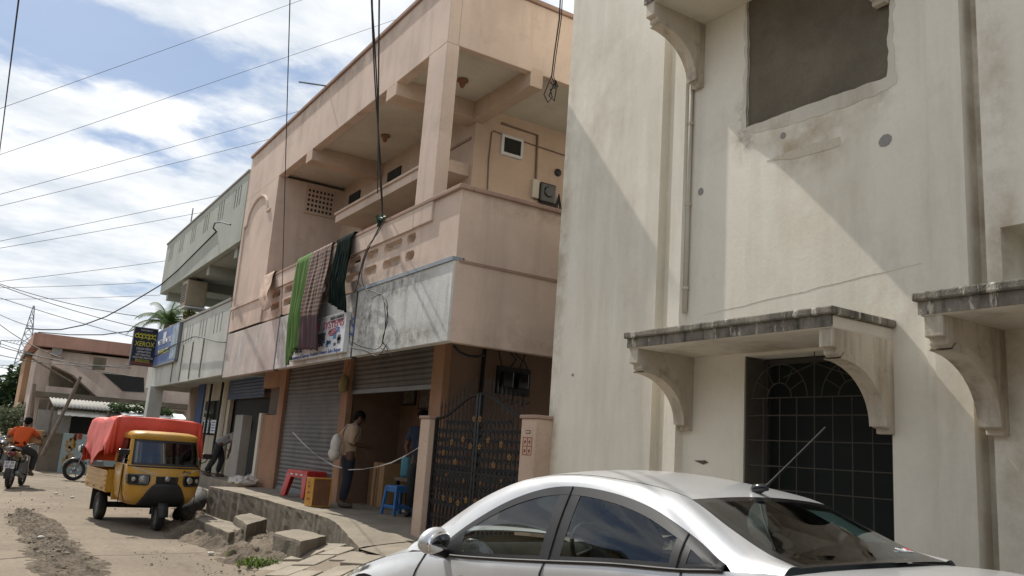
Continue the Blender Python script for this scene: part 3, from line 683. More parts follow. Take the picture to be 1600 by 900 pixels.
for k in range(6):
    x = c.x-.1+k*.06; m.tube([(x, YWL-.08, c.z-.15), (x+random.uniform(-.1, .1), YWL-.1, c.z-.3-random.random()*.1), (x+.15+random.uniform(-.1, .1), YWL-.09, c.z-.25), (c.x+.24, YWL-.06, c.z-.05+k*.02)], .012, 5)
m.each('cable', M['wire'], o)
# ------------------------------------------------------------------ white building on the right
XA, XB = 5.29, 5.37
def yA(px, py, x=XA): return U(px, py, 'x', x).y
wb = thing('white_building', 'tall off white plastered building with curved brackets under its window hoods', 'building', (6.5, 4, 0))
YA = yA(870, 450); e1 = yA(1034, 200); e2 = yA(1052, 200); e3 = yA(1070, 200); p1 = yA(1445, 100); p2 = yA(1498, 100); p3 = p2-.10
ZW = 12.5
# outline of the front in plan, extruded to full height: bays, grooves and pilasters
plan = [(XA, YA), (XA, e1), (XA+.10, e1-.004), (XA+.10, e2), (XA+.0, e2-.004), (XA+.0, e3), (XB, e3-.01), (XB, p1+.075), (XB-.035, p1+.068), (XB-.035, p1+.004), (XB-.065, p1-.004), (XB-.06, p2), (XB+.09, p2-.004), (XB+.09, p3), (XB-.03, p3-.004), (XB-.03, -3), (12, -3), (12, YA)]
wy0, wy1 = U(1394, 650, 'x', XB).y, U(1163, 600, 'x', XB).y
m = MB(); m.prism(plan, 'z', -.1, ZW); wall = m.build('facade_wall', M['white'], pk and wb)
HC0 = 2.52                                      # underside of the lower hood
cb = MB(); cb.box(XB-.3, XB+.30, wy0, wy1, .85, HC0-.03)
zc = U(1565, 355, 'x', XB-.03); cb.box(XB-.3, XB+.35, .6, U(1565, 400, 'x', XB-.03).y, 2.79, zc.z)
cut(wall, cb)
# window with its iron grille, deep in the wall
wn = MB(); wn.box(XB+.26, XB+.29, wy0+.002, wy1-.002, .852, HC0-.032); wo = wn.build('window', simple('dark_room', (.011, .015, .014), .55, spec=.15), wb)
m = MB(); m.box(XB+.012, XB+.26, wy1-.012, wy1-.002, .86, HC0-.035); m.box(XB+.012, XB+.26, wy0+.002, wy0+.012, .86, HC0-.035); m.each('reveal_shade', simple('shaded_reveal', (.10, .09, .075), .85, dust=.2), wo)  # shade inside the reveal, put into a dark colour
m = MB(); xg = XB+.035
for k in range(9):
    y = wy0+.012+(wy1-wy0-.024)*k/8; m.tube([(xg, y, .86), (xg, y, 2.14)], .0045, 5)
nv = 8
for k, z in enumerate((.95, 1.13, 1.42, 1.60, 1.80, 2.0, 2.14)):
    m.tube([(xg, wy0+.01, z), (xg, wy1-.01, z)], .0045, 5)
def arc(cy, cz, r, a0, a1, n=16): return [(xg, cy+r*cos(radians(a0+(a1-a0)*k/n)), cz+r*sin(radians(a0+(a1-a0)*k/n))) for k in range(n+1)]
W_ = (wy1-wy0)
for cy in (wy0+W_*.25, wy0+W_*.75):
    m.tube(arc(cy, 2.14, .27, 0, 180), .0045, 5); m.tube(arc(cy, 2.14, .12, 0, 180), .0045, 5)
    for a_ in (30, 60, 90, 120, 150): m.tube([(xg, cy+.12*cos(radians(a_)), 2.14+.12*sin(radians(a_))), (xg, cy+.27*cos(radians(a_)), 2.14+.27*sin(radians(a_)))], .0035, 4)
m.tube([(xg, (wy0+wy1)/2, 2.14), (xg, (wy0+wy1)/2, 2.49)], .005, 5)
for s in (-1, 1): m.tube([(xg, (wy0+wy1)/2, 2.40), (xg, (wy0+wy1)/2+s*W_*.22, 2.30)], .004, 4)
m.build('grille', simple('rusty_grille', (.065, .057, .046), .85), wo)
m = MB(); m.box(XB+.22, XB+.258, wy1-.06, wy1-.014, .86, HC0-.04); m.box(XB+.22, XB+.258, wy0+.014, wy0+.05, .86, HC0-.04); m.box(XB+.22, XB+.258, wy0+.05, wy1-.07, HC0-.08, HC0-.04)
m.build('window_frame', simple('dull_frame', (.05, .045, .04), .8), wo)
# window hoods (chajjas) with curved brackets
def hood(y0, y1, zt, brackets, xw=XB, xf=4.66):
    h = MB(); h.box(xf+.04, xw+.01, y0+.03, y1-.03, zt-.145, zt-.055); hd = h.build('window_hood', M['white_trim'], wb, bevel=.01)
    m = MB(); m.box(xf, xw, y0, y1, zt-.055, zt); m.build('hood_slab', M['moss'], hd, bevel=.012)
    m = MB(); m.box(xf+.028, xf+.039, y0+.024, y1-.024, zt-.135, zt-.057); m.build('hood_lip', M['moss'], hd)
    for (yb0, yb1) in brackets:
        pts = [(xw+.01, zt-.14), (xf+.043, zt-.14), (xf+.043, zt-.27), (xf+.09, zt-.275), (xf+.09, zt-.31)]
        x0, z0, x1, z1 = xf+.12, zt-.33, xw-.10, zt-.74
        for k in range(13):
            a = pi/2*k/12; pts.append((x0+(x1-x0)*sin(a), z1+(z0-z1)*cos(a)))
        pts += [(xw-.10, zt-.76), (xw-.055, zt-.765), (xw-.055, zt-.80), (xw+.01, zt-.80)]
        b = MB(); b.prism(pts, 'y', yb0, yb1); br = b.build('bracket', M['bracket'], hd, bevel=.008)
        r = MB(); L = [(p[0]-.012, yb0-.012, p[1]-.012) for p in pts[5:18]]; R_ = [(p[0]-.012, yb1+.012, p[1]-.012) for p in pts[5:18]]
        L2 = [(p[0]+.03, yb0-.012, p[1]+.03) for p in pts[5:18]]; R2 = [(p[0]+.03, yb1+.012, p[1]+.03) for p in pts[5:18]]
        r.sheet([L, R_, R2, L2, L]); r.build('bracket_rib', M['bracket'], br)
yh1, yh0 = U(974, 518, 'x', 4.66).y, U(1300, 476, 'x', 4.66).y
hood(yh0, yh1, 2.66, [(yh0+.03, yh0+.14), (yh1-.15, yh1-.04)])
zu = U(1000, 2, 'x', 4.68).z
hood(yh0-.02, yh1-.03, zu+.07, [(yh0+.01, yh0+.12), (yh1-.18, yh1-.07)])
yr = U(1423, 457, 'x', 4.62).y
hood(-.3, yr, 2.66, [(yr-.17, yr-.05), (-.2, -.1)], XB-.03, 4.62)
# bricked-up upper window: rough bare cement, ragged edges
def ragged(pts, name, mat, x, th=.012, amp=.018, par=wb):
    P = []
    for (a_, b_) in zip(pts, pts[1:]+pts[:1]):
        L = math.hypot(b_[0]-a_[0], b_[1]-a_[1]); n = max(2, int(L/.035))
        for k in range(n):
            t = k/n; y, z = a_[0]+(b_[0]-a_[0])*t, a_[1]+(b_[1]-a_[1])*t
            P.append((y+amp*turb(y, z, 7, 4), z+amp*turb(z+9, y, 7, 4)))
    m = MB(); m.prism(P, 'x', x-th, x+.01); return m.build(name, mat, par)
def uB(px, py): c = U(px, py, 'x', XB); return (c.y, c.z)
PANEL = ([uB(1168, -120), uB(1168, 100), uB(1166, 199), uB(1215, 181), uB(1300, 150), uB(1386, 121), uB(1388, 60), uB(1392, -60)])
rp_ = ragged([uB(1164, -120), uB(1163, 100), uB(1158, 206), uB(1200, 205), uB(1262, 186), uB(1330, 165), uB(1400, 132), uB(1396, 60), uB(1400, -60)], 'rough_plaster', M['white_trim'], XB, .003, .03)
P_ = []
for (a_, b_) in zip(PANEL, PANEL[1:]+PANEL[:1]):
    n_ = max(2, int(math.hypot(b_[0]-a_[0], b_[1]-a_[1])/.05))
    for k in range(n_):
        t = k/n_; y, z = a_[0]+(b_[0]-a_[0])*t, a_[1]+(b_[1]-a_[1])*t; P_.append((y+.016*turb(y, z, 9, 4), z+.016*turb(z+9, y, 9, 4)))
for o_ in (wall, rp_):
    c_ = MB(); c_.prism(P_, 'x', XB-.1, XB+.06); cut(o_, c_)
ys_, zs_ = [p[0] for p in PANEL], [p[1] for p in PANEL]
m = MB(); m.sheet([[(XB+.024-.010*turb(y*1.0, z, 2.0, 5), y, z) for y in [min(ys_)-.05+(max(ys_)-min(ys_)+.1)*k/40 for k in range(41)]] for z in [min(zs_)-.05+(max(zs_)-min(zs_)+.1)*k/50 for k in range(51)]]); m.build('cement_patch', M['cement'], wb, smooth=True)
M['patch_tan'] = plaster('stained_plaster', (.60, .545, .44), .1, .4, (.42, .34, .24), .3)
ragged([uB(1198, 252), uB(1240, 234), uB(1312, 214), uB(1313, 228), uB(1250, 246)], 'plaster_stain', M['patch_tan'], XB, .004, .012)
for (px, py, r, x) in ((1384, 219, .05, XB), (1095, 299, .037, XB), (1224, 212, .03, XB)):
    c = uB(px, py); pts = [(c[0]+r*(1+.25*nz(k, px))*cos(k*.7), c[1]+r*(1+.25*nz(k, px+3))*sin(k*.7)) for k in range(9)]
    ragged(pts, 'cement_dab', M['cement_light'], x, .005, .01)
c = uB(1095, 722); ragged([(c[0]+.07, c[1]+.005), (c[0]-.05, c[1]+.02), (c[0]-.09, c[1]), (c[0]-.03, c[1]-.015)], 'cement_dab', M['cement'], XB, .005, .01)
c = U(895, 586, 'x', XA); ragged([(c.y+.025, c.z), (c.y, c.z+.02), (c.y-.025, c.z), (c.y, c.z-.015)], 'cement_dab', M['cement_light'], XA, .005, .004)
# downpipe
m = MB(); yp = yA(1077, 200, XB-.04); zt_ = U(1077, 125, 'x', XB-.04).z; zb_ = U(1069, 488, 'x', XB-.04).z
m.tube([(XB-.028, yp, zt_), (XB-.028, yp, zb_)], .022, 8); dp = m.build('downpipe', M['white_trim'], None, smooth=True); tag(dp, 'slim vertical downpipe in the corner beside the pilaster of the white building', 'pipe')
m = MB()
for t in (.1, .45, .8):
    z = zb_+(zt_-zb_)*t; m.lathe([(.022, -.012), (.032, -.012), (.032, .012), (.022, .012)], (XB-.028, yp, z), n=8); m.box(XB-.03, XB, yp-.01, yp+.01, z-.008, z+.008)
m.build('pipe_clip', M['white_trim'], dp)
# hairline joint
m = MB(); a1, a2 = uB(1100, 492), uB(1440, 411)
m.tube([(XB-.001, a1[0]+(a2[0]-a1[0])*k/30, a1[1]+(a2[1]-a1[1])*k/30+.008*turb(k, 1, .6, 3)) for k in range(31)], .0014, 4); m.build('hairline_crack', M['patch_tan'], wb)
yg = (p2+p3)/2
local_stain(M['white'], [((XB, uB(1265, 215)[0], uB(1265, 215)[1]), (.4, .62, .42), (.36, .28, .17), .75, 3.2), ((XB, uB(1370, 130)[0], uB(1370, 130)[1]+.1), (.4, .22, .5), (.33, .27, .19), .7, 4), ((XB, uB(1165, 200)[0], uB(1165, 200)[1]), (.4, .2, .4), (.22, .18, .13), .8, 6), ((XB+.05, yg, 4), (.12, .085, 9), (.30, .22, .13), .85, 2.5), ((XB-.03, yg-.16, 3), (.2, .16, 4), (.36, .28, .19), .7, 2.0), ((XA, YA-.05, 3.5), (.3, .18, 5), (.36, .30, .22), .8, 2.2), ((XA, YA-.7, 5.5), (.3, .8, 1.5), (.48, .43, .34), .6, 2.4), ((XB, uB(1390, 480)[0], uB(1390, 480)[1]), (.4, .35, .35), (.48, .38, .25), .7, 3), ((XB, uB(1270, 330)[0], uB(1270, 330)[1]), (.4, .5, .4), (.56, .46, .33), .6, 2.2)])
# ------------------------------------------------------------------ gate between the posts
XGt = 5.1
def post(y0, y1, x0, x1, z0, z1, label):
    t = thing('gate_post', label, 'gate post', ((x0+x1)/2, (y0+y1)/2, z0))
    m = MB(); m.box(x0, x1, y0, y1, z0, z1-.04); m.build('post_shaft', M['pink'] if False else M['post'], t, bevel=.012)
    m = MB(); m.box(x0-.02, x1+.02, y0-.02, y1+.02, z1-.04, z1); m.build('post_cap', M['pink_trim'], t, bevel=.01); return t
M['post'] = plaster('post_plaster', (.55, .42, .33), .1, .35, (.25, .17, .12), .7)
yl0, yl1 = U(674, 648, 'x', XGt).y, U(660, 648, 'x', XGt).y
yr1, yr0 = U(818, 648, 'x', XGt).y, U(841, 648, 'x', XGt).y
post(yl0, yl1, XGt-.02, XGt+.12, .35, 1.99, 'slim pinkish gate post between the blue stool and the iron gate')
gp = post(yr0, yr1, XGt-.02, 5.52, .2, 1.99, 'wide pinkish gate post with a red drawn panel, against the white building')
M['redline'] = simple('red_ochre', (.30, .09, .06), .9)
m = MB(); yc_ = (yr0+yr1)/2
cz0, cz1 = U(828, 711, 'x', XGt).z, U(828, 684, 'x', XGt).z; hw = .085
x_ = XGt-.023
for z in (cz0, (cz0+cz1)/2, cz1): m.box(x_, x_+.004, yc_-hw, yc_+hw, z-.004, z+.004)
for y in (yc_-hw, yc_, yc_+hw): m.box(x_-.001, x_+.003, y-.004, y+.004, cz0, cz1)
for k, (dy, dz) in enumerate(((.04, .06), (-.045, .06), (.04, -.06), (-.045, -.06))):
    zc_ = (cz0+cz1)/2+dz*.8; m.box(x_-.002, x_+.002, yc_+dy-.02, yc_+dy+.015, zc_-.004, zc_+.004); m.box(x_-.002, x_+.002, yc_+dy-.004, yc_+dy+.004, zc_-.02, zc_+.02)
    m.box(x_-.002, x_+.002, yc_+dy+.01, yc_+dy+.016, zc_-.022, zc_+.01)
m.build('drawn_panel', M['redline'], gp)
m = MB(); zz_ = U(828, 675, 'x', XGt).z; m.box(x_, x_+.01, yc_-.045, yc_+.045, zz_-.018, zz_+.018); np_ = m.build('number_plate', M['ink_black'], gp)
m = MB(); m.box(x_-.003, x_+.002, yc_-.038, yc_+.038, zz_-.011, zz_+.011); m.build('plate_face', M['post'], np_)
gt = thing('iron_gate', 'black wrought iron double gate with gold flowers and spiked arched top', 'gate', (XGt+.05, (yl0+yr1)/2, .4))
gy0, gy1 = yr1+.03, yl0-.03; gm = (gy0+gy1)/2; gw = (gy1-gy0)/2; xg = XGt+.08; zg0 = .47
def top(y):
    u = abs(y-gm)/gw; return 1.96+.30*(.5+.5*cos(pi*min(1, u*1.0)))-.0
for s in (-1, 1):
    ya, yb = (gm+.012*s, gm+gw*s)
    lf = MB(); 
    for y in (ya+s*.02, yb): lf.box(xg-.02, xg+.02, y-.02, y+.02, zg0, top(y))
    for z in (zg0+.02, zg0+.52, 1.30): lf.box(xg-.015, xg+.015, min(ya, yb), max(ya, yb), z-.015, z+.015)
    lf.tube([(xg, ya+(yb-ya)*k/16, top(ya+(yb-ya)*k/16)) for k in range(17)], .02, 6)
    leaf = lf.build('gate_leaf', M['iron'], gt)
    bars = MB(); n = 11
    for k in range(1, n):
        y = ya+(yb-ya)*k/n; zt2 = top(y)
        bars.tube([(xg, y, zg0), (xg, y, zt2+.16)], .008, 5); bars.tube([(xg, y, zt2+.12), (xg, y, zt2+.24)], [.014, .001], 5)
    bars.build('gate_bar', M['iron'], leaf)
    scr = MB(); dy = abs(yb-ya)/n
    def S_(y, z, r, sg, zs=1): # paired scrolls
        pts = []
        for q in range(22):
            a_ = q/21*2.6*pi; rr = r*(1-q/26); pts.append((xg-.012, y+sg*(r-rr*cos(a_)), z+zs*rr*sin(a_)))
        scr.tube(pts, .0065, 4)
    for k in range(n):
        y = ya+(yb-ya)*(k+.5)/n
        for z0_ in (zg0+.12, zg0+.33, 1.14, .66, 1.0):
            scr.tube([(xg-.012, y+.045*cos(2*pi*q/12), z0_+.1*sin(2*pi*q/12)) for q in range(12)], .006, 4, True)
        for z0_ in (1.36, 1.47, 1.58, 1.69, 1.80, 1.91, .90, 1.24):
            if z0_ < top(y)-.1:
                S_(y, z0_, .04, 1); S_(y, z0_, .04, -1, -1)
        for z0_ in (.70+zg0, .95+zg0-.2):
            scr.tube([(xg-.012, y-.05, z0_-.12), (xg-.012, y+.03, z0_-.05), (xg-.012, y+.05, z0_+.04), (xg-.012, y, z0_+.16), (xg-.012, y-.05, z0_+.06), (xg-.012, y-.03, z0_-.05), (xg-.012, y+.05, z0_-.12)], .006, 4)
    scr.build('scroll_work', M['iron'], leaf)
    fl = MB()
    spots = [(1, 1.62), (3, 1.70), (4.6, 1.42), (6, 1.66), (8, 1.52), (.6, 1.95), (1, .98), (3, .93), (5, .95), (7, .96), (2, 1.2), (6.6, 1.25)]
    for (k, z) in spots:
        fl.mark(); y = ya+(yb-ya)*k/n; big = .033 if z > 1.4 or .9 < z < 1. else .02
        for q in range(5):
            a_ = q*2*pi/5+.3; fl.ell((xg-.022, y+.8*big*cos(a_), z+.8*big*sin(a_)), (.008, big*.5, big*.5), 6, 4)
        fl.ell((xg-.03, y, z), (.012, big*.4, big*.4), 6, 4)
    fl.each('flower', M['gold'], leaf, isl=False)
# ------------------------------------------------------------------ grey-green building further on
GY0, GY1 = 20.25, 30.7
gn = thing('green_building', 'grey green two storey shop building with slotted parapets beyond the pink one', 'building', (6.5, 25.5, 0))
gz = dict(u0=6.18, u1=8.0, l0=2.93, l1=4.78)
up = MB(); up.box(XP, XP+.16, GY0, GY1, gz['u0'], gz['u1']-.06); uo = up.build('roof_parapet', M['green'], gn, bevel=.01)
sl2 = MB()
for k in range(6):
    yc_ = GY0+.62+k*1.72
    for q in range(3): sl2.box(XP-.2, XP+.4, yc_+q*.25-.05, yc_+q*.25+.05, 7.22, 7.74)
cut(uo, sl2)
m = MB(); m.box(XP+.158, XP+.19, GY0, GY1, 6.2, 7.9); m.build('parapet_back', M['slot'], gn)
m = MB(); m.box(XP-.03, XP+.22, GY0-.02, GY1+.04, gz['u1']-.06, gz['u1']); m.build('roof_coping', M['cement_light'], gn, bevel=.01)
m = MB(); m.box(XP+.16, 10, GY1-.14, GY1, gz['u0'], gz['u1']-.06); m.box(XP+.16, 10, GY0, GY1-.14, gz['u0']+.02, gz['u0']+.16); m.build('roof_slab', M['green'], gn)
for k in range(4):
    y = GY0+.8+k*3.0; m = MB(); m.box(XP+.16, 7.6, y, y+.28, gz['u0']-.24, gz['u0']+.02); m.build('beam', M['green'], gn)
m = MB(); m.box(7.2, 10, GY0, GY1, 3, gz['u0']); m.build('upper_wall', M['green'], gn)
m = MB(); m.box(7.16, 7.2, 22.2, 23.4, 4.1, 5.7); m.build('upper_window', M['glass_dark'], gn)
m = MB(); m.box(7.16, 7.2, 25.6, 26.9, 3.5, 5.6); m.build('upper_door', M['brown_wall'], gn)
m = MB(); m.box(XP+.05, 7.2, GY0-.02, GY0+.14, 3, gz['u0']+.03); m.build('end_wall', M['green'], gn)
lo = MB(); lo.box(XP, XP+.14, GY0, GY1, gz['l0'], gz['l1']-.07); lob = lo.build('balcony_parapet', M['green_low'], gn, bevel=.01)
sl3 = MB()
for k in range(3):
    yc_ = GY0+.75+k*1.65
    for q in range(3): sl3.box(XP-.2, XP+.4, yc_+q*.34-.045, yc_+q*.34+.045, 4.02, 4.52)
cut(lob, sl3)
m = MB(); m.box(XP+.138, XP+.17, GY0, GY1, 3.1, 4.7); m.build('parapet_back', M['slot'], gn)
m = MB(); m.box(XP-.03, XP+.2, GY0-.02, GY1+.03, gz['l1']-.07, gz['l1']); m.build('coping', M['cement_light'], gn, bevel=.01)
m = MB(); m.box(XP+.14, 7.2, GY0, GY1, 3.1, 3.3); m.box(XP+.14, 9, GY1-.14, GY1, gz['l0'], gz['l1']-.07); m.build('balcony_slab', M['green_low'], gn)
for y in (22.6, 23.9, 25.15, 26.35):
    m = MB(); m.box(XP-.02, XP+.01, y-.02, y+.02, gz['l0']+.05, 4.0); m.build('rust_strip', M['cement'], gn)
m = MB(); m.box(XP-.1, XP+.3, 29.0, 29.5, -.1, 2.95); m.build('white_column', M['green_low'], gn)
# shop fronts below
XS = 5.85
m = MB(); m.box(XS+.3, 9.5, YE+.1, 30.7, FL-.4, 3.1); m.build('shop_mass', M['brown_wall'], gn)
def shopbox(y0, y1, z0, z1, x0, mat, name, par=gn): 
    m = MB(); m.box(x0, XS+.3, y0, y1, z0, z1); return m.build(name, mat, par, bevel=.006)
yq = lambda px, py: U(px, py, 'x', XS).y
M['bluepaint'] = simple('blue_wall_paint', (.045, .085, .20), .7, dust=.2)
M['creampaint'] = plaster('cream_panel', (.46, .42, .34), .1, .4, (.2, .16, .12), .8)
shopbox(27.35, 28.2, FL, 3.1, XS+.05, M['bluepaint'], 'blue_pier')
d = shopbox(24.6, 27.35, FL, 3.1, XS+.1, M['creampaint'], 'shop_door')
m = MB(); m.box(XS+.07, XS+.11, 25.2, 27.0, 1.55, 2.55); wp = m.build('shop_window', M['glass_dark'], d)
for y in (25.55, 26.45):
    m = MB(); m.box(XS+.05, XS+.072, y-.28, y+.28, 1.6, 1.98); m.build('paper_notice', M['ink_white'], wp)
    m = MB()
    for q in range(4): m.box(XS+.046, XS+.052, y-.2, y+.2, 1.66+q*.08, 1.69+q*.08)
    m.build('printed_lines', M['ink_blue'], wp)
for y in (24.75, 26.1):
    m = MB(); m.tube([(XS-.05, y, FL), (XS-.02, y, 3.05)], .035, 6); m.build('iron_post', M['iron'], gn)
bs = corrugated(20.9, 24.4, 2.55, 3.1, XS+.1).build('rolling_shutter', M['shutter_blue'], gn, smooth=True)
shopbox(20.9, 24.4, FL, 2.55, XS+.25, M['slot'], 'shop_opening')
m = MB(); m.box(XS+.1, XS+.2, 24.15, 24.45, FL, 3.1); m.build('door_jamb', M['creampaint'], gn)
m = MB(); m.box(XS+.12, XS+.2, 22.9, 23.9, FL, 1.55); m.build('counter', M['creampaint'], gn)
m = MB(); m.box(XS+.1, XS+.2, 22.2, 22.7, 1.75, 2.0); m.build('notice', M['ink_yellow'], gn)
m = MB(); m.box(5.35, XS+.3, 18.4, 29.2, -.1, FL-.02); m.box(5.0, 5.35, 20.2, 28.5, -.1, .25); tag(m.build('shop_step', M['concrete'], None, bevel=.02), 'low grey concrete step in front of the green building shops', 'step')
m = MB(); m.box(XS-.35, XS-.12, 20.9, 21.6, FL-.05, 2.08); tag(m.build('screen_wall', M['cement_light'], None, bevel=.012), 'grey cement screen wall standing between the bent man and the sacks', 'wall')
# rust lamp hook on upper parapet
m = MB(); c = U(345, 350, 'x', XP-.03)
m.tube([U(338, 362, 'x', XP-.02), U(333, 356, 'x', XP-.15), U(336, 348, 'x', XP-.3), U(345, 347, 'x', XP-.4), U(360, 351, 'x', XP-.5)], .02, 6); tag(m.build('lamp_hook', M['iron']), 'bent black pipe hook sticking out of the grey green roof parapet', 'hook')
# pot plant and air cooler on the lower balcony
m = MB(); c = U(303, 460, 'x', XP+.35); 
ac = thing('air_cooler', 'old yellowish window air cooler box hanging under the green roof', 'air cooler', (c.x, c.y, c.z-.4))
m.box(c.x-.3, c.x+.3, c.y-.38, c.y+.38, c.z-.42, c.z+.38); m.build('cooler_body', simple('cooler_beige', (.33, .28, .2), .7, dust=.4), ac, bevel=.03)
m = MB()
for k in range(9): m.box(c.x-.31, c.x-.298, c.y-.3, c.y+.3, c.z-.3+k*.065, c.z-.27+k*.065)
m.build('louvre', M['slot'], ac); m = MB(); m.box(c.x-.3, c.x+.34, c.y-.4, c.y+.4, c.z-.47, c.z-.43); m.build('drip_tray', M['ink_white'], ac)
m = MB()
for k in (-.3, .3): m.tube([(c.x, c.y+k, c.z+.38), (c.x, c.y+k, gz['u0']+.03)], .015, 5)
m.build('hanger_rod', M['iron'], ac)
m = MB(); c = U(301, 330, 'x', XP+.1); m.tube([(c.x, c.y, gz['u1']-.02), (c.x, c.y, gz['u1']+.62)], .02, 5); tag(m.build('roof_rod', M['galv']), 'short thin metal rod standing on the grey green roof edge', 'rod')
# ------------------------------------------------------------------ signs
sg = thing('copy_shop_sign', 'black hanging signboard with yellow and white lettering sticking out from the green building', 'sign', (4.2, 29.4, 3.4))
ys = 29.4; A0, A1, A2 = U(212, 511, 'y', ys), U(248, 515, 'y', ys), U(205, 570, 'y', ys)
sx0, sx1, sz1, sz0 = A0.x, A1.x, A0.z, A2.z; sw = sx1-sx0; sh_ = sz1-sz0
m = MB(); m.box(sx0, sx1, ys, ys+.09, sz0, sz1); m.build('sign_panel', simple('sign_black', (.012, .012, .03), .5), sg)
m = MB(); m.box(sx0-.03, sx0, ys-.01, ys+.1, sz0-.02, sz1+.02); m.box(sx0, sx1, ys-.008, ys+.098, sz1, sz1+.025); m.build('sign_frame', M['galv'], sg)
m = MB(); m.box(sx0+.005, sx1-.005, ys-.004, ys, sz0+.02, sz0+.13); m.build('red_strip', simple('dull_red', (.13, .04, .04), .6), sg)
def tx(s, h, row, mat, wid, dx=.5):
    z = sz1-sh_*row; return text(s, h, (sx0+sw*(dx-wid/2), ys-.006, z), (1, 0, 0), (0, 0, 1), mat, 'lettering', sg, width=sw*wid)
tx('PHOTOSTAT', .06, .075, M['ink_white'], .5)
tx('XEROX', .22, .48, M['ink_yellow'], .84)
tx('COLOUR XEROX', .09, .575, M['ink_white'], .66); tx('LAMINATION', .09, .655, M['ink_white'], .58); tx('NET PRINTING', .09, .735, M['ink_white'], .64); tx('PASS PORT PHOTOS', .09, .81, M['ink_white'], .86)
tx('Photos Colour', .075, .865, M['ink_yellow'], .6); tx('Printouts', .07, .905, M['ink_yellow'], .6)
# the round-lettered line above: loops and strokes of the local script
m = MB(); zb = sz1-sh_*.28; random.seed(9)
for k in range(6):
    cx = sx0+sw*(.12+k*.15); r = .055
    m.tube([(cx+r*cos(a_*.5+.6), ys-.006, zb+.075+r*sin(a_*.5+.6)) for a_ in range(11)], .016, 5)
    m.tube([(cx-.03, ys-.006, zb+.15), (cx, ys-.006, zb+.13), (cx+.045, ys-.006, zb+.17)], .014, 5)
    if k % 2: m.tube([(cx+.03, ys-.006, zb+.02), (cx+.07, ys-.006, zb-.01), (cx+.03, ys-.006, zb-.03)], .012, 5)
m.build('lettering', M['ink_yellow'], sg)
m = MB(); m.box(sx1, XP+.02, ys+.02, ys+.07, sz0+.25, sz0+.3); m.box(sx1, XP+.02, ys+.02, ys+.07, sz1-.3, sz1-.25); m.build('sign_arm', M['iron'], sg)
bsn = thing('blue_sign', 'faded blue signboard fixed on the balcony front of the green building', 'sign', (XP-.06, 27.9, 3.6))
B0, B1, B2 = U(248, 514, 'x', XP-.07), U(283, 500, 'x', XP-.07), U(242, 570, 'x', XP-.07)
by1, by0, bz1, bz0 = B0.y, B1.y, 4.72, 3.62
m = MB(); m.box(XP-.08, XP-.02, by0, by1, bz0, bz1); m.build('sign_panel', simple('faded_blue', (.11, .16, .33), .6, var=.35, sc=2), bsn)
m = MB(); m.box(XP-.1, XP-.02, by0-.05, by0, bz0, bz1); m.box(XP-.1, XP-.02, by0, by1, bz0-.06, bz0); m.build('sign_frame', M['galv'], bsn)
L = by1-by0
m = MB(); m.box(XP-.084, XP-.08, by0+.02, by0+L*.26, bz0+.06, bz1-.03); m.build('pale_panel', simple('pale_print', (.30, .38, .45), .6, var=.4, sc=3), bsn)
m = MB(); m.box(XP-.085, XP-.08, by0+L*.55, by0+L*.68, bz1-.42, bz1-.1); m.build('figure_print', M['ink_white'], bsn)
text('XEROX', .22, (XP-.084, by0+L*.83, bz0+.30), (0, -1, 0), (0, 0, 1), M['ink_yellow'], 'lettering', bsn, width=L*.5)
text('NET CENTRE', .24, (XP-.084, by0+L*.9, bz0+.62), (0, -1, 0), (0, 0, 1), M['ink_white'], 'lettering', bsn, width=L*.62)
sysb = thing('shop_signboard', 'white computer shop signboard half hidden behind hanging cloths on the pink balcony', 'sign', (XP-.12, 15, 2.9))
xs = XP-.10; T0, T1, T2, T3 = U(541, 488, 'x', xs), U(536, 549, 'x', xs), U(451, 565.5, 'x', xs), U(455, 523, 'x', xs)
ty0, ty1 = (T0.y+T1.y)/2, (T2.y+T3.y)/2; tz0, tz1 = (T1.z+T2.z)/2, T0.z; TW, TH = ty1-ty0, tz1-tz0
m = MB(); m.box(xs, xs+.06, ty0, ty1, tz0, tz1); m.build('sign_panel', M['boardwhite'], sysb)
m = MB(); m.box(xs-.01, xs+.065, ty0-.03, ty0, tz0, tz1); m.box(xs-.01, xs+.065, ty0, ty1, tz1, tz1+.02); m.build('sign_frame', M['ink_white'], sysb)
def ty(s, h, u, v, mat, w): return text(s, h, (xs-.004, ty1-TW*u, tz0+TH*v), (0, -1, 0), (0, 0, 1), mat, 'lettering', sysb, width=w*TW)
ty('SYSTEMS', .17, .62, .69, M['ink_red'], .35); ty('SRI', .17, .16, .69, M['ink_red'], .14); ty('COM', .17, .42, .69, M['ink_red'], .14)
ty('SALES & SERVICE', .065, .74, .9, M['ink_black'], .22); ty('Cell : 98480', .06, .76, .815, M['ink_black'], .2)
for k in range(6): ty('Computers Laptops Printers'[k:k+18], .055, .52 if k < 5 else .5, .56-k*.06, M['ink_black'], .16)
for k in range(7): ty('Desktop CC Camera Repair'[k:k+15], .055, .13, .60-k*.065, M['ink_black'], .13)
m = MB(); m.box(xs-.003, xs+.001, ty0+.02, ty1-.02, tz0+.015, tz0+.115); m.build('blue_strip', M['ink_white'], sysb)
ty('Computers & Laptops Available Printers Sales Repair', .085, .03, .035, M['ink_blue'], .94)
m = MB()
m.tube([(xs-.004, ty0+TW*.20+.17*cos(q*.5236), tz0+TH*.57+.05*sin(q*.5236)) for q in range(12)], .01, 4, True); m.tube([(xs-.004, ty0+TW*.20+.11*cos(q*.5236), tz0+TH*.57+.02*sin(q*.5236)) for q in range(12)], .01, 4, True); m.build('red_logo', M['ink_red'], sysb)
ty('SR', .13, .84, .53, M['ink_blue'], .08)
m = MB(); 
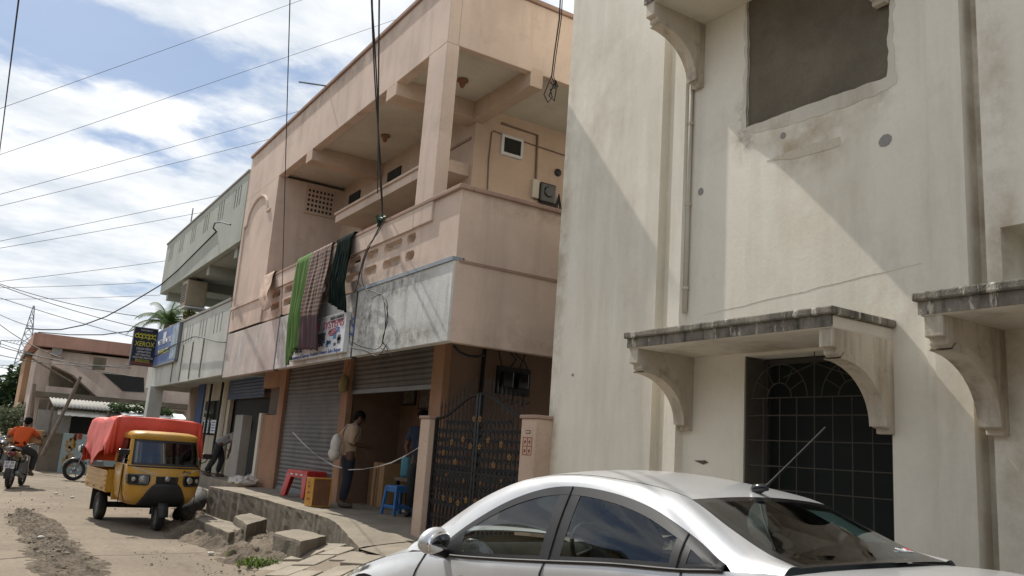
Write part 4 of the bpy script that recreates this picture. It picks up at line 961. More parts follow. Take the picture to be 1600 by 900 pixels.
for (u, v, w, h) in ((.72, .26, .07, .10), (.71, .2, .035, .18), (.82, .38, .05, .14)): m.box(xs-.004, xs+.001, ty1-TW*(u+w), ty1-TW*u, tz0+TH*v, tz0+TH*(v+h))
m.each('computer_picture', M['ink_cyan'], sysb)
m = MB()
for (u, v, w, h) in ((.90, .24, .04, .22), (.89, .32, .06, .08), (.84, .2, .035, .07), (.735, .285, .05, .06)): m.box(xs-.005, xs+.001, ty1-TW*(u+w), ty1-TW*u, tz0+TH*v, tz0+TH*(v+h))
m.each('printer_picture', M['ink_black'], sysb)
text('S', .42, (XP-.034, yX(547, 545), 3.18), (0, -1, 0), (0, 0, 1), M['ink_blue'], 'painted_letter', pk, depth=.001)
# ------------------------------------------------------------------ cloths over the parapet
def cloth(name, label, pxl, pxr, pbl, pbr, mat, folds, amp, seed, uvrep=1):
    x0 = XP-.075
    tl, tr = (U(*p, 'x', x0) for p in (pxl, pxr)); bl, br = (U(*p, 'x', x0-.15) for p in (pbl, pbr))
    rows = []; n, k = 56, 50
    for j in range(k):
        t = j/(k-1)
        a_ = tl.lerp(bl, t); b_ = tr.lerp(br, t); rows.append([])
        for i in range(n):
            s = i/(n-1); p = a_.lerp(b_, s)
            w = sin(s*folds*2*pi+seed+t*1.9+1.6*nz(t*2.2, seed))*(.6+.8*nz(t*2, s*2, seed))+.5*sin(s*folds*4.3*pi+seed*2+t*3+2*nz(t*3, s, seed))+.8*nz(s*3, t*2.2, seed)
            dx = amp*w*(.5+.6*t)+.02*nz(s*5, t*4, seed)
            p = p+Vector((dx-.02-.15*(min(1, t*1.6)-t), .03*nz(t*4, s*3, seed), .03*nz(s*9, seed)*(t > .9)))
            rows[-1].append(p)
    zt = max(tl.z, tr.z)
    back = []
    for q, (dx, dz) in enumerate(((XP+.22-x0, -.35), (XP+.20-x0, -.02), (XP+.1-x0, .035), (0.01, .03))):
        back.append([Vector((x0+dx, rows[0][i].y, ZR+dz)) for i in range(n)])
    m = MB(); m.sheet(back+[[Vector((x0-.0, p.y, ZR+.0)) for p in rows[0]]]+rows[1:])
    o = m.build(name, mat, None, smooth=True, solid=.006); return tag(o, label, 'cloth', 'cloths drying over the balcony parapet')
M['cl_green'] = checkcloth('green_cloth', (.085, .165, .045), (.19, .265, .115), 14, .5)
M['cl_check'] = checkcloth('brown_check_cloth', (.075, .05, .05), (.29, .215, .175), 6, 26, (.70, (.10, .063, .07)))
M['cl_dark'] = simple('dark_green_cloth', (.009, .016, .013), .95, var=.3, sc=4, spec=.03)
M['cl_beige'] = simple('beige_cloth', (.42, .30, .23), .9, var=.15, sc=4)
cloth('hanging_cloth', 'long bright green scarf drying over the balcony parapet', (465, 411), (489, 399), (449, 574), (467, 540), M['cl_green'], 5, .03, 1)
cloth('hanging_cloth', 'brown and cream checked cloth with plain dark end drying over the balcony parapet', (488, 398), (519, 384), (468, 546), (497, 547), M['cl_check'], 4, .022, 2.2)
cloth('hanging_cloth', 'dark green, almost black cloth drying over the balcony parapet', (529, 379), (553, 368), (517, 474), (543, 489), M['cl_dark'], 5, .028, 3.1)
cloth('hanging_cloth', 'small pale beige cloth hanging over the far end of the parapet', (412, 436), (428, 429), (413, 485), (424, 482), M['cl_beige'], 2, .02, 4.2)
# ------------------------------------------------------------------ overhead wires
def wire(a, b, sag, r, label, name='overhead_wire', group=None, n=24, cat='wire'):
    pts = [a.lerp(b, k/n)-Vector((0, 0, sag*4*(k/n)*(1-k/n))) for k in range(n+1)]
    m = MB(); m.tube(pts, r, 5); return tag(m.build(name, M['wire'], None, smooth=True), label, cat, group)
def ext(p, q, t): return p+(q-p)*t
YW_ = 36.0
for (x0, y0, x1, y1, lab) in ((0, 168, 455, 5, 'topmost of the parallel wires slanting across the open sky'), (0, 240, 640, 22, 'second wire from the top across the sky, running to the pink roof corner'),
        (0, 302, 470, 172, 'third wire from the top across the sky, meeting the pink roof edge'), (0, 320, 435, 213, 'fourth wire from the top across the sky, close under the third'),
        (0, 375, 350, 303, 'fifth wire from the top across the sky, reaching the grey green roof'), (0, 386, 330, 328, 'sixth wire from the top across the sky, passing the short roof rod'),
        (0, 438, 255, 407, 'lowest long slanting wire, reaching the grey green parapet end')):
    a_, b_ = U(x0, y0, 'y', YW_), U(x1, y1, 'y', YW_)
    wire(ext(a_, b_, -.4), ext(a_, b_, 1.25), .06, .0095, lab, group='parallel overhead wires')
for (x0, y0, x1, y1, sag, r, lab) in ((0, 448, 235, 441, .05, .013, 'faint level wire crossing the sky above the black signboard'), (0, 466, 250, 461, .05, .012, 'thin level wire crossing just under the first level one'),
        (0, 437, 215, 494, .2, .02, 'thick wire sloping down towards the top of the black sign'), (0, 441, 213, 511, .15, .02, 'sloping wire that ends at the top corner of the black sign'),
        (0, 462, 235, 533, .1, .018, 'wire sloping down behind the pink and red house roof'), (0, 490, 52, 511, .05, .02, 'short wire running from the left towards the lattice pylon'),
        (0, 500, 100, 560, .2, .022, 'dark cable sloping down across the pylon to the far house'), (0, 533, 205, 575, .25, .022, 'low cable running across the front of the far house'),
        (0, 545, 215, 570, .3, .02, 'sagging low cable between the far house and the black sign'), (40, 545, 220, 590, .15, .018, 'lowest thin cable crossing the far house staircase')):
    a_, b_ = U(x0, y0, 'y', 34), U(x1, y1, 'y', 31.5)
    wire(ext(a_, b_, -.3), b_, sag, r*.65, lab, group='tangle of cables at the street end')
a_, b_ = U(65, 515, 'y', 33), U(258, 452, 'x', XP)
pts = [U(px, py, 'y', yy) for px, py, yy in ((40, 513, 34), (66, 515, 33.6), (95, 515, 33.2), (130, 508, 32.6), (165, 495, 32), (200, 476, 31.5), (235, 455, 31), (250, 446, 30.8))]+[U(278, 422, 'x', XP-.03), U(300, 400, 'x', XP-.03), U(322, 378, 'x', XP-.03), U(338, 362, 'x', XP-.03)]
m = MB(); m.tube(pts, .022, 5); tag(m.build('service_cable', M['wire'], None, smooth=True), 'black cable curving from the bent roof hook down to the street end', 'cable')
pts = [U(px, py, 'y', yy) for px, py, yy in ((60, 519, 36), (110, 523, 34.5), (160, 523, 33), (205, 517, 31.5), (214, 512, 29.6))]
m = MB(); m.tube(pts, .02, 5); tag(m.build('service_cable', M['wire'], None, smooth=True), 'slack cable hanging along the red roof edge to the black sign', 'cable')
# cables dropping from the pole behind the camera
b_ = U(440, 490, 'x', XP-.03); a_ = D(455, -60, 9)
wire(ext(b_, a_, 1.7), b_, .02, .0065, 'single thin cable dropping from above to the left end of the signboard', 'drop_cable', cat='cable')
b_ = U(1, 238, 'y', 20); a_ = D(33, -30, 7); wire(ext(D(-6, 280, 16), a_, 1.5), ext(a_, D(-6, 280, 16), 2.2), .0, .008, 'cable dropping steeply at the far left edge of the sky', 'drop_cable', cat='cable')
anchor = U(598, 343, 'x', XP-.05)
def strands(label, a_, b_, sag, n, r, spread, name='cable_bundle'):
    m = MB(); random.seed(4)
    for s in range(n):
        ph = s*2.1; pts = []
        for k in range(40):
            t = k/39; p = a_.lerp(b_, t); w = spread*(1 if t < .97 else .4)
            pts.append(p+RI*w*sin(ph+t*(9+s*2))+UP*w*cos(ph+t*(7+s)))
        m.tube(pts, r, 5)
    return tag(m.build(name, M['wire'], None, smooth=True), label, 'cable')
strands('thick twisted bundle of black cables running down to the balcony coping', ext(anchor, D(579, -40, 7.0), 1.5), anchor, .1, 3, .008, .009)
wire(ext(U(590, 302, 'x', XP-.02), D(593, -40, 7.2), 1.5), U(590, 302, 'x', XP-.02), .0, .009, 'thin straight cable beside the thick twisted bundle', 'drop_cable', cat='cable')
# knot of leafy cable ends at the coping, then loops down the parapet
m = MB(); random.seed(2)
for k in range(14):
    p = anchor+Vector((random.uniform(-.05, .0), random.uniform(-.12, .12), random.uniform(-.05, .07))); q = Matrix.Rotation(random.uniform(0, 6), 3, 'X')@Matrix.Rotation(random.uniform(0, 6), 3, 'Z')
    m.obox(p, .004, .07, .10, q)
tag(m.build('cable_knot', simple('green_tape', (.05, .10, .06), .7)), 'small green knotted clump where the thick cables reach the coping', 'knot')
def pline(name, pts, r, label, mat='wire', cat='cable'):
    P = [U(px, py, 'x', XP-.06-d) for px, py, d in pts]; Q = []
    for i in range(len(P)-1):
        a_, b_ = P[max(i-1, 0)], P[i]; c_, d_ = P[i+1], P[min(i+2, len(P)-1)]
        for k in range(6):
            t = k/6; Q.append(.5*((2*b_)+(c_-a_)*t+(2*a_-5*b_+4*c_-d_)*t*t+(3*b_-a_-3*c_+d_)*t**3))
    Q.append(P[-1]); m = MB(); m.tube(Q, r, 5); return tag(m.build(name, M[mat], None, smooth=True), label, cat)
lp = [((598, 345, 0), (585, 372, .05), (572, 395, .05), (562, 430, .03), (556, 452, .02), (552, 458, 0)),
      ((601, 345, 0), (590, 365, .03), (575, 385, .05), (566, 410, .04), (560, 440, .04), (572, 452, .02), (590, 458, .02), (604, 470, .02), (604, 500, .02), (597, 535, .02)),
      ((596, 347, 0), (580, 380, .03), (568, 412, .06), (566, 440, .06), (580, 465, .03), (596, 460, .03), (602, 490, .03), (600, 525, .03), (590, 545, .02), (560, 540, .02), (547, 530, .02)),
      ((590, 458, .02), (602, 475, .04), (606, 500, .04), (598, 530, .04), (606, 548, .02), (588, 540, .03)),
      ((597, 536, .02), (608, 545, .02), (612, 558, .02)), ((604, 538, .02), (590, 556, .03), (570, 548, .02), (548, 540, .02), (547, 500, .02))]
for k, p_ in enumerate(lp): pline('loose_cable', p_, .0062, ('loose cable sagging from the coping past the parapet slots', 'long loose cable looping over the coping and down the weathered white band', 'cable loop reaching across the white band towards the shop signboard', 'short cable loop at the middle of the weathered white band', 'stub of cable hanging under the weathered white band', 'cable making a low loop beside the shop signboard')[k])
# messy cable at the side of the roof
s10 = lambda px, py, d=0: U(px, py, 'y', YR-.06-d)
Q = [Vector((6.6, 8.2, 12.4)), D(877, -30, 10.9), D(874, 30, 10.6), s10(866, 85, .2), s10(862, 120, .05), s10(868, 135, .02)]
m = MB(); m.tube(Q, .010, 5); m.tube([q+Vector((.03, 0, .03*(-1)**i)) for i, q in enumerate(Q)], .007, 5)
m.tube([s10(x, y, .05) for x, y in ((862, 118), (850, 148), (856, 160), (863, 152), (860, 140), (872, 135), (868, 125))], .010, 5); m.tube([s10(x, y, .03) for x, y in ((866, 130), (858, 150), (866, 158), (869, 140), (860, 128))], .010, 5)
tag(m.build('cable_bundle', M['wire'], None, smooth=True), 'knotted black cable hanging at the side of the pink roof beside the white wall', 'cable')
# sagging leads under the balcony corner
def glead(pts, r, label, y=10.9):
    m = MB(); m.tube([U(px, py, 'y', y) for px, py in pts], r, 5); tag(m.build('loose_cable', M['wire'], None, smooth=True), label, 'cable')
pts = [(708, 540), (718, 550), (732, 556), (745, 557), (757, 555)]
m = MB(); m.tube([U(px, py, 'y', YC+.6) for px, py in pts], .018, 5); tag(m.build('loose_cable', M['wire'], None, smooth=True), 'black cable sagging under the balcony corner above the iron gate', 'cable')
pline('fascia_cable', ((240, 558, .02), (256, 549, .05), (270, 540, .03), (290, 532, .04), (306, 526, .05), (335, 533, .02), (352, 535, .02)), .014, 'black cable draped along the lower balcony front of the green building')
# ------------------------------------------------------------------ foliage helpers
def leaves(m, c, r, n, size, seed, flat=.5, shell=.35):
    rnd = random.Random(seed)
    for _ in range(n):
        d = Vector((rnd.gauss(0, 1), rnd.gauss(0, 1), rnd.gauss(0, 1))).normalized()*(shell+(1-shell)*rnd.random()**.6)
        k = 1+.35*nz(d.x*2+seed, d.y*2, d.z*2)
        p = Vector(c)+Vector((d.x*r[0], d.y*r[1], d.z*r[2]))*k
        a_ = Vector((rnd.gauss(0, 1), rnd.gauss(0, 1), rnd.gauss(0, flat))).normalized(); b_ = a_.orthogonal().normalized()
        b_ = (b_*cos(rnd.random()*6)+a_.cross(b_)*sin(rnd.random()*6)); s = size*rnd.uniform(.6, 1.3)
        m._add([p-a_*s, p+b_*s*.42, p+a_*s, p-b_*s*.42], [(0, 1, 2, 3)])
def tree(name, label, base, h, clumps, n, size, mat, trunk_r=.15, seed=1, cat='tree', group=None):
    t = thing(name, label, cat, base, group=group); b = Vector(base)
    tops = [b+Vector(c[:3]) for c in clumps]
    m = MB(); fk = b+Vector((0, 0, h*.4)); m.tube([b, b+Vector((.05*h*.3, 0, h*.2)), fk], [trunk_r, trunk_r*.8, trunk_r*.65], 7)
    for q in tops: m.tube([fk, fk.lerp(q, .5)+Vector((0, 0, .15*h*.2)), q], [trunk_r*.5, trunk_r*.3, trunk_r*.1], 5)
    m.build('trunk', M['wood'], t)
    m = MB()
    for k, (c, q) in enumerate(zip(clumps, tops)): leaves(m, q, c[3], int(n*c[4]), size, seed+k)
    m.build('crown', mat, t); return t
M['leaf_dark'] = leafmat('dark_leaf', (.018, .035, .014), (.05, .085, .028))
M['leaf_mid'] = leafmat('mid_leaf', (.04, .07, .028), (.10, .145, .06))
M['leaf_lite'] = leafmat('pale_leaf', (.07, .09, .05), (.19, .215, .13))
M['leaf_palm'] = leafmat('palm_leaf', (.045, .085, .03), (.11, .17, .055))
c = U(12, 655, 'y', 60); tree('broadleaf_tree', 'big dark green tree at the far left below the pylon', (c.x-.5, 62, 0), 6, [(-3, 0, 2.2, (2.6, 2.5, 1.9), 1), (-.4, 1, 2.7, (2, 2, 1.5), 1), (1.2, 0, 4.0, (1.3, 1.5, 1.2), .7), (1.0, 0, 2.4, (1.5, 1.5, 1.8), .8), (-5.5, 0, 2.6, (2.5, 2.5, 1.8), .8), (1.6, 0, 5.0, (.8, .8, .7), .35)], 2200, .19, M['leaf_dark'], .25, 3)
c = U(30, 690, 'y', 40); tree('flowering_bush', 'pale leaved bushy shrub behind the orange shirted rider', (c.x, 40, 0), 2.6, [(0, 0, 1.55, (.85, .8, .75), 1), (-.9, 0, 1.45, (.9, .8, .7), 1), (.35, 0, 2.0, (.5, .5, .45), .6), (-1.8, 0, 1.2, (.9, .8, .8), 1)], 1300, .085, M['leaf_lite'], .07, 13, 'shrub')
def palm(name, label, base, top, nf, L, seed, elr=(-.2, 1.25)):
    t = thing(name, label, 'palm tree', base); b = Vector(base); q = Vector(top); rnd = random.Random(seed)
    m = MB(); m.tube([b.lerp(q, k/8)+Vector((.12*sin(k*.8), 0, 0)) for k in range(9)], [.17-.008*k for k in range(9)], 8); m.build('trunk', M['wood'], t)
    m = MB()
    for f in range(nf):
        az = f*2*pi/nf*1.618*2+rnd.uniform(-.3, .3); el = rnd.uniform(*elr); l = L*rnd.uniform(.75, 1.1); pts = []
        d = Vector((cos(az)*cos(el), sin(az)*cos(el), sin(el))); p = q+Vector((0, 0, 0))
        for k in range(11):
            pts.append(p.copy()); d = (d+Vector((0, 0, -.13-.04*k*.4))).normalized(); p = p+d*l/10
        m.tube(pts, [.03-.0025*k for k in range(11)], 4)
        for k in range(1, 11):
            tdir = (pts[k]-pts[k-1]).normalized(); sd = tdir.cross(Vector((0, 0, 1)))
            if sd.length < .05: continue
            sd.normalize()
            for h in range(3):
                o = pts[k-1].lerp(pts[k], h/3)
                for s in (-1, 1):
                    ll = l*.30*(1-abs(k-4)/9); tip = o+sd*s*ll*.75+tdir*ll*.45+Vector((0, 0, -ll*.42))
                    w = tdir*.028*L/2; m._add([o-w, o+w, tip], [(0, 1, 2)])
    m.build('crown', M['leaf_palm'], t); return t
c = U(262, 500, 'y', 38); palm('coconut_palm', 'coconut palm whose fronds rise behind the green building by the blue sign', (c.x, 38, 0), (c.x, 38, c.z-.15), 22, 1.75, 4, (.35, 1.45))
# palms across the street, seen mirrored in the silver car's glass
palm('coconut_palm', 'coconut palm across the street, mirrored in the front side window of the silver car', (-9.5, 9.5, 0), (-9.3, 9.5, 5.2), 26, 2.6, 8)
# ------------------------------------------------------------------ lattice pylon
pyl = thing('lattice_pylon', 'tall steel lattice power pylon far behind the red roofed house', 'pylon', (6.5, 200, -1))
bx, tz = 6.45, 25.4; y0 = 200; m = MB()
tpx = U(53, 478, 'y', y0)
def lvl(t): w = 2.9*(1-t)**1.0+.12; return w
base = Vector((6.45, y0, -1)); H_ = tpx.z+1
axis = lambda t: Vector((base.x+(tpx.x-base.x)*t, y0, -1+H_*t))
nl = 13; ts = [1-(1-k/nl)**1.25 for k in range(nl+1)]
cor = lambda t: [axis(t)+Vector((sx_*lvl(t), sy_*lvl(t), 0)) for sx_, sy_ in ((-1, -1), (1, -1), (1, 1), (-1, 1))]
for k in range(nl):
    a_, b_ = cor(ts[k]), cor(ts[k+1])
    for q in range(4):
        m.tube([a_[q], b_[q]], .10, 4); m.tube([a_[q], b_[(q+1) % 4]], .055, 4); m.tube([a_[(q+1) % 4], b_[q]], .055, 4); m.tube([b_[q], b_[(q+1) % 4]], .055, 4)
m.build('lattice_mast', M['galv'], pyl)
for z in (8.2, 12.3, 17.5):
    t = (z+1)/H_; c = axis(t); w = 5.6 if z < 15 else 4.6; m = MB()
    for s in (-1, 1):
        m.mark(); tip = c+Vector((s*w, 0, .1)); m.tube([c+Vector((s*lvl(t), 0, .5)), tip], .08, 4); m.tube([c+Vector((s*lvl(t), 0, -.4)), tip], .08, 4)
        for q in range(5): a_ = c.lerp(tip, .3+q*.14); m.tube([a_+Vector((0, 0, .35*(1-q/5))), a_+Vector((s*.4, 0, -.3*(1-q/5)))], .05, 4)
        m.tube([tip, tip-Vector((0, 0, 1.1))], .09, 5)
    m.each('cross_arm', M['galv'], pyl, isl=False)
# ------------------------------------------------------------------ house at the end of the street
hb = thing('far_house', 'weathered pinkish house with red roof edge and outside staircase at the street end', 'house', (4, 40, 0))
YH = 38.0; hx = lambda px, py, y=YH: U(px, py, 'y', y)
M['house'] = plaster('far_house_plaster', (.56, .46, .395), .12, .45, (.24, .19, .16), .9); M['redroof'] = plaster('red_roof_paint', (.40, .235, .185), .14, .5, (.2, .13, .1), .8)
a_, b_ = hx(60, 521), hx(215, 538); zr = a_.z
m = MB(); m.box(a_.x-.15, 8, YH-.35, 46, zr-.5, zr); m.build('roof_edge', M['redroof'], hb)
m = MB(); m.box(a_.x+.1, 8, YH, 46, -.5, zr-.6); wall_h = m.build('wall', M['house'], hb)
c0, c1 = hx(80, 590), hx(230, 640)
m = MB(); p_ = hx(83, 535); q_ = hx(91, 550); m.box(p_.x, q_.x+.12, YH-.25, YH, q_.z-.15, p_.z+.1); m.build('stub_column', M['cement_light'], hb)
m = MB(); st = [hx(x, y) for x, y in ((80, 562), (100, 566), (160, 612), (220, 638), (220, 650), (160, 632), (112, 588), (80, 572))]
m.prism([(s.x, s.z) for s in st], 'y', YH-.9, YH-.05); m.build('staircase', M['house'], hb)
m = MB(); st = [hx(x, y) for x, y in ((82, 569), (100, 571), (138, 605), (140, 617), (76, 612), (76, 590))]; m.prism([(s.x, s.z) for s in st], 'y', YH-.03, YH-.004); m.build('stair_opening', M['cement'], hb)
m = MB(); st = [hx(x, y) for x, y in ((160, 583), (225, 590), (225, 613), (192, 611))]; m.prism([(s.x, s.z) for s in st], 'y', YH-.03, YH-.004); m.build('dark_opening', M['slot'], hb)
m = MB(); st = [hx(x, y) for x, y in ((95, 533), (140, 542), (144, 552), (120, 551), (95, 549))]; m.prism([(s.x, s.z) for s in st], 'y', YH-.02, YH-.003); m.build('peeling_patch', M['cement'], hb)
p_, q_ = hx(144, 560), hx(159, 580); m = MB(); m.box(p_.x, q_.x, YH-1.0, YH-.6, q_.z, p_.z); m.build('grey_box', M['cement'], hb)
p_, q_ = hx(70, 604), hx(104, 614); m = MB(); m.box(p_.x, q_.x+.2, YH-.9, YH-.7, q_.z-.1, p_.z); m.build('low_railing', M['house'], hb)
p_, q_ = hx(100, 600), hx(230, 622); m = MB(); m.box(p_.x-1.0, 8, YH-1.1, YH-.2, q_.z-.35, q_.z-.15); m.build('canopy_slab', M['cement'], hb)
# orange side wing
wg = thing('side_house', 'narrow orange and cream house left of the red roofed one', 'house', (2, 44, 0))
p_, q_ = hx(45, 560, 42), hx(64, 545, 42); m = MB(); m.box(p_.x-.1, q_.x+.45, 42, 46, -.5, p_.z+.25); m.build('wall', plaster('ochre_wall', (.40, .25, .15), .12, .4, (.2, .1, .07), .6), wg)
m = MB(); m.box(p_.x-.2, p_.x+.25, 41.9, 46, p_.z+.1, p_.z+.3); m.build('roof', M['cement'], wg)
m = MB(); m.box(p_.x+.3, p_.x+.42, 41.96, 42, 1.4, 3.4); m.box(p_.x+.05, p_.x+.2, 41.97, 42, 1.6, 2.4); m.build('dark_opening', M['slot'], wg)
# sheds along the end wall
sd = thing('tin_shed', 'low shed with corrugated roof and dark open front behind the painted wall', 'shed', (4, 33.6, 0))
YS = 33.0; s_ = lambda px, py, y=YS: U(px, py, 'y', y)
p_, q_ = s_(83, 632), s_(205, 640)
rows = [[(p_.x+(q_.x+1.2-p_.x)*k/90, YS-.25+yy*2.6, 2.13+.022*sin(k*2.1)+yy*.35) for k in range(91)] for yy in (0, 1)]
m = MB(); m.sheet(rows); m.build('corrugated_roof', M['cement_light'], sd, smooth=True, solid=.015)
m = MB(); m.box(p_.x-.3, 7, 35.4, 35.5, 0, 2.4); m.build('back_wall', M['cement'], sd)
p_, q_ = s_(110, 648), s_(178, 678); m = MB(); m.box(p_.x, 6.6, YS+.5, YS+.6, .9, 2.05); m.build('dark_front', M['slot'], sd)
p_, q_ = s_(66, 640), s_(108, 676); m = MB(); m.box(p_.x-.1, q_.x, YS+.1, YS+.25, 0, 2.0); m.build('cement_side', M['cement_light'], sd)
m = MB(); rows = []
for j in range(3):
    rows.append([(s_(90, 640).x+(4.4-s_(90, 640).x)*k/40, YS-.42+j*.22, 2.06-.10*(2-j)+.03*nz(k*.5, j)) for k in range(41)])
m.sheet(rows); m.build('plastic_sheet', M['sack'], sd, solid=.01)
m = MB(); rows = [[(4.3+2.2*k/20, YS-.9+j*.5, 2.02+j*.1+.02*nz(k*.6, j)) for k in range(21)] for j in range(3)]; m.sheet(rows); m.build('white_awning', M['ink_white'], sd, solid=.02)
for x in (2.2, 3.95, 5.5):
    m = MB(); m.tube([(x, YS-.3, 0), (x, YS-.3, 2.1)], .04, 6); m.build('shed_post', M['wood'], sd)
ew = thing('painted_wall', 'pale blue low wall painted with yellow flowers beside the parked motorcycle', 'wall', (3.6, 31.9, 0))
w0 = U(96, 700, 'y', 31.7).x
m = MB(); m.box(w0, 5.2, 31.7, 31.9, -.1, 1.27); m.build('wall_panel', plaster('pale_blue_paint', (.33, .42, .43), .1, .3, (.25, .24, .2), .5), ew)
fm = simple('ochre_flower_paint', (.40, .22, .06), .8, var=.3, sc=10); m = MB()
def blob(px, py, r):
    c = U(px, py, 'y', 31.69)
    for k in range(7):
        a__ = k*.9; rr = r*(.55+.45*abs(nz(k, px, py))); m.lathe([(0, -.004), (rr*.6, -.004), (rr*.6, .003)], (c.x+r*.8*cos(a__), 31.697, c.z+r*.8*sin(a__)), 'y', 8)
for (px, py, r) in ((111, 693, .16), (108, 702, .10), (114, 688, .10), (106, 721, .17), (109, 714, .12), (103, 727, .10), (113, 698, .1)): blob(px, py, r)
m.build('painted_flowers', fm, ew)
m = MB()
for (px, py) in ((117, 682), (119, 683), (124, 682), (127, 682)): c = U(px, py, 'y', 31.69); m.box(c.x-.04, c.x+.035, 31.693, 31.7, c.z-.1, c.z+.1)
m.build('red_marks', M['redline'], ew)
rw = MB(); x1 = U(97, 700, 'y', 31.75).x; rows = [[(x0_, 31.75+.35*(1-t)*(1-h/1.3)+.05*turb(x0_, h, 3, 3), h) for t in (0,) for x0_ in [1.95+(x1-1.95)*k/16 for k in range(17)]] for h in (-.1, .2, .4, .6, .8, 1., 1.15, 1.26)]
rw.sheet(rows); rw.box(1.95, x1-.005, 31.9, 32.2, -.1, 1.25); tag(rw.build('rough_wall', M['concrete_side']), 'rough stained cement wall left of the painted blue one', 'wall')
for (x0_, y0_, x1_, y1_, r, yy, lab) in ((126, 589, 66, 712, .055, 31.4, 'long weathered wooden pole leaning across the shed front'), (114, 598, 50, 560, .03, 37, 'thin stick crossing behind the leaning pole'), (78, 628, 66, 680, .05, 34, 'upright wooden post at the left end of the shed'), (54, 600, 44, 705, .06, 36, 'pale electric post at the corner of the bush')):
    m = MB(); m.tube([U(x0_, y0_, 'y', yy), U(x1_, y1_, 'y', yy-.3 if r > .05 else yy)], [r, r*1.25], 7); tag(m.build('wooden_pole', M['wood']), lab, 'pole')
c = s_(215, 634, 32.5); tree('creeper', 'green creeper growing over the shed roof beside the tarpaulin', (c.x, 32.6, 2.1), .3, [(-.5, 0, .18, (.5, .3, .16), 1), (.3, 0, .22, (.5, .3, .2), 1), (.9, 0, .15, (.4, .3, .14), .8)], 260, .085, M['leaf_mid'], .02, 31, 'plant')
# house plant on the green balcony
m = MB(); c = U(296, 487, 'x', XP+.3); tree('potted_plant', 'yellowish potted plant on the green balcony under the air cooler', (c.x, c.y, 4.75), .4, [(0, 0, .3, (.2, .3, .2), 1)], 120, .1, leafmat('yellow_leaf', (.12, .13, .03), (.32, .28, .08)), .02, 17, 'plant')
# weeds
def tuft(px, py, n, h, seed, label, sp):
    rnd = random.Random(seed); c = U(px, py, 'z', .03); m = MB()
    for _ in range(n):
        p = c+Vector((rnd.gauss(0, sp), rnd.gauss(0, sp), 0)); a__ = rnd.uniform(0, 6.3); l = h*rnd.uniform(.4, 1.2); d = Vector((cos(a__), sin(a__), 0)); w = Vector((-d.y, d.x, 0))*.012*rnd.uniform(.6, 1.6)
        m._add([p-w, p+w, p+d*l*.35+w*.8+Vector((0, 0, l*.7)), p+d*l*.35-w*.8+Vector((0, 0, l*.7)), p+d*l*.8+Vector((0, 0, l*.85))], [(0, 1, 2, 3), (3, 2, 4)])
    tag(m.build('weeds', M['weed']), label, 'weeds', None, 'stuff')
M['weed'] = leafmat('weed_leaf', (.06, .10, .02), (.17, .22, .05))
tuft(412, 884, 220, .10, 1, 'patch of bright green weeds below the concrete steps', .13); tuft(392, 868, 100, .07, 2, 'small tuft of weeds beside the earth heap', .12); tuft(440, 880, 100, .11, 3, 'leafy weeds at the edge of the paving', .08); tuft(345, 840, 50, .06, 5, 'sparse weeds under the low slab', .12); tuft(508, 896, 50, .1, 6, 'few weeds between paving stones', .1)
# ------------------------------------------------------------------ silver saloon car
def crom(tab, x):
    n = len(tab)
    if x <= tab[0][0]: return tab[0][1:]
    if x >= tab[-1][0]: return tab[-1][1:]
    i = max(k for k in range(n-1) if tab[k][0] <= x)
    t = (x-tab[i][0])/(tab[i+1][0]-tab[i][0]); out = []
    for c in range(1, len(tab[0])):
        def sl(k):
            if k <= 0: return (tab[1][c]-tab[0][c])/(tab[1][0]-tab[0][0])
            if k >= n-1: return (tab[-1][c]-tab[-2][c])/(tab[-1][0]-tab[-2][0])
            return (tab[k+1][c]-tab[k-1][c])/(tab[k+1][0]-tab[k-1][0])
        h = tab[i+1][0]-tab[i][0]; p0, p1, m0, m1 = tab[i][c], tab[i+1][c], sl(i)*h, sl(i+1)*h
        out.append((2*t**3-3*t*t+1)*p0+(t**3-2*t*t+t)*m0+(-2*t**3+3*t*t)*p1+(t**3-t*t)*m1)
    return tuple(out)
M['silver'] = simple('silver_paint', (.57, .575, .585), .36, .42, .03, 9, coat=.6, dust=.10)
M['carglass'] = glassy('tinted_car_glass', (.56, .62, .59), .015)
M['seat'] = simple('grey_seat_fabric', (.10, .105, .11), .9)
car = thing('parked_car', 'silver saloon car parked in the foreground with a tilted roof aerial', 'car', (3.261, 3.902, .056), .1213, local=True)
cc = lambda X, Y, Z: (-Y, 2.2-X, Z)
SH = [(0., .46, .50), (.12, .58, .545), (.35, .68, .62), (.63, .725, .715), (1.0, .748, .82), (1.3, .762, .874), (1.64, .775, .893), (2.05, .79, .93), (2.45, .80, .972), (2.9, .797, 1.02), (3.3, .785, 1.05), (3.48, .772, 1.072), (3.76, .742, 1.095), (4.1, .70, 1.10), (4.28, .64, 1.08), (4.37, .55, 1.02)]
WD = [(0., .52), (.1, .66), (.35, .78), (.8, .835), (1.5, .845), (2.5, .85), (3.5, .845), (4.0, .80), (4.27, .70), (4.37, .60)]
DT = [(1.14, .62, .93), (1.35, .615, 1.055), (1.65, .60, 1.215), (1.95, .585, 1.33), (2.2, .577, 1.382), (2.5, .57, 1.402), (2.8, .565, 1.39), (3.0, .56, 1.37), (3.16, .557, 1.335), (3.4, .59, 1.232), (3.6, .615, 1.155), (3.76, .632, 1.118)]
TT = [(1.14, .757, .864), (1.30, .762, .878), (1.46, .768, .888), (1.58, .75, .985), (1.75, .725, 1.095), (2.0, .69, 1.225), (2.25, .664, 1.31), (2.47, .652, 1.342), (2.75, .655, 1.332), (3.0, .67, 1.29), (3.2, .692, 1.225), (3.35, .715, 1.165), (3.48, .745, 1.105), (3.6, .752, 1.082), (3.76, .735, 1.085)]
_SH = SH; _TT = TT
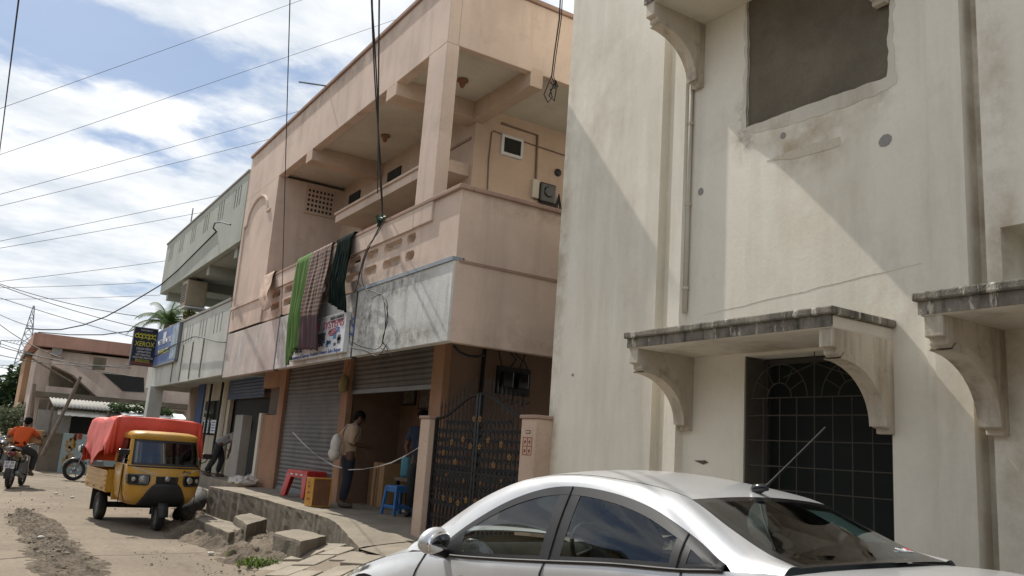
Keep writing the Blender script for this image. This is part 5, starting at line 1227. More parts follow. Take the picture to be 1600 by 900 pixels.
_crom = crom
def crom(tab, x):
    if tab is TT and x >= 3.5: return _crom(SH, x)
    return _crom(tab, x)
def lower():
    m = MB(); Xs = [0, .03, .08, .15, .25, .4, .6, .8, 1.0, 1.14]+[1.14+(3.76-1.14)*k/22 for k in range(1, 23)]+[3.9, 4.05, 4.18, 4.27, 4.33, 4.37]
    for s in (1, -1):
        rows = []
        for X in Xs:
            w, = crom(WD, X); y, z = crom(SH, X); f = min(1, X/.1, (4.37-X)/.08+.0); e = .04*(1-max(0, min(1, f)))
            q_ = min(1, z/.86); r = [(w-.10, .2), (w-.03, .2+.08*q_), (w-.005, .2+.2*q_), (w, .2+.35*q_), (w-.004, .2+.48*q_), (w*.55+y*.45, .2+.48*q_+(z-.2-.48*q_)*.55), (y+.022, z-.045), (y+.008, z-.014), (y, z)]
            rows.append([cc(X, s*a_, b_) for a_, b_ in r])
        m.sheet(rows)
    return m
lower().build('body', M['silver'], car, smooth=True, sub=1)
hood = [(0., .50), (.15, .57), (.5, .715), (.9, .855), (1.14, .92), (1.22, .93)]
m = MB(); rows = []
for k in range(25):
    X = 1.16*k/24; y, z = crom(SH, X); zc, = crom(hood, X); row = []
    for i in range(17):
        sg = i/16*2-1; q = abs(sg); zz_ = z+(zc-z+.02)*(1-q**2.4) if q < 1 else z
        if X > .5: zz_ += .03*max(0, 1-abs(q-.75)/.25)*(X-.5)
        row.append(cc(X-.10*(1-q*q)*(X > .6)*(X-.6)/.56, sg*y, zz_))
    rows.append(row)
m.sheet(rows); m.build('bonnet', M['silver'], car, smooth=True)
trunk = [(3.70, 1.115), (3.9, 1.13), (4.1, 1.135), (4.28, 1.11), (4.37, 1.03)]
m = MB(); rows = []
for k in range(22):
    X = 3.755+.615*k/21; y, z = crom(SH, X); zc, = crom(trunk, X)
    rows.append([cc(X+(.065-.02*k/21)*(1-sg*sg), sg*y, z+(zc-z)*(1-abs(sg)**2.6)-(.03 if k == 0 else 0)) for sg in [i/16*2-1 for i in range(17)]])
m.sheet(rows); m.build('boot_lid', M['silver'], car, smooth=True)
m = MB()     # bumpers close the ends
for X, sg in ((.0, 1), (4.37, -1)):
    w, = crom(WD, X); y, z = crom(SH, X)
    rows = []
    for (h, yy) in ((.2, w-.1), (.35, w), (z-.08, w), (z, y)): rows.append([cc(X-sg*.10*(1-q*q), q*yy, h+(.0 if h < z else .03*(1-q*q))) for q in [i/10*2-1 for i in range(11)]])
    m.sheet(rows)
m.build('bumper', M['silver'], car, smooth=True)
# roof rails / A and C pillars in body colour
Xs = [1.14+(3.76-1.14)*k/70 for k in range(71)]
m = MB()
for s in (1, -1):
    rows = []
    for X in Xs:
        a_, b_ = crom(TT, X), crom(DT, X); r = []
        for k in range(7):
            t = k/6; bul = .018*sin(pi*t); dy, dz = (b_[1]-a_[1]), -(b_[0]-a_[0]); L_ = math.hypot(dy, dz) or 1
            r.append(cc(X, s*(a_[0]+(b_[0]-a_[0])*t+bul*dy/L_), a_[1]+(b_[1]-a_[1])*t+bul*dz/L_))
        rows.append(r)
    m.sheet(rows)
m.build('pillar_and_rail', M['silver'], car, smooth=True)
def deck(X, sg, lift=0):
    y, z = crom(DT, X); q = 1-sg*sg
    cr = .045-.022*max(0, min(1, (X-2.7)/.5))
    off = -.16*q*max(0, (1.95-X)/.81) + .065*q*max(0, (X-3.16)/.6) + .02*q*max(0, min(1, (X-2.9)/.26))
    return cc(X+off, sg*y, z+cr*q*(1 if X > 1.9 else .6+.4*max(0, (X-1.14)/.8))+lift)
def decksheet(X0, X1, s0, s1, nx=16, ns=20, lift=0):
    m = MB(); m.sheet([[deck(X0+(X1-X0)*k/nx, s0+(s1-s0)*i/ns, lift) for i in range(ns+1)] for k in range(nx+1)]); return m
decksheet(1.93, 3.165, -1, 1, 30, 24, .002).build('roof', M['silver'], car, smooth=True)
decksheet(1.16, 1.945, -.95, .95, lift=.0).build('windscreen', M['carglass'], car, smooth=True)
m = decksheet(1.14, 1.95, -1, -.94); m2 = decksheet(1.14, 1.95, .94, 1); m._add(m2.v, m2.f); m3 = decksheet(1.135, 1.2, -1, 1, lift=.002); m._add(m3.v, m3.f); m.build('windscreen_trim', M['blackmatt'], car, smooth=True)
bl = decksheet(3.20, 3.735, -.92, .92, lift=.001).build('rear_window', M['carglass'], car, smooth=True)
m = MB()
for a_ in ((3.165, 3.765, -1, -.92), (3.165, 3.765, .92, 1), (3.165, 3.20, -.92, .92), (3.735, 3.775, -.92, .92)):
    q = decksheet(*a_, lift=.001); m._add(q.v, q.f)
m.build('rear_window_trim', M['blackgloss'], bl, smooth=True)
# side glazing: black frames with panes set in them
def sideglass(s):
    def pt(X, v, out=0):
        a_, b_ = crom(SH, X), crom(TT, X); t = v
        y = a_[0]+(b_[0]-a_[0])*t+.012*sin(pi*t); return cc(X, s*(y+out), a_[1]+(b_[1]-a_[1])*t)
    def H(X): return crom(TT, X)[1]-crom(SH, X)[1]
    fr = MB()
    cols = [1.46+(3.50-1.46)*k/60 for k in range(61)]
    def strip(x0, x1, lo, hi, o=.004, n=14):
        rows = []
        for k in range(n+1):
            X = x0+(x1-x0)*k/n; h = max(H(X), .001); rows.append([pt(X, min(1, max(0, lo(h)+(hi(h)-lo(h))*j/6)), o) for j in range(7)])
        return rows
    tb = .042
    panes = ((1.72, 2.405), (2.555, 3.225), (3.315, 3.42))
    # belt and header strips, pillars
    fr.sheet(strip(1.46, 3.50, lambda h: 0, lambda h: min(1, .026/h), n=50)); fr.sheet(strip(1.46, 3.50, lambda h: max(0, 1-tb/h), lambda h: 1, n=50))
    full = (lambda h: 0, lambda h: 1)
    for a_, b_ in ((1.46, 1.72), (2.405, 2.555), (3.225, 3.315), (3.42, 3.5)): fr.sheet(strip(a_, b_, *full, o=.003))
    f = fr.build('window_frame', M['blackmatt'], car, smooth=True)
    for k, (a_, b_) in enumerate(panes):
        g = MB(); g.sheet(strip(a_-.01, b_+.01, lambda h: min(.9, .02/h), lambda h: max(.1, 1-(tb-.006)/h), o=0)); g.build('side_window', M['carglass'] if k < 2 else M['blackgloss'], car, smooth=True)
    sm = MB(); sm.tube([pt(2.478, v/8, .006) for v in range(9)], .004, 4); sm.tube([pt(3.27, v/8, .006) for v in range(9)], .004, 4); sm.each('door_gap', M['black'], f)
    ch = MB(); ch.tube([pt(1.4+2.1*k/40, 0, .006) for k in range(41)], .008, 5); ch.build('belt_strip', M['blackmatt'], f)
    sq = MB()
    for X0, X1 in ((1.37, 1.28), (2.46, 2.40), (3.30, 3.36)):
        pts = []
        for k in range(12):
            t = k/11; X = X0+(X1-X0)*t; w, = crom(WD, X); y, z = crom(SH, X)
            sec = [(y+.002, z), (y+.022, z-.045), (w*.55+y*.45, .68+(z-.68)*.55), (w-.004, .68), (w, .55), (w-.005, .4), (w-.03, .28)]
            u = t*(len(sec)-1); i = min(int(u), len(sec)-2); q = u-i
            pts.append(cc(X, s*(sec[i][0]+(sec[i+1][0]-sec[i][0])*q+.001), sec[i][1]+(sec[i+1][1]-sec[i][1])*q))
        sq.tube(pts, .0055, 4)
    sq.each('door_gap', M['black'], car)
    for X in (1.95, 2.95):
        w, = crom(WD, X); y, z = crom(SH, X); h = MB(); h.tube([cc(X+.38+.0, s*(w+.005), .80), cc(X+.42, s*(w+.03), .805), cc(X+.56, s*(w+.03), .815), cc(X+.60, s*(w+.0), .82)], .013, 6); h.build('door_handle', M['silver'], car, smooth=True)
    mi = MB(); mi.ell(cc(1.655, s*.925, .98), (.11, .062, .07), 16, 10, Matrix.Rotation(s*radians(12), 3, 'Z')@Matrix.Rotation(-s*radians(14), 3, 'Y')); mo = mi.build('door_mirror', M['silver'], car, smooth=True)
    ml = MB(); ml.ell(cc(1.708, s*.925, .977), (.095, .02, .056), 16, 8, Matrix.Rotation(s*radians(12), 3, 'Z')@Matrix.Rotation(-s*radians(14), 3, 'Y')); ml.build('mirror_glass', simple('mirror', (.75, .75, .75), .04, 1, 0), mo, smooth=True)
    ms = MB(); ms.tube([cc(1.58, s*.78, .90), cc(1.60, s*.87, .915), cc(1.65, s*.90, .935)], [.03, .025, .03], 8); ms.build('mirror_arm', M['blackmatt'], mo, smooth=True)
    for X in (.83, 3.40):
        w, = crom(WD, X); wh = MB(); wh.lathe([(.20, -.1), (.30, -.1), (.315, -.06), (.315, .06), (.295, .1), (.20, .1)], cc(X, s*(w-.11), .30), 'x', 28); wo_ = wh.build('wheel', M['black'], car, smooth=True)
        ri = MB(); ri.lathe([(.0, s*-.085), (.06, s*-.09), (.07, s*-.075), (.17, s*-.08), (.205, s*-.095)], cc(X, s*(w-.11), .30), 'x', 20); ri.build('rim', M['steel'], wo_, smooth=True)
        ar = MB(); ar.lathe([(.0, -.004*s), (.36, -.004*s), (.36, 0)], cc(X, s*(w+.001), .32), 'x', 30); ar.build('wheel_arch', M['black'], wo_)
    hl = MB(); rows = []
    for k in range(9):
        X = .12+.55*k/8; w, = crom(WD, X); y, z = crom(SH, X); hh = .10*sin(pi*min(1, (k+1.5)/9.5))
        rows.append([cc(X-.004, s*(y+.024*(1-j/5)+.006), z-.006-hh*(1-j/5)) for j in range(6)])
    hl.sheet(rows); hl.build('headlight', simple('headlamp', (.55, .54, .48), .08, .3, .1, 20, coat=.8), car, smooth=True)
    tl = MB(); rows = []
    for k in range(7):
        X = 3.98+.36*k/6; w, = crom(WD, X); y, z = crom(SH, X)
        rows.append([cc(X, s*(w+(y-w)*max(0, (zz_-.68)/(z-.68))+.006), zz_) for zz_ in [.78+(z-.03-.78)*j/5 for j in range(6)]])
    tl.sheet(rows); tl.build('tail_light', simple('tail_lamp_red', (.35, .02, .02), .1, coat=.6), car, smooth=True)
for s in (1, -1): sideglass(s)
# aerial
m = MB(); b_ = Vector(deck(3.12, 0, .0)); m.tube([b_+Vector((0, .05, 0)), b_+Vector((0, .02, .02)), b_+Vector((0, -.04, .035)), b_+Vector((0, -.05, .02))], [.012, .03, .018, .008], 8); an = m.build('aerial_base', M['blackgloss'], car, smooth=True)
m = MB(); tip = Vector(cc(3.50, 0, 1.71)); m.tube([b_+Vector((0, -.03, .03)), b_.lerp(tip, .5), tip], [.007, .005, .004], 6); m.build('aerial', M['blackmatt'], an)
# cabin
m = MB(); m.box(-.72, .72, 2.2-3.9, 2.2-1.2, .30, .36); m.build('cabin_floor', M['black'], car)
def seatpart(x, X0):
    sb = MB(); sb.box(x-.24, x+.24, 2.2-X0-.50, 2.2-X0, .36, .52); s_o = sb.build('front_seat', M['seat'], car, bevel=.05)
    bk = MB(); R_ = Matrix.Rotation(radians(-16), 3, 'X').transposed(); bk.obox((x, 2.2-X0-.60, .84), .46, .12, .62, Matrix.Rotation(radians(16), 3, 'X')); bk.build('seat_back', M['seat'], s_o, bevel=.05)
    hr = MB(); hr.obox((x, 2.2-X0-.72, 1.22), .26, .09, .19, Matrix.Rotation(radians(12), 3, 'X')); hr.tube([(x-.06, 2.2-X0-.70, 1.1), (x-.06, 2.2-X0-.71, 1.18)], .008, 5); hr.tube([(x+.06, 2.2-X0-.70, 1.1), (x+.06, 2.2-X0-.71, 1.18)], .008, 5); hr.build('headrest', M['seat'], s_o, bevel=.035)
seatpart(-.37, 1.95); seatpart(.37, 1.95)
m = MB(); m.box(-.65, .65, 2.2-3.35, 2.2-2.85, .36, .52); m.obox((0, 2.2-3.42, .80), 1.28, .12, .6, Matrix.Rotation(radians(20), 3, 'X')); rs = m.build('rear_seat', M['seat'], car, bevel=.05)
m = MB(); m.box(-.62, .62, 2.2-3.78, 2.2-3.45, 1.035, 1.05); m.build('parcel_shelf', M['seat'], car)
m = MB(); rows = [[cc(1.08+.42*t, q*.70, .87+.05*sin(pi*t)-.1*max(0, t-.85)) for q in [i/8*2-1 for i in range(9)]] for t in [k/8 for k in range(9)]]; m.sheet(rows); m.build('dashboard', M['black'], car, smooth=True)
m = MB(); c = Vector((.37, 2.2-1.62, .90)); m.tube([c+Matrix.Rotation(radians(-25), 3, 'X')@Vector((.18*cos(k*pi/10), 0, .18*sin(k*pi/10))) for k in range(20)], .016, 6, True); m.tube([c, c+Vector((0, .2, -.08))], .025, 6); m.build('steering_wheel', M['black'], car, smooth=True)
# paper sheet behind the rear window and a small lettered sticker
m = MB(); m.sheet([[Vector(deck(3.25+.28*t, -.36-.44*q, -.006)) for q in (0, .33, .66, 1)] for t in (0, .5, 1)]); m.build('paper_sheet', simple('pale_green_paper', (.42, .55, .52), .7), bl)
sp0, sp1 = Vector(deck(3.66, -.50, .004)), Vector(deck(3.66, -.82, .004)); upv = (Vector(deck(3.5, -.66))-Vector(deck(3.66, -.66)))
text('Fluidic', .055, sp0+upv.normalized()*.012, (sp1-sp0), upv, M['ink_white'], 'sticker', bl, width=.17, depth=.0015)
m = MB(); o_ = sp0.lerp(sp1, .62)+upv.normalized()*.025; d_ = (sp1-sp0).normalized(); u_ = upv.normalized(); n_ = d_.cross(u_)*.002
m.poly([o_+n_, o_+d_*.06+n_, o_+d_*.05+u_*.035+n_, o_+d_*.01+u_*.03+n_]); m.build('sticker_mark', simple('red_sticker', (.5, .03, .03), .5), bl)
# ------------------------------------------------------------------ yellow cargo three-wheeler
M['yellow'] = simple('amber_yellow_paint', (.50, .262, .024), .42, 0, .12, 4, coat=.25, dust=.42)
HD = radians(-175)
rk = thing('cargo_rickshaw', 'yellow three wheeled cargo rickshaw loaded under a red tarpaulin', 'auto rickshaw', (2.63, 15.38, 0), HD, local=True)
RKS = .87; rk.scale = (RKS, RKS, RKS)
def outline(w, yf, yb, rnd=.22, bul=.06, n=9):
    pts = [(-w, yb)]
    for k in range(n+1):
        a_ = pi-pi/2*k/n; pts.append((-w+rnd+rnd*cos(a_), yf-rnd+rnd*sin(a_)))
    for k in range(1, 6): t = k/6; x = (-w+rnd)+(2*w-2*rnd)*t; pts.append((x, yf+bul*sin(pi*t)))
    for k in range(n+1):
        a_ = pi/2-pi/2*k/n; pts.append((w-rnd+rnd*cos(a_), yf-rnd+rnd*sin(a_)))
    pts.append((w, yb)); return pts
lv = [(.44, .50, 1.02, .30), (.50, .57, 1.10, .30), (.62, .62, 1.16, .28), (.80, .645, 1.18, .26), (1.00, .655, 1.15, .24), (1.12, .655, 1.10, .22), (1.15, .65, 1.085, .22)]
m = MB(); m.sheet([[(x, y, z) for x, y in outline(w, yf, .10, r)] for z, w, yf, r in lv]); m.poly([(x, y, .44) for x, y in outline(.50, 1.02, .10, .30)]); m.box(-.645, .645, .06, .10, .46, 1.15)
m.build('cab_body', M['yellow'], rk, auto=50)
rl = [(1.60, .60, .86, .20), (1.645, .612, .89, .21), (1.69, .605, .89, .22), (1.73, .56, .84, .24), (1.755, .46, .74, .24), (1.762, .25, .55, .2)]
m = MB(); m.sheet([[(x, y, z) for x, y in outline(w, yf, .02, r, .05)] for z, w, yf, r in rl]); m.poly([(x, y, 1.762) for x, y in outline(.25, .55, .02, .2, .05)]); m.poly([(x, y, 1.60) for x, y in outline(.60, .86, .02, .2, .05)][::-1]); m.build('cab_roof', M['yellow'], rk, auto=60)
lo_, hi_ = outline(.65, 1.085, .10, .22), outline(.60, .86, .02, .20, .05)
def cabpt(i, t): a_, b_ = lo_[i], hi_[i]; return (a_[0]+(b_[0]-a_[0])*t, a_[1]+(b_[1]-a_[1])*t, 1.15+(1.60-1.15)*t)
nO = len(lo_)
i0, i1 = 5, nO-6
m = MB(); m.sheet([[cabpt(i, .07+.86*t/6) for i in range(i0, i1+1)] for t in range(7)]); ws = m.build('windscreen', glassy('windscreen_glass', (.33, .33, .34), .05), rk, smooth=True)
m = MB()
def cabstrip(ia, ib, ta, tb_, o=.004, n=6):
    rows = []
    for k in range(n+1):
        t = ta+(tb_-ta)*k/n; rows.append([(cabpt(i, t)[0]*(1+o), cabpt(i, t)[1]+o, cabpt(i, t)[2]) for i in range(ia, ib+1)])
    m.sheet(rows)
cabstrip(i0, i1, .0, .09, .006); cabstrip(i0, i1, .91, 1, .006); cabstrip(i0, i0+1, 0, 1, .006); cabstrip(i1-1, i1, 0, 1, .006); m.build('windscreen_seal', M['blackmatt'], ws, smooth=True)
m = MB(); cabstrip(2, i0, 0, 1); cabstrip(i1, nO-3, 0, 1)
for sx_ in (0, nO-1):
    a_, b_ = cabpt(sx_, 0), cabpt(sx_, 1); m.tube([a_, b_], .035, 6)
m.each('cab_pillar', M['yellow'], rk, smooth=True)
m = MB(); m.box(-.60, .60, .0, .05, 1.15, 1.62); m.build('cab_back', M['black'], rk)
def cabfront(x, z):
    z = min(max(z, lv[0][0]), lv[-1][0]); i = max(k for k in range(len(lv)-1) if lv[k][0] <= z); t = (z-lv[i][0])/(lv[i+1][0]-lv[i][0])
    w, yf, r = (lv[i][c]+(lv[i+1][c]-lv[i][c])*t for c in (1, 2, 3)); ax = min(abs(x), w-.001)
    if ax <= w-r: return yf+.06*sin(pi*((ax+w-r)/(2*(w-r))))
    return yf-r+math.sqrt(max(0, r*r-(ax-w+r)**2))
def facepatch(pts_rows, lift, nx=14):     # rows of (z, x0, x1) laid over the nose
    m = MB(); m.sheet([[(x0+(x1-x0)*k/nx, cabfront(x0+(x1-x0)*k/nx, z)+lift, z) for k in range(nx+1)] for z, x0, x1 in pts_rows]); return m
for s in (-1, 1):
    m = MB(); m.sheet([[(s*(w+.012), y_, z) for y_ in (.18, .3, .45, .6, .74)] for z, w in ((.47, .545), (.55, .598), (.7, .638), (.9, .655), (1.13, .66))]); d = m.build('side_door', M['yellow'], rk, smooth=True, solid=.012)
    m = MB(); m.tube([(s*.672, .76, .47), (s*.676, .77, .8), (s*.673, .75, 1.14)], .008, 5); m.build('door_gap', M['black'], d)
    m = MB(); m.poly([(s*.655, .13, 1.16), (s*.655, .70, 1.16), (s*.62, .62, 1.58), (s*.61, .06, 1.58)]); m.build('side_window', M['glass_dark'], rk)
    h = facepatch([(.80+.012*0, s*.33, s*.60), (.83, s*.30, s*.635), (.90, s*.285, s*.645), (.965, s*.29, s*.65), (.99, s*.31, s*.65)], .010).build('headlight', M['blackgloss'], rk, smooth=True, solid=.02)
    le = MB(); yl = cabfront(.40, .90); le.lathe([(.0, .034), (.05, .028), (.072, .012), (.08, -.01)], (s*.40, yl, .90), 'y', 16); le.build('headlight_lens', simple('lens', (.30, .30, .28), .08, .3, .1, 30), h, smooth=True)
    le = MB(); le.lathe([(.0, .024), (.03, .02), (.045, .0)], (s*.545, cabfront(.545, .90)+.012, .90), 'y', 12); le.build('indicator_lens', simple('indicator_lens', (.32, .30, .26), .1), h, smooth=True)
    st = MB(); st.sheet([[(s*(.20+.38*k/8), cabfront(.20+.38*k/8, .985+.125*k/8+dz)+.006, .985+.125*k/8+dz) for k in range(9)] for dz in (-.013, .013)]); st.build('white_stripe', simple('dull_white_stripe', (.42, .34, .22), .5), rk, solid=.004)
    mi = MB(); mi.tube([(s*.62, .88, 1.2), (s*.72, .98, 1.26), (s*.76, .98, 1.34)], .010, 5); ml = mi.build('mirror_arm', M['iron'], rk)
    mi = MB(); mi.obox((s*.745, .98, 1.36), .19, .04, .10); mi.build('mirror', M['blackgloss'], ml, bevel=.015)
m = MB(); m.box(-.19, .19, 1.18, 1.25, .84, .965); gr = m.build('grille', M['black'], rk, bevel=.015)
m = MB(); m.lathe([(.0, .012), (.045, .01), (.05, 0)], (0, 1.25, .925), 'y', 16); m.build('round_badge', M['steel'], gr, smooth=True)
facepatch([(.445, -.42, .42), (.52, -.40, .40), (.60, -.36, .36), (.70, -.31, .31), (.78, -.26, .26), (.84, -.20, .20)], .014).build('front_apron', M['blackmatt'], rk, smooth=True, solid=.02)
m = MB(); m.tube([(x_*.1*.64, cabfront(x_*.064, 1.125)+.004, 1.125) for x_ in range(-10, 11)], .014, 5); m.build('black_moulding', M['blackmatt'], rk, smooth=True)
text('Ape', .10, (-.27, cabfront(.33, 1.03)+.012, 1.03), (-1, -.16, 0), (0, -.3, 1), M['ink_black'], 'lettering', rk, depth=.004)
m = MB(); m.tube([(-.12, 1.13, 1.19), (-.28, 1.05, 1.42)], .008, 5); m.tube([(-.20, 1.08, 1.30), (-.36, 1.01, 1.47)], .010, 4); m.build('wiper', M['iron'], rk)
def wheel(par, c, r, w, name='wheel', axis='x'):
    m = MB(); m.lathe([(r*.55, -w/2), (r*.9, -w/2), (r, -w*.32), (r, w*.32), (r*.9, w/2), (r*.55, w/2), (r*.55, -w/2)], c, axis, 24); o = m.build(name, M['black'], par, smooth=True)
    m = MB(); m.lathe([(0, -w*.42), (r*.2, -w*.42), (r*.25, -w*.2), (r*.5, -w*.3), (r*.57, -w*.5), (r*.57, w*.5), (r*.5, w*.3), (r*.25, w*.2), (r*.2, w*.42), (0, w*.42)], c, axis, 18); m.build('rim', M['galv'], o, smooth=True); return o
wheel(rk, (0, 1.0, .25), .25, .13, 'front_wheel')
m = MB(); m.lathe([(.29, -.09), (.31, -.08), (.31, .08), (.29, .09)], (0, 1.0, .26), 'x', 14, radians(0), radians(180)); m.build('mudguard', M['blackmatt'], rk, smooth=True)
m = MB(); m.tube([(-.1, 1.0, .25), (-.11, .96, .5), (-.05, .9, .75)], .025, 6); m.tube([(.1, 1.0, .25), (.11, .96, .5), (.05, .9, .75)], .025, 6); m.build('front_fork', M['iron'], rk)
for s in (-1, 1):
    wheel(rk, (s*.58, -.95, .27), .27, .15, 'rear_wheel')
    m = MB(); m.box(s*.58-.11, s*.58+.11, -1.33, -1.31, .16, .62); m.build('mud_flap', M['black'], rk)
m = MB(); m.box(-.45, .45, -1.8, .12, .44, .56); m.box(-.6, .6, -1.02, -.88, .24, .34); m.tube([(-.67, -1.55, .60), (-.69, -1.55, .40), (-.69, -1.1, .40), (-.67, -1.1, .6)], .016, 5); m.box(-.62, -.30, -.3, .05, .34, .6); m.build('chassis', M['black'], rk)
tr = MB(); tr.box(-.73, .73, -1.78, .0, .58, .63); bed = tr.build('cargo_floor', M['yellow'], rk, bevel=.008)
for s in (-1, 1):
    m = MB(); m.box(s*.73, s*.755, -1.78, .0, .60, .98)
    for z in (.70, .79, .88): m.box(s*.755, s*.767, -1.74, -.06, z-.018, z+.018)
    m.box(s*.755, s*.772, -1.78, 0, .955, .985); m.build('cargo_side', M['yellow'], bed, bevel=.005)
    m = MB()
    for y in (-1.5, -.9, -.25): m.box(s*.768, s*.775, y-.03, y+.03, .63, .66)
    m.each('latch', M['black'], bed)
m = MB(); m.box(-.73, .73, -1.80, -1.775, .60, .98); m.box(-.73, .73, 0, .02, .60, 1.0); m.each('cargo_end', M['yellow'], bed)
m = MB(); m.box(-.45, .45, .3, .62, .8, .9); m.box(-.45, .45, .22, .32, .85, 1.3); m.build('driver_bench', M['seat'], rk, bevel=.04)
m = MB(); m.tube([(-.22, .85, 1.18), (0, .8, 1.2), (.22, .85, 1.18)], .016, 6); m.tube([(0, .8, 1.2), (0, .95, .8)], .02, 6); m.build('handlebar', M['iron'], rk)
# tarpaulin over the load
M['tarp'] = simple('red_tarpaulin', (.62, .058, .03), .45, 0, .14, 2.2, spec=.45, bump=.55, dust=.12)
tp = MB(); random.seed(21)
RM = Matrix.Rotation(HD, 3, 'Z'); RO = Vector((2.63, 15.38, 0))
def tarp_pt(u, v):       # u along (0 front .. 1 rear), v across (0 = right low hem .. 1 = left low hem)
    y = .20-2.0*u; rim = 1.97-.05*u+.02*sin(u*9)
    prof = [(-.86, 1.06), (-.84, 1.35), (-.83, 1.62), (-.80, rim-.05), (-.765, rim-.004), (-.68, rim+.012), (-.2, rim+.02), (.2, rim+.02), (.68, rim+.012), (.765, rim-.004), (.80, rim-.05), (.82, 1.6), (.83, 1.3), (.84, 1.06)]
    t = v*(len(prof)-1); i = min(int(t), len(prof)-2); q = t-i; x = prof[i][0]+(prof[i+1][0]-prof[i][0])*q; z = prof[i][1]+(prof[i+1][1]-prof[i][1])*q
    if v < .25 or v > .75: 
        d = abs(v-.5)*4-1
        z += d*d*(.34*abs(sin(u*4.3+.9))**2 - .04); x += (-1 if v < .5 else 1)*(.07*abs(sin(u*7+v*5))+.06*nz(u*5, v*7, 3))*d
        if u < .14: z += d*.12
    z += .012*nz(u*9, v*11, 1)+.02*abs(nz(u*12, v*7, 4))+.012*abs(nz(u*20+v*9, v*18-u*6, 2)); y += .035*nz(u*6, v*9, 8)
    return Vector((x, y, z))
nu, nv_ = 46, 60
rows = [[tarp_pt(u/nu, v/nv_) for v in range(nv_+1)] for u in range(nu+1)]
# front drape behind the cab and rear drape
fr0 = [[Vector((p.x, p.y+.02+.01*sin(k*.9), p.z-(p.z-1.25)*t if p.z > 1.25 else p.z)) for k, p in enumerate(rows[0])] for t in (.9, .6, .3)]
re0 = [[Vector((p.x*(1-.0*t), p.y-.03-.04*sin(k*.8)*t, p.z-(p.z-1.05)*t if p.z > 1.05 else p.z)) for k, p in enumerate(rows[-1])] for t in (.3, .6, .95)]
allr = [[RO+RM@p for p in r] for r in fr0+rows+re0]
tp.sheet(allr); tp.v = [tuple(RO+(Vector(p)-RO)*RKS) for p in tp.v]
tag(tp.build('tarpaulin', M['tarp'], None, smooth=True, solid=.008, sub=0), 'bright red tarpaulin tied over the load of the yellow three wheeler', 'tarpaulin')
m = MB(); random.seed(8)
leaves(m, RO+RM@Vector((-.70, .02, 1.18))*RKS, (.10, .13, .15), 60, .09, 5)
tag(m.build('leafy_bundle', leafmat('banana_leaf', (.04, .14, .03), (.10, .30, .06))), 'bundle of green leaves poking out under the red tarpaulin beside the cab', 'leaves')
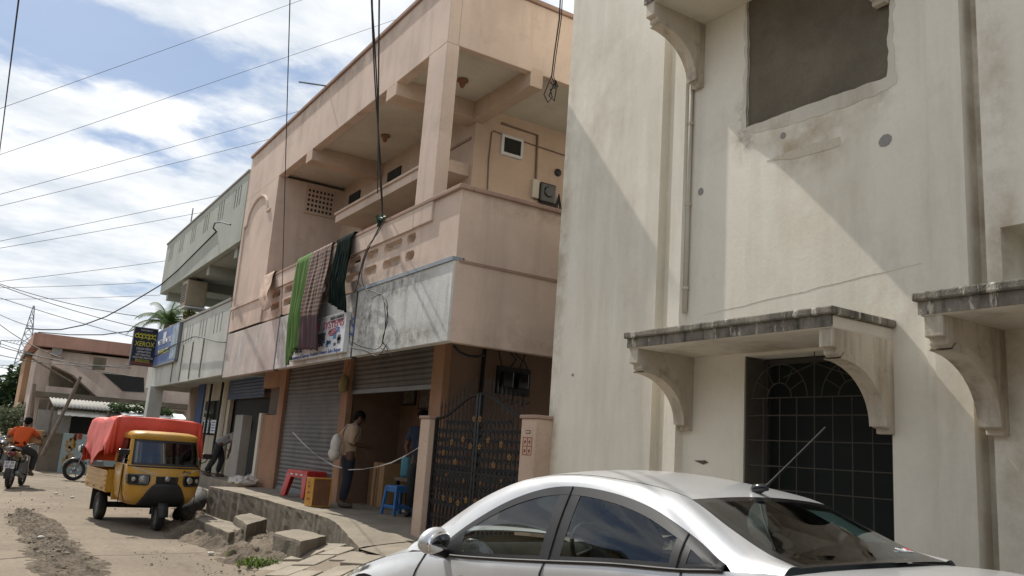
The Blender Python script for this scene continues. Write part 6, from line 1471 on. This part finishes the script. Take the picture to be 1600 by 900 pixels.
# ------------------------------------------------------------------ motorcycles
def motorcycle(name, label, loc, rz, body, plate=None, group=None, fairing=False):
    t = thing(name, label, 'motorcycle', loc, rz, group=group, local=True)      # forward = +Y
    wf = wheel_b(t, (0, .66, .30)); wr = wheel_b(t, (0, -.62, .30))
    m = MB(); m.tube([(-.09, .66, .30), (-.09, .52, .72), (-.08, .44, .95)], .022, 6); m.tube([(.09, .66, .30), (.09, .52, .72), (.08, .44, .95)], .022, 6); m.build('front_fork', M['steel'], t, smooth=True)
    m = MB(); m.lathe([(.33, -.07), (.35, -.05), (.355, 0), (.35, .05), (.33, .07)], (0, .66, .30), 'x', 16, radians(0), radians(150)); m.build('front_mudguard', body, t, smooth=True)
    m = MB(); m.tube([(0, .46, .86), (0, .25, .62), (0, .1, .34), (0, -.25, .36), (0, -.62, .30)], .03, 6); m.tube([(0, .44, .88), (0, -.1, .72), (0, -.7, .78)], .03, 6); m.tube([(-.1, -.62, .3), (-.12, -.5, .72)], .022, 6); m.tube([(.1, -.62, .3), (.12, -.5, .72)], .022, 6); m.build('frame', M['iron'], t)
    m = MB(); m.obox((0, .1, .45), .26, .34, .26); m.lathe([(.12, -.12), (.13, 0), (.12, .12), (0, .12)], (0, .02, .38), 'x', 14); m.obox((0, .22, .6), .2, .18, .2, Matrix.Rotation(.5, 3, 'X')); m.build('engine', M['galv'], t, bevel=.02)
    m = MB(); m.sheet([[(w*cos(a_), y, z+h*sin(a_)) for a_ in [k*2*pi/14 for k in range(14)]] for y, z, w, h in ((.44, .86, .03, .03), (.38, .86, .12, .09), (.22, .87, .15, .11), (.05, .85, .13, .09), (-.06, .82, .08, .05), (-.1, .8, .02, .02))], True); m.build('fuel_tank', body, t, smooth=True)
    m = MB(); m.sheet([[(w*cos(a_), y, z+h*sin(a_)) for a_ in [k*2*pi/12 for k in range(12)]] for y, z, w, h in ((-.02, .80, .06, .04), (-.12, .80, .13, .05), (-.35, .82, .14, .055), (-.62, .87, .13, .05), (-.72, .89, .06, .03))], True); m.build('seat', M['black'], t, smooth=True)
    m = MB(); m.sheet([[(w*cos(a_), y, z+h*sin(a_)) for a_ in [k*2*pi/12 for k in range(12)]] for y, z, w, h in ((-.15, .70, .14, .08), (-.4, .73, .16, .08), (-.7, .80, .14, .06), (-.86, .86, .07, .03))], True); tl = m.build('tail_panel', body, t, smooth=True)
    m = MB(); m.tube([(-.13, -.6, .88), (-.14, -.78, .93), (-.05, -.86, .95), (.05, -.86, .95), (.14, -.78, .93), (.13, -.6, .88)], .014, 6); m.build('grab_rail', M['steel'], t, smooth=True)
    m = MB(); m.ell((0, -.86, .80), (.10, .04, .06), 12, 8); m.build('tail_light', simple('dull_red_lamp', (.12, .01, .01), .2, coat=.5), tl, smooth=True)
    m = MB(); m.box(-.02, .02, -.90, -.82, .48, .76); m.lathe([(.34, -.07), (.36, -.04), (.36, .04), (.34, .07)], (0, -.62, .30), 'x', 12, radians(70), radians(190)); m.build('rear_mudguard', M['blackmatt'], t, smooth=True)
    m = MB(); m.obox((0, -.915, .55), .22, .012, .17, Matrix.Rotation(-.15, 3, 'X')); p = m.build('number_plate', M['boardwhite'], t)
    if plate:
        for k, s in enumerate(plate): text(s, .075, (-.085, -.925-.012*(k), .572-.075*k), (1, 0, 0), (0, .15, 1), M['ink_black'], 'plate_lettering', p, width=.17, depth=.002)
    m = MB(); m.tube([(-.36, .30, 1.04), (-.22, .37, 1.03), (0, .42, .98), (.22, .37, 1.03), (.36, .30, 1.04)], .014, 6); m.tube([(-.37, .28, 1.04), (-.25, .35, 1.035)], .02, 6); m.tube([(.37, .28, 1.04), (.25, .35, 1.035)], .02, 6); m.build('handlebar', M['iron'], t, smooth=True)
    m = MB(); m.ell((0, .54, .90), (.10, .09, .12), 12, 8); h = m.build('headlight', body, t, smooth=True)
    m = MB(); m.ell((0, .60, .90), (.08, .045, .09), 12, 8); m.build('lens', simple('bike_lens', (.6, .6, .58), .08), h, smooth=True)
    for s in (-1, 1):
        m = MB(); m.tube([(s*.26, .36, 1.04), (s*.32, .38, 1.2)], .007, 5); m.ell((s*.36, .38, 1.23), (.07, .02, .045), 10, 6); m.build('mirror', M['blackgloss'], t, smooth=True)
        m = MB(); m.tube([(s*.06, .12, .30), (s*.26, .12, .29)], .014, 6); m.tube([(s*.1, -.3, .33), (s*.24, -.32, .33)], .014, 6); m.each('foot_peg', M['black'], t)
        m = MB(); m.ell((s*.15, -.80, .82), (.03, .04, .025), 8, 6); m.build('indicator', M['yellow_plastic'], t, smooth=True)
    m = MB(); m.tube([(.10, .1, .36), (.13, -.1, .26), (.16, -.4, .28), (.17, -.85, .38)], [.02, .03, .05, .048], 10); m.build('exhaust', M['galv'], t, smooth=True)
    return t
def wheel_b(par, c, r=.30):
    m = MB(); m.tube([(c[0], c[1]+(r-.045)*cos(k*pi/14), c[2]+(r-.045)*sin(k*pi/14)) for k in range(28)], .048, 8, True); o = m.build('tyre', M['black'], par, smooth=True)
    m = MB(); m.tube([(c[0], c[1]+(r-.09)*cos(k*pi/14), c[2]+(r-.09)*sin(k*pi/14)) for k in range(28)], .016, 6, True)
    for k in range(6): a_ = k*pi/3; m.tube([(c[0], c[1]+.04*cos(a_), c[2]+.04*sin(a_)), (c[0], c[1]+(r-.09)*cos(a_+.15), c[2]+(r-.09)*sin(a_+.15))], .014, 5)
    m.lathe([(0, -.07), (.05, -.07), (.06, 0), (.05, .07), (0, .07)], c, 'x', 12); m.build('rim', M['galv'], o, smooth=True); return o
M['bike_beige'] = simple('beige_bike_paint', (.30, .26, .19), .3, 0, .1, 8, coat=.4); M['bike_black'] = simple('black_bike_paint', (.02, .02, .022), .25, 0, .1, 8, coat=.5); M['bike_blue'] = simple('blue_white_paint', (.22, .27, .38), .3, 0, .6, 6, coat=.4)
BK = Vector((1.08, 23.6, 0)); BKR = radians(-14)
motorcycle('motorcycle', 'moving motorcycle with white number plate ridden away by a man in orange', BK, BKR, M['bike_beige'], ('AP 39', 'DK 4237'))
c = U(121, 753, 'z', 0); motorcycle('motorcycle', 'black motorcycle parked half hidden behind the red tarpaulin load', (3.3, 27.4, 0), radians(98), M['bike_black'])
c = U(20, 738, 'z', 0); motorcycle('motorcycle', 'dark motorcycle cut by the left edge of the photo, behind the orange shirted rider', (c.x-.45, 29.5, 0), radians(-10), M['bike_black'], ('AP 16', 'BM 2508'))
motorcycle('motorcycle', 'blue and white motorcycle parked furthest back at the left edge under the shrub', (c.x-.55, 33.5, 0), radians(-30), M['bike_blue'])
# ------------------------------------------------------------------ people
def skinned(V, E, root, extra=None, sub=2):
    keys = list(V); me = bpy.data.meshes.new('skeleton')
    me.from_pydata([V[k][0] for k in keys], [(keys.index(a_), keys.index(b_)) for a_, b_ in E], [])
    o = bpy.data.objects.new('skeleton', me); COL.objects.link(o)
    o.modifiers.new('skin', 'SKIN'); sk = me.skin_vertices[0].data
    for i, k in enumerate(keys):
        r = V[k][1]; sk[i].radius = r if isinstance(r, tuple) else (r, r); sk[i].use_root = (k == root)
    q = o.modifiers.new('sub', 'SUBSURF'); q.levels = q.render_levels = sub
    bpy.context.view_layer.update(); dg = bpy.context.evaluated_depsgraph_get(); ev = bpy.data.meshes.new_from_object(o.evaluated_get(dg))
    m = MB(); m._add([v.co[:] for v in ev.vertices], [tuple(p.vertices) for p in ev.polygons]); bpy.data.objects.remove(o)
    if extra: m._add(extra.v, extra.f)
    return m
SKIN = simple('brown_skin', (.12, .062, .038), .5, 0, .1, 8); HAIR = simple('black_hair', (.009, .008, .008), .85, 0, .2, 20, spec=.08)
def person(label, loc, rz, J, shirt, trousers, hairlong=False, group=None, shoes=None, sleeve=.6):
    t = thing('person', label, 'person', loc, rz, group=group, local=True)
    v = {k: Vector(p) for k, p in J.items()}
    hd = (v['head']-v['neck']).normalized(); fw = Vector(J.get('face', (0, 1, 0))).normalized(); fw = (fw-hd*fw.dot(hd)).normalized(); rt = fw.cross(hd)
    V = {'pelvis': (v['pelvis'], .115), 'waist': (v['pelvis'].lerp(v['chest'], .5), .105), 'chest': (v['chest'], .125), 'neckb': (v['neck']-hd*.05, .07), 'neck': (v['neck'], .052), 'jaw': (v['head']-hd*.05+fw*.02, .07), 'head': (v['head']+hd*.02, .088), 'crown': (v['head']+hd*.085, .07)}
    E = [('pelvis', 'waist'), ('waist', 'chest'), ('chest', 'neckb'), ('neckb', 'neck'), ('neck', 'jaw'), ('jaw', 'head'), ('head', 'crown')]
    for s in 'LR':
        V['sh'+s] = (v['sh'+s], .058); V['el'+s] = (v['el'+s], .038); V['wr'+s] = (v['wr'+s], .027); V['hip'+s] = (v['hip'+s], .085); V['kn'+s] = (v['kn'+s], .055); V['an'+s] = (v['an'+s], .037); V['toe'+s] = (v['toe'+s], .032)
        V['md'+s] = (v['el'+s].lerp(v['wr'+s], .35), .036); V['cf'+s] = (v['kn'+s].lerp(v['an'+s], .35), .052)
        d = (v['wr'+s]-v['el'+s]).normalized(); palm = v['wr'+s]+d*.075; V['pm'+s] = (palm, .030)
        E += [('chest', 'sh'+s), ('sh'+s, 'el'+s), ('el'+s, 'md'+s), ('md'+s, 'wr'+s), ('wr'+s, 'pm'+s), ('pelvis', 'hip'+s), ('hip'+s, 'kn'+s), ('kn'+s, 'cf'+s), ('cf'+s, 'an'+s), ('an'+s, 'toe'+s)]
        sd = d.cross(Vector((0, 0, 1)) if abs(d.z) < .9 else Vector((0, 1, 0))).normalized(); cu = sd.cross(d)*(-1)
        for q, (o_, l) in enumerate(((-.026, .06), (-.009, .072), (.009, .068), (.026, .052))):
            a_ = palm+d*.02+sd*o_; b_ = palm+d*(.03+l*.45)+sd*o_*1.25; c_ = palm+d*(.03+l*.75)+cu*l*.4+sd*o_*1.2
            V[f'f{q}a{s}'] = (b_, .0095); V[f'f{q}b{s}'] = (c_, .0075); E += [('pm'+s, f'f{q}a{s}'), (f'f{q}a{s}', f'f{q}b{s}')]
        V['tha'+s] = (palm-d*.03+sd*-.045+cu*.015, .011); V['thb'+s] = (palm+d*.015+sd*-.055+cu*.035, .009); E += [('wr'+s, 'tha'+s), ('tha'+s, 'thb'+s)]
    ex = MB(); R_ = Matrix((rt, fw, hd)).transposed()
    ex.ell(v['head']+fw*.10-hd*.012, (.016, .022, .024), 8, 6, R_); ex.ell(v['head']+fw*.088-hd*.055, (.028, .012, .010), 8, 6, R_)
    for s in (-1, 1): ex.ell(v['head']+rt*s*.088-hd*.01, (.012, .025, .032), 8, 6, R_)
    body = skinned(V, E, 'pelvis', ex).build('body', SKIN, t, smooth=True)
    em = MB()
    for s in (-1, 1): em.ell(v['head']+rt*s*.033+fw*.088+hd*.012, (.013, .008, .008), 8, 6, R_)
    em.each('eye', HAIR, t, smooth=True)
    h = MB(); h.ell(v['head']+hd*.045-fw*.018, (.096, .102, .085), 16, 10, R_); h.ell(v['head']-fw*.055-hd*.005, (.078, .055, .075), 12, 8, R_); h.build('hair', HAIR, t, smooth=True)
    # shirt
    V = {'p': (v['pelvis']-(v['chest']-v['pelvis'])*.12, .150), 'w': (v['pelvis'].lerp(v['chest'], .5), .138), 'c': (v['chest'], .15), 'nb': (v['neck']-hd*.045, .082)}
    E = [('p', 'w'), ('w', 'c'), ('c', 'nb')]
    for s in 'LR':
        V['s'+s] = (v['sh'+s], .078); V['e'+s] = (v['sh'+s].lerp(v['el'+s], sleeve), .062); E += [('c', 's'+s), ('s'+s, 'e'+s)]
        if sleeve > .9: V['w'+s] = (v['el'+s].lerp(v['wr'+s], .35 if sleeve < 1 else .9), .045); E += [('e'+s, 'w'+s)]
    m = skinned(V, E, 'w'); m.v = [tuple(Vector(p)+Vector((1, 1, .4))*.010*nz(p[0]*9, p[1]*9, p[2]*7)) for p in m.v]; m.build('shirt', shirt, t, smooth=True)
    V = {'p': (v['pelvis']+(v['chest']-v['pelvis'])*.06, .135), 'q': (v['pelvis'], .135)}; E = [('p', 'q')]
    for s in 'LR':
        V['h'+s] = (v['hip'+s], .112); V['k'+s] = (v['kn'+s], .092); V['a'+s] = (v['kn'+s].lerp(v['an'+s], .93), .066); E += [('q', 'h'+s), ('h'+s, 'k'+s), ('k'+s, 'a'+s)]
    m = skinned(V, E, 'q'); m.v = [tuple(Vector(p)+Vector((1, 1, .2))*.009*nz(p[0]*9, p[1]*9, p[2]*6)) for p in m.v]; m.build('trousers', trousers, t, smooth=True)
    if shoes:
        for s in 'LR':
            m = MB(); a_, b_ = v['an'+s], v['toe'+s]; m.tube([a_+(a_-b_)*.35-Vector((0, 0, .03)), a_-Vector((0, 0, .02)), b_, b_+(b_-a_)*.25], [.035, .048, .044, .02], 8); m.build('sandal', shoes, t, smooth=True)
    return t
def standing(h=1.63, lean=0, **k):
    s = h/1.70
    J = dict(pelvis=(0, 0, .90), chest=(0, .02, 1.25), neck=(0, .04, 1.46), head=(0, .08, 1.57), shL=(-.17, .01, 1.36), shR=(.17, .01, 1.36), elL=(-.23, .02, 1.08), elR=(.24, -.02, 1.09), wrL=(-.2, .20, .95), wrR=(.2, .20, 1.0), hipL=(-.085, 0, .85), hipR=(.085, 0, .85), knL=(-.09, .04, .47), knR=(.1, .0, .47), anL=(-.09, -.03, .07), anR=(.11, -.06, .07), toeL=(-.11, .12, .03), toeR=(.14, .09, .03))
    J.update(k); return {a_: (tuple(c*s for c in b_) if a_ != 'face' else b_) for a_, b_ in J.items()}
sh_be = simple('beige_shirt', (.38, .28, .19), .9, 0, .12, 7); tr_na = simple('dark_navy_trousers', (.018, .022, .035), .85, 0, .2, 7)
sh_gr = simple('grey_shirt', (.26, .265, .27), .9, 0, .1, 7); tr_gr = simple('dark_grey_trousers', (.035, .035, .038), .9, 0, .2, 7)
sh_or = simple('orange_tshirt', (.55, .085, .015), .85, 0, .1, 7); sh_bl = simple('dull_blue_shirt', (.035, .045, .08), .9, 0, .15, 7)
SAND = simple('worn_sandal', (.10, .08, .065), .8)
mp = U(536, 793, 'z', FL); mp.z = FL+.012
person('man in beige shirt and dark trousers standing at the open shop', mp, radians(-100), standing(1.62, elR=(.27, -.05, 1.10), wrR=(.14, .24, 1.08), wrL=(-.08, .27, 1.06), neck=(0, .07, 1.45), head=(0, .13, 1.56), shR=(.17, .03, 1.36), face=(.15, 1, -.15)), sh_be, tr_na, shoes=SAND, sleeve=.95)
m = MB(); RMm = Matrix.Rotation(radians(-100), 3, 'Z'); L_ = lambda x, y, z: mp+RMm@Vector((x, y, z))
m.ell(L_(.08, -.25, 1.00), (.11, .09, .20), 14, 10, RMm); m.ell(L_(.08, -.26, .86), (.13, .11, .11), 12, 8, RMm); m.v = [tuple(Vector(p)+Vector((1, 1, 1))*.03*nz(p[0]*8, p[1]*8, p[2]*8)) for p in m.v]
bg_ = m.build('shoulder_bag', M['sack'], None, smooth=True); tag(bg_, 'white cloth bag slung on the back of the man in the beige shirt', 'bag')
m = MB(); m.tube([L_(.10, -.24, 1.15), L_(.13, -.10, 1.36), L_(.13, .04, 1.385), L_(.12, .13, 1.3), L_(.02, .16, 1.1)], .007, 6); m.build('strap', M['sack'], bg_, smooth=True)
bp = U(341, 745, 'z', FL-.02)
person('man in grey shirt bending over with a stick on the step of the green shops', bp, radians(-110), standing(1.68, pelvis=(0, -.1, .86), chest=(0, .20, 1.08), neck=(0, .40, 1.17), head=(0, .53, 1.19), shL=(-.17, .27, 1.12), shR=(.17, .27, 1.12), elL=(-.2, .32, .84), elR=(.2, .24, .84), wrL=(-.1, .38, .62), wrR=(.12, .2, .62), hipL=(-.085, -.1, .82), hipR=(.085, -.1, .82), knL=(-.1, .02, .46), knR=(.1, -.16, .44), anL=(-.1, -.05, .07), anR=(.11, -.34, .10), toeL=(-.11, .10, .03), toeR=(.12, -.2, .03), face=(.1, .5, -.85)), sh_gr, tr_gr, shoes=SAND)
Rb = Matrix.Rotation(radians(-110), 3, 'Z'); m = MB(); m.tube([bp+Rb@Vector((.1, .12, .72)), bp+Rb@Vector((.0, 1.0, .30))], .014, 6); tag(m.build('stick', M['wood']), 'thin stick held by the bending man in the grey shirt', 'stick')
# rider: pelvis over the saddle, feet on the pegs, arms to the bars
rp = standing(1.66, pelvis=(0, -.22, .97), chest=(0, -.10, 1.28), neck=(0, -.04, 1.47), head=(.03, .02, 1.57), shL=(-.19, -.08, 1.38), shR=(.19, -.08, 1.38), elL=(-.37, .10, 1.16), elR=(.38, .10, 1.16), wrL=(-.35, .30, 1.08), wrR=(.35, .30, 1.08), hipL=(-.11, -.2, .92), hipR=(.11, -.2, .92), knL=(-.24, .22, .80), knR=(.28, .22, .80), anL=(-.25, .08, .37), anR=(.27, .08, .37), toeL=(-.26, .24, .31), toeR=(.29, .24, .31))
person('man in bright orange T-shirt riding away on a motorcycle', BK, BKR, rp, sh_or, tr_gr, shoes=SAND, sleeve=.65)
Rk = Matrix.Rotation(BKR, 3, 'Z'); m = MB(); m.obox(BK+Rk@Vector((.0, .18, 1.20)), .74, .26, .32, Rk); bx_ = m.build('carton', M['card'], None, bevel=.01); tag(bx_, 'brown carton carried across the motorcycle in front of the orange shirted rider', 'carton')
person('man in dull blue shirt in the shop shade, half hidden by the slim gate post', (U(658, 700, 'x', 6.1).x, U(658, 700, 'x', 6.1).y, FL+.01), radians(150), standing(1.66, wrL=(-.16, .22, 1.04), elL=(-.25, .0, 1.1)), sh_bl, tr_gr, shoes=SAND, sleeve=.7)
# ------------------------------------------------------------------ things on the platform
def rbox(px, py, z): return U(px, py, 'z', z)
# red plastic table
c = U(484, 779, 'z', FL); tb = thing('plastic_table', 'low red plastic table with slotted flared legs before the closed shutter', 'table', (c.x+.08, c.y+.18, FL+.01), radians(8), local=True)
m = MB(); m.box(-.34, .34, -.42, .42, .46, .495); m.build('table_top', M['red_plastic'], tb, bevel=.02)
for sx_ in (-1, 1):
    for sy_ in (-1, 1):
        m = MB()
        for k in (0, 1):
            a_ = [(sx_*.40, sy_*.48), (sx_*(.40-.02), sy_*(.48-.14))] if k == 0 else [(sx_*.40, sy_*.48), (sx_*(.40-.14), sy_*(.48-.02))]
            b_ = [(sx_*.33, sy_*.41), (sx_*.325, sy_*.20)] if k == 0 else [(sx_*.33, sy_*.41), (sx_*.15, sy_*.405)]
            m.poly([(*a_[0], 0), (*a_[1], 0), (*b_[1], .47), (*b_[0], .47)])
        m.build('leg', M['red_plastic'], tb, solid=.02)
m = MB()
for s in (-1, 1): m.box(s*.335-.01, s*.335+.01, -.4, .4, .36, .47); m.box(-.33, .33, s*.41-.01, s*.41+.01, .36, .47)
m.build('apron', M['red_plastic'], tb, bevel=.006)
m = MB()
for y in (-.2, .0, .2): m.box(-.352, -.344, y-.05, y+.05, .40, .43)
m.each('moulded_mark', M['ink_white'], tb)
# yellow crate on end
c0 = U(480, 791, 'z', FL); cr = thing('crate', 'worn yellow plastic crate standing on its end in front of the red table', 'crate', (c0.x+.17, c0.y+.02, FL+.005), radians(6), local=True)
m = MB(); m.box(-.17, -.15, -.14, .14, 0, .46); m.box(-.15, .17, .12, .14, 0, .46); m.box(.15, .17, -.14, .12, 0, .46); m.box(-.15, .15, -.14, .12, 0, .02); m.box(-.15, .15, -.14, .12, .44, .46); m.build('crate_shell', M['yellow_plastic'], cr, bevel=.008)
m = MB()
m.box(-.15, .15, -.125, -.115, .02, .44)
m.each('crate_slat', M['brown_plastic'], cr, bevel=.004)
m = MB()
for k, z in enumerate((.1, .2, .3, .36)): m.box(-.174, -.169, -.06+.02*k, .05, z, z+.035)
m.each('faded_print', M['brown_plastic'], cr)
# carton standing in the shop
c0 = U(586, 793, 'z', FL); ct = thing('carton', 'tall brown cardboard carton standing beside the blue stool', 'carton', (c0.x+.25, c0.y+.05, FL+.01), radians(5), local=True)
m = MB(); m.box(-.24, .24, -.20, .20, 0, .76); m.build('carton_body', M['card'], ct, bevel=.008); m = MB(); m.box(-.243, .243, -.03, .03, .0, .763); m.build('tape_strip', M['brown_plastic'], ct)
# blue stool
c0 = U(612, 806, 'z', FL); bs_ = thing('stool', 'bright blue plastic stool just left of the gate post', 'stool', (c0.x+.14, c0.y+.12, FL+.01), radians(10), local=True)
m = MB(); m.box(-.15, .15, -.15, .15, .42, .45); m.build('seat', M['blue_plastic'], bs_, bevel=.015)
for sx_ in (-1, 1):
    for sy_ in (-1, 1):
        m = MB(); m.tube([(sx_*.135, sy_*.135, .43), (sx_*.175, sy_*.175, 0)], [.032, .028], 4); m.build('leg', M['blue_plastic'], bs_)
m = MB()
for s in (-1, 1): m.box(s*.165-.008, s*.165+.008, -.15, .15, .10, .15); m.box(-.15, .15, s*.165-.008, s*.165+.008, .10, .15); m.box(s*.145-.008, s*.145+.008, -.14, .14, .35, .43); m.box(-.14, .14, s*.145-.008, s*.145+.008, .35, .43)
m.each('stretcher', M['blue_plastic'], bs_, bevel=.004)
# water can on a dark bench
bn = thing('bench', 'dark bench at the back of the open shop', 'bench', (6.45, 12.75, FL+.01), local=True)
m = MB(); m.box(-.3, .3, -.55, .55, .5, .56); m.build('bench_top', M['wood'], bn)
for sx_ in (-1, 1):
    for sy_ in (-1, 1): m = MB(); m.box(sx_*.26-.03, sx_*.26+.03, sy_*.5-.03, sy_*.5+.03, 0, .5); m.build('leg', M['iron'], bn)
c0 = U(630, 752, 'x', 6.3); m = MB(); m.lathe([(0, 0), (.10, 0), (.11, .03), (.11, .3), (.09, .35), (.035, .38), (.035, .42), (0, .42)], (6.35, c0.y, FL+.57), n=16); tag(m.build('water_can', simple('cyan_can', (.08, .28, .38), .3), None, smooth=True), 'pale blue water can on the bench behind the blue stool', 'water can')
c1 = U(604, 770, 'x', 6.35); ct2 = thing('carton', 'darker second carton standing behind the tall one in the shop', 'carton', (6.42, c1.y+.25, FL+.01), radians(-8), local=True)
m = MB(); m.box(-.25, .25, -.22, .22, 0, .66); m.build('carton_body', simple('dark_cardboard', (.20, .125, .065), .9, 0, .15, 6), ct2, bevel=.008); m = MB(); m.box(-.253, .253, -.03, .03, 0, .663); m.build('tape_strip', M['brown_plastic'], ct2)
# slippers
for k, (px, py) in enumerate(((633, 803), (642, 806))):
    c0 = U(px, py, 'z', FL); m = MB(); m.ell((c0.x, c0.y, FL+.03), (.05, .12, .028), 10, 6, Matrix.Rotation(radians(30+20*k), 3, 'Z')); m.ell((c0.x, c0.y+.05, FL+.05), (.045, .05, .03), 8, 6)
    tag(m.build('slipper', M['sack'] if k else M['steel'], None, smooth=True), ('grey slipper on the floor near the blue stool', 'pale slipper on the floor against the gate post')[k], 'slipper')
# tape slung in front of the shops
P = [(457, 675, 5.62), (475, 694, 5.58), (494, 711, 5.5), (520, 727, 5.45), (545, 734, 5.42), (568, 733, 5.40), (590, 729, 5.35), (611, 723, 5.3), (632, 713, 5.2), (650, 702, 5.12), (664, 694, 5.08)]
P = [U(*p[:2], 'x', p[2]) for p in P]; m = MB(); m.sheet([[p+Vector((0, 0, .009*cos(k*.9))) for k, p in enumerate(P)], [p-Vector((.006*sin(k*.9), 0, .009*cos(k*.9))) for k, p in enumerate(P)]]); tag(m.build('barrier_tape', M['tape'], None, solid=.003), 'white tape sagging from the shutter to the gate post in front of the shops', 'tape')
# sacks
for k, (px, py, sx_, sy_, sz_, lab) in enumerate(((372, 757, .28, .55, .10, 'bright white plastic sack lying flattest at the platform end'), (398, 756, .32, .5, .13, 'greyish crumpled sack beside the bright white one'), (418, 757, .2, .35, .05, 'thin scrap of pale sacking nearest the closed shutter'))):
    c0 = U(px, py, 'z', FL); m = MB(); m.ell((c0.x+.1, c0.y, FL+sz_*.6), (sx_, sy_, sz_), 44, 22)
    m.v = [(x+.09*turb(y, z, 4, 4), y+.1*turb(x, z+3, 4, 4), max(FL+.004, z+.07*turb(x, y, 5, 4))) for x, y, z in m.v]; m.v = [(x+.05*turb(y+4, z*2, 9, 3), y+.05*turb(x, z*2+3, 9, 3), z+(.05*turb(x+7, y, 11, 3) if z > FL+.03 else 0)) for x, y, z in m.v]; tag(m.build('sack', M['sack'] if k == 0 else simple('grey_sack', (.38, .36, .34), .85, 0, .15, 6, dust=.3), None, smooth=True), lab, 'sack')
# black drain trough and slab beside the platform end
c0 = U(296, 806, 'z', 0); m = MB(); m.tube([c0+Vector((-.35, -1.0, .10)), c0+Vector((.25, .6, .22)), c0+Vector((.45, 1.4, .3))], [.17, .17, .16], 10); tag(m.build('drain_trough', M['black'], None, smooth=True), 'black plastic pipe lying between the three wheeler and the platform', 'pipe')
c0 = U(302, 776, 'z', .2); m = MB(); m.obox((c0.x, c0.y, .2), .7, 1.0, .12, Matrix.Rotation(.3, 3, 'Z')@Matrix.Rotation(.25, 3, 'Y')); tag(m.build('loose_slab', M['stone'], None, bevel=.02), 'pale loose stone slab propped behind the front of the three wheeler', 'slab')
# dried bundle on the pillar
c0 = U(537, 600, 'x', XG-.2); m = MB(); m.ell((c0.x, c0.y, c0.z), (.09, .10, .17), 16, 10); m.v = [tuple(Vector(p)+Vector((1, 1, 1))*.02*nz(p[0]*20, p[1]*20, p[2]*9)) for p in m.v]; m.tube([(c0.x, c0.y, c0.z+.15), (XG-.13, c0.y, c0.z+.42)], .008, 5); tag(m.build('hanging_bundle', simple('straw_bundle', (.30, .25, .12), .9, 0, .3, 20, bump=.5), None, smooth=True), 'straw coloured round bundle hanging on the orange shop pillar', 'bundle')
# litter
random.seed(6); LP = [(88, 770, 'small white scrap of paper on the road near the parked motorcycle'), (113, 776, 'white litter scrap on the road behind the three wheeler'), (64, 838, 'pale scrap lying in the broken dirt strip'), (330, 863, 'crumpled white wrapper on the earth below the steps')]
for (px, py, lab) in LP:
    c0 = U(px, py, 'z', .04); m = MB(); m.ell((c0.x, c0.y, .03), (.05, .04, .022), 8, 5); m.v = [(x+.02*nz(y*20, z), y+.02*nz(x*20, z), z) for x, y, z in m.v]; tag(m.build('litter', M['sack'], None), lab, 'litter')
# ------------------------------------------------------------------ unseen houses, added to cut sky light and fill the car's reflections
def added_house(name, label, x0, x1, y0, y1, h, face, mat, nwin):
    t = thing(name, label, 'house', ((x0+x1)/2, (y0+y1)/2, 0))
    m = MB(); m.box(x0, x1, y0, y1, -.1, h); m.build('wall', mat, t)
    m = MB(); m.box(x0-.15, x1+.15, y0-.15, y1+.15, h, h+.14); m.build('roof', M['cement_light'], t)
    xf = x1 if face > 0 else x0; s = face
    for lv_ in range(int(h//3)):
        for k in range(nwin):
            y = y0+(y1-y0)*(k+.5)/nwin; z = .95+3*lv_
            w = MB(); w.box(xf-.02*s, xf+.05*s, y-.6, y+.6, z, z+1.3); wo_ = w.build('window', M['creampaint'], t)
            w = MB(); w.box(xf+.03*s, xf+.056*s, y-.52, y+.52, z+.08, z+1.22); w.build('pane', M['glass_dark'], wo_)
        b = MB(); b.box(xf, xf+.7*s, y0, y1, 2.9+3*lv_, 3.02+3*lv_); b.build('ledge', M['cement_light'], t)
added_house('added_house', 'low buff house added unseen across the street to block sky light', -15, -7, -3.5, 7.6, 5.2, 1, plaster('buff_plaster', (.40, .33, .24), .1, .4), 4)
added_house('added_house', 'two storey dull yellow house added unseen beside the mirrored palm to block sky light', -15, -7, 11.6, 21, 6.4, 1, plaster('dull_yellow_plaster', (.40, .31, .17), .1, .4), 3)
added_house('added_house', 'two storey grey house added unseen behind the camera to block sky light', -16, -6.5, -19, -4.2, 7.2, 1, plaster('grey_house_plaster', (.32, .31, .29), .1, .4), 5)
added_house('added_house', 'two storey brown house added unseen past the white building to block sky light', 5.6, 14, -20, -3.4, 8.2, -1, plaster('brown_house_plaster', (.33, .24, .18), .1, .4), 5)
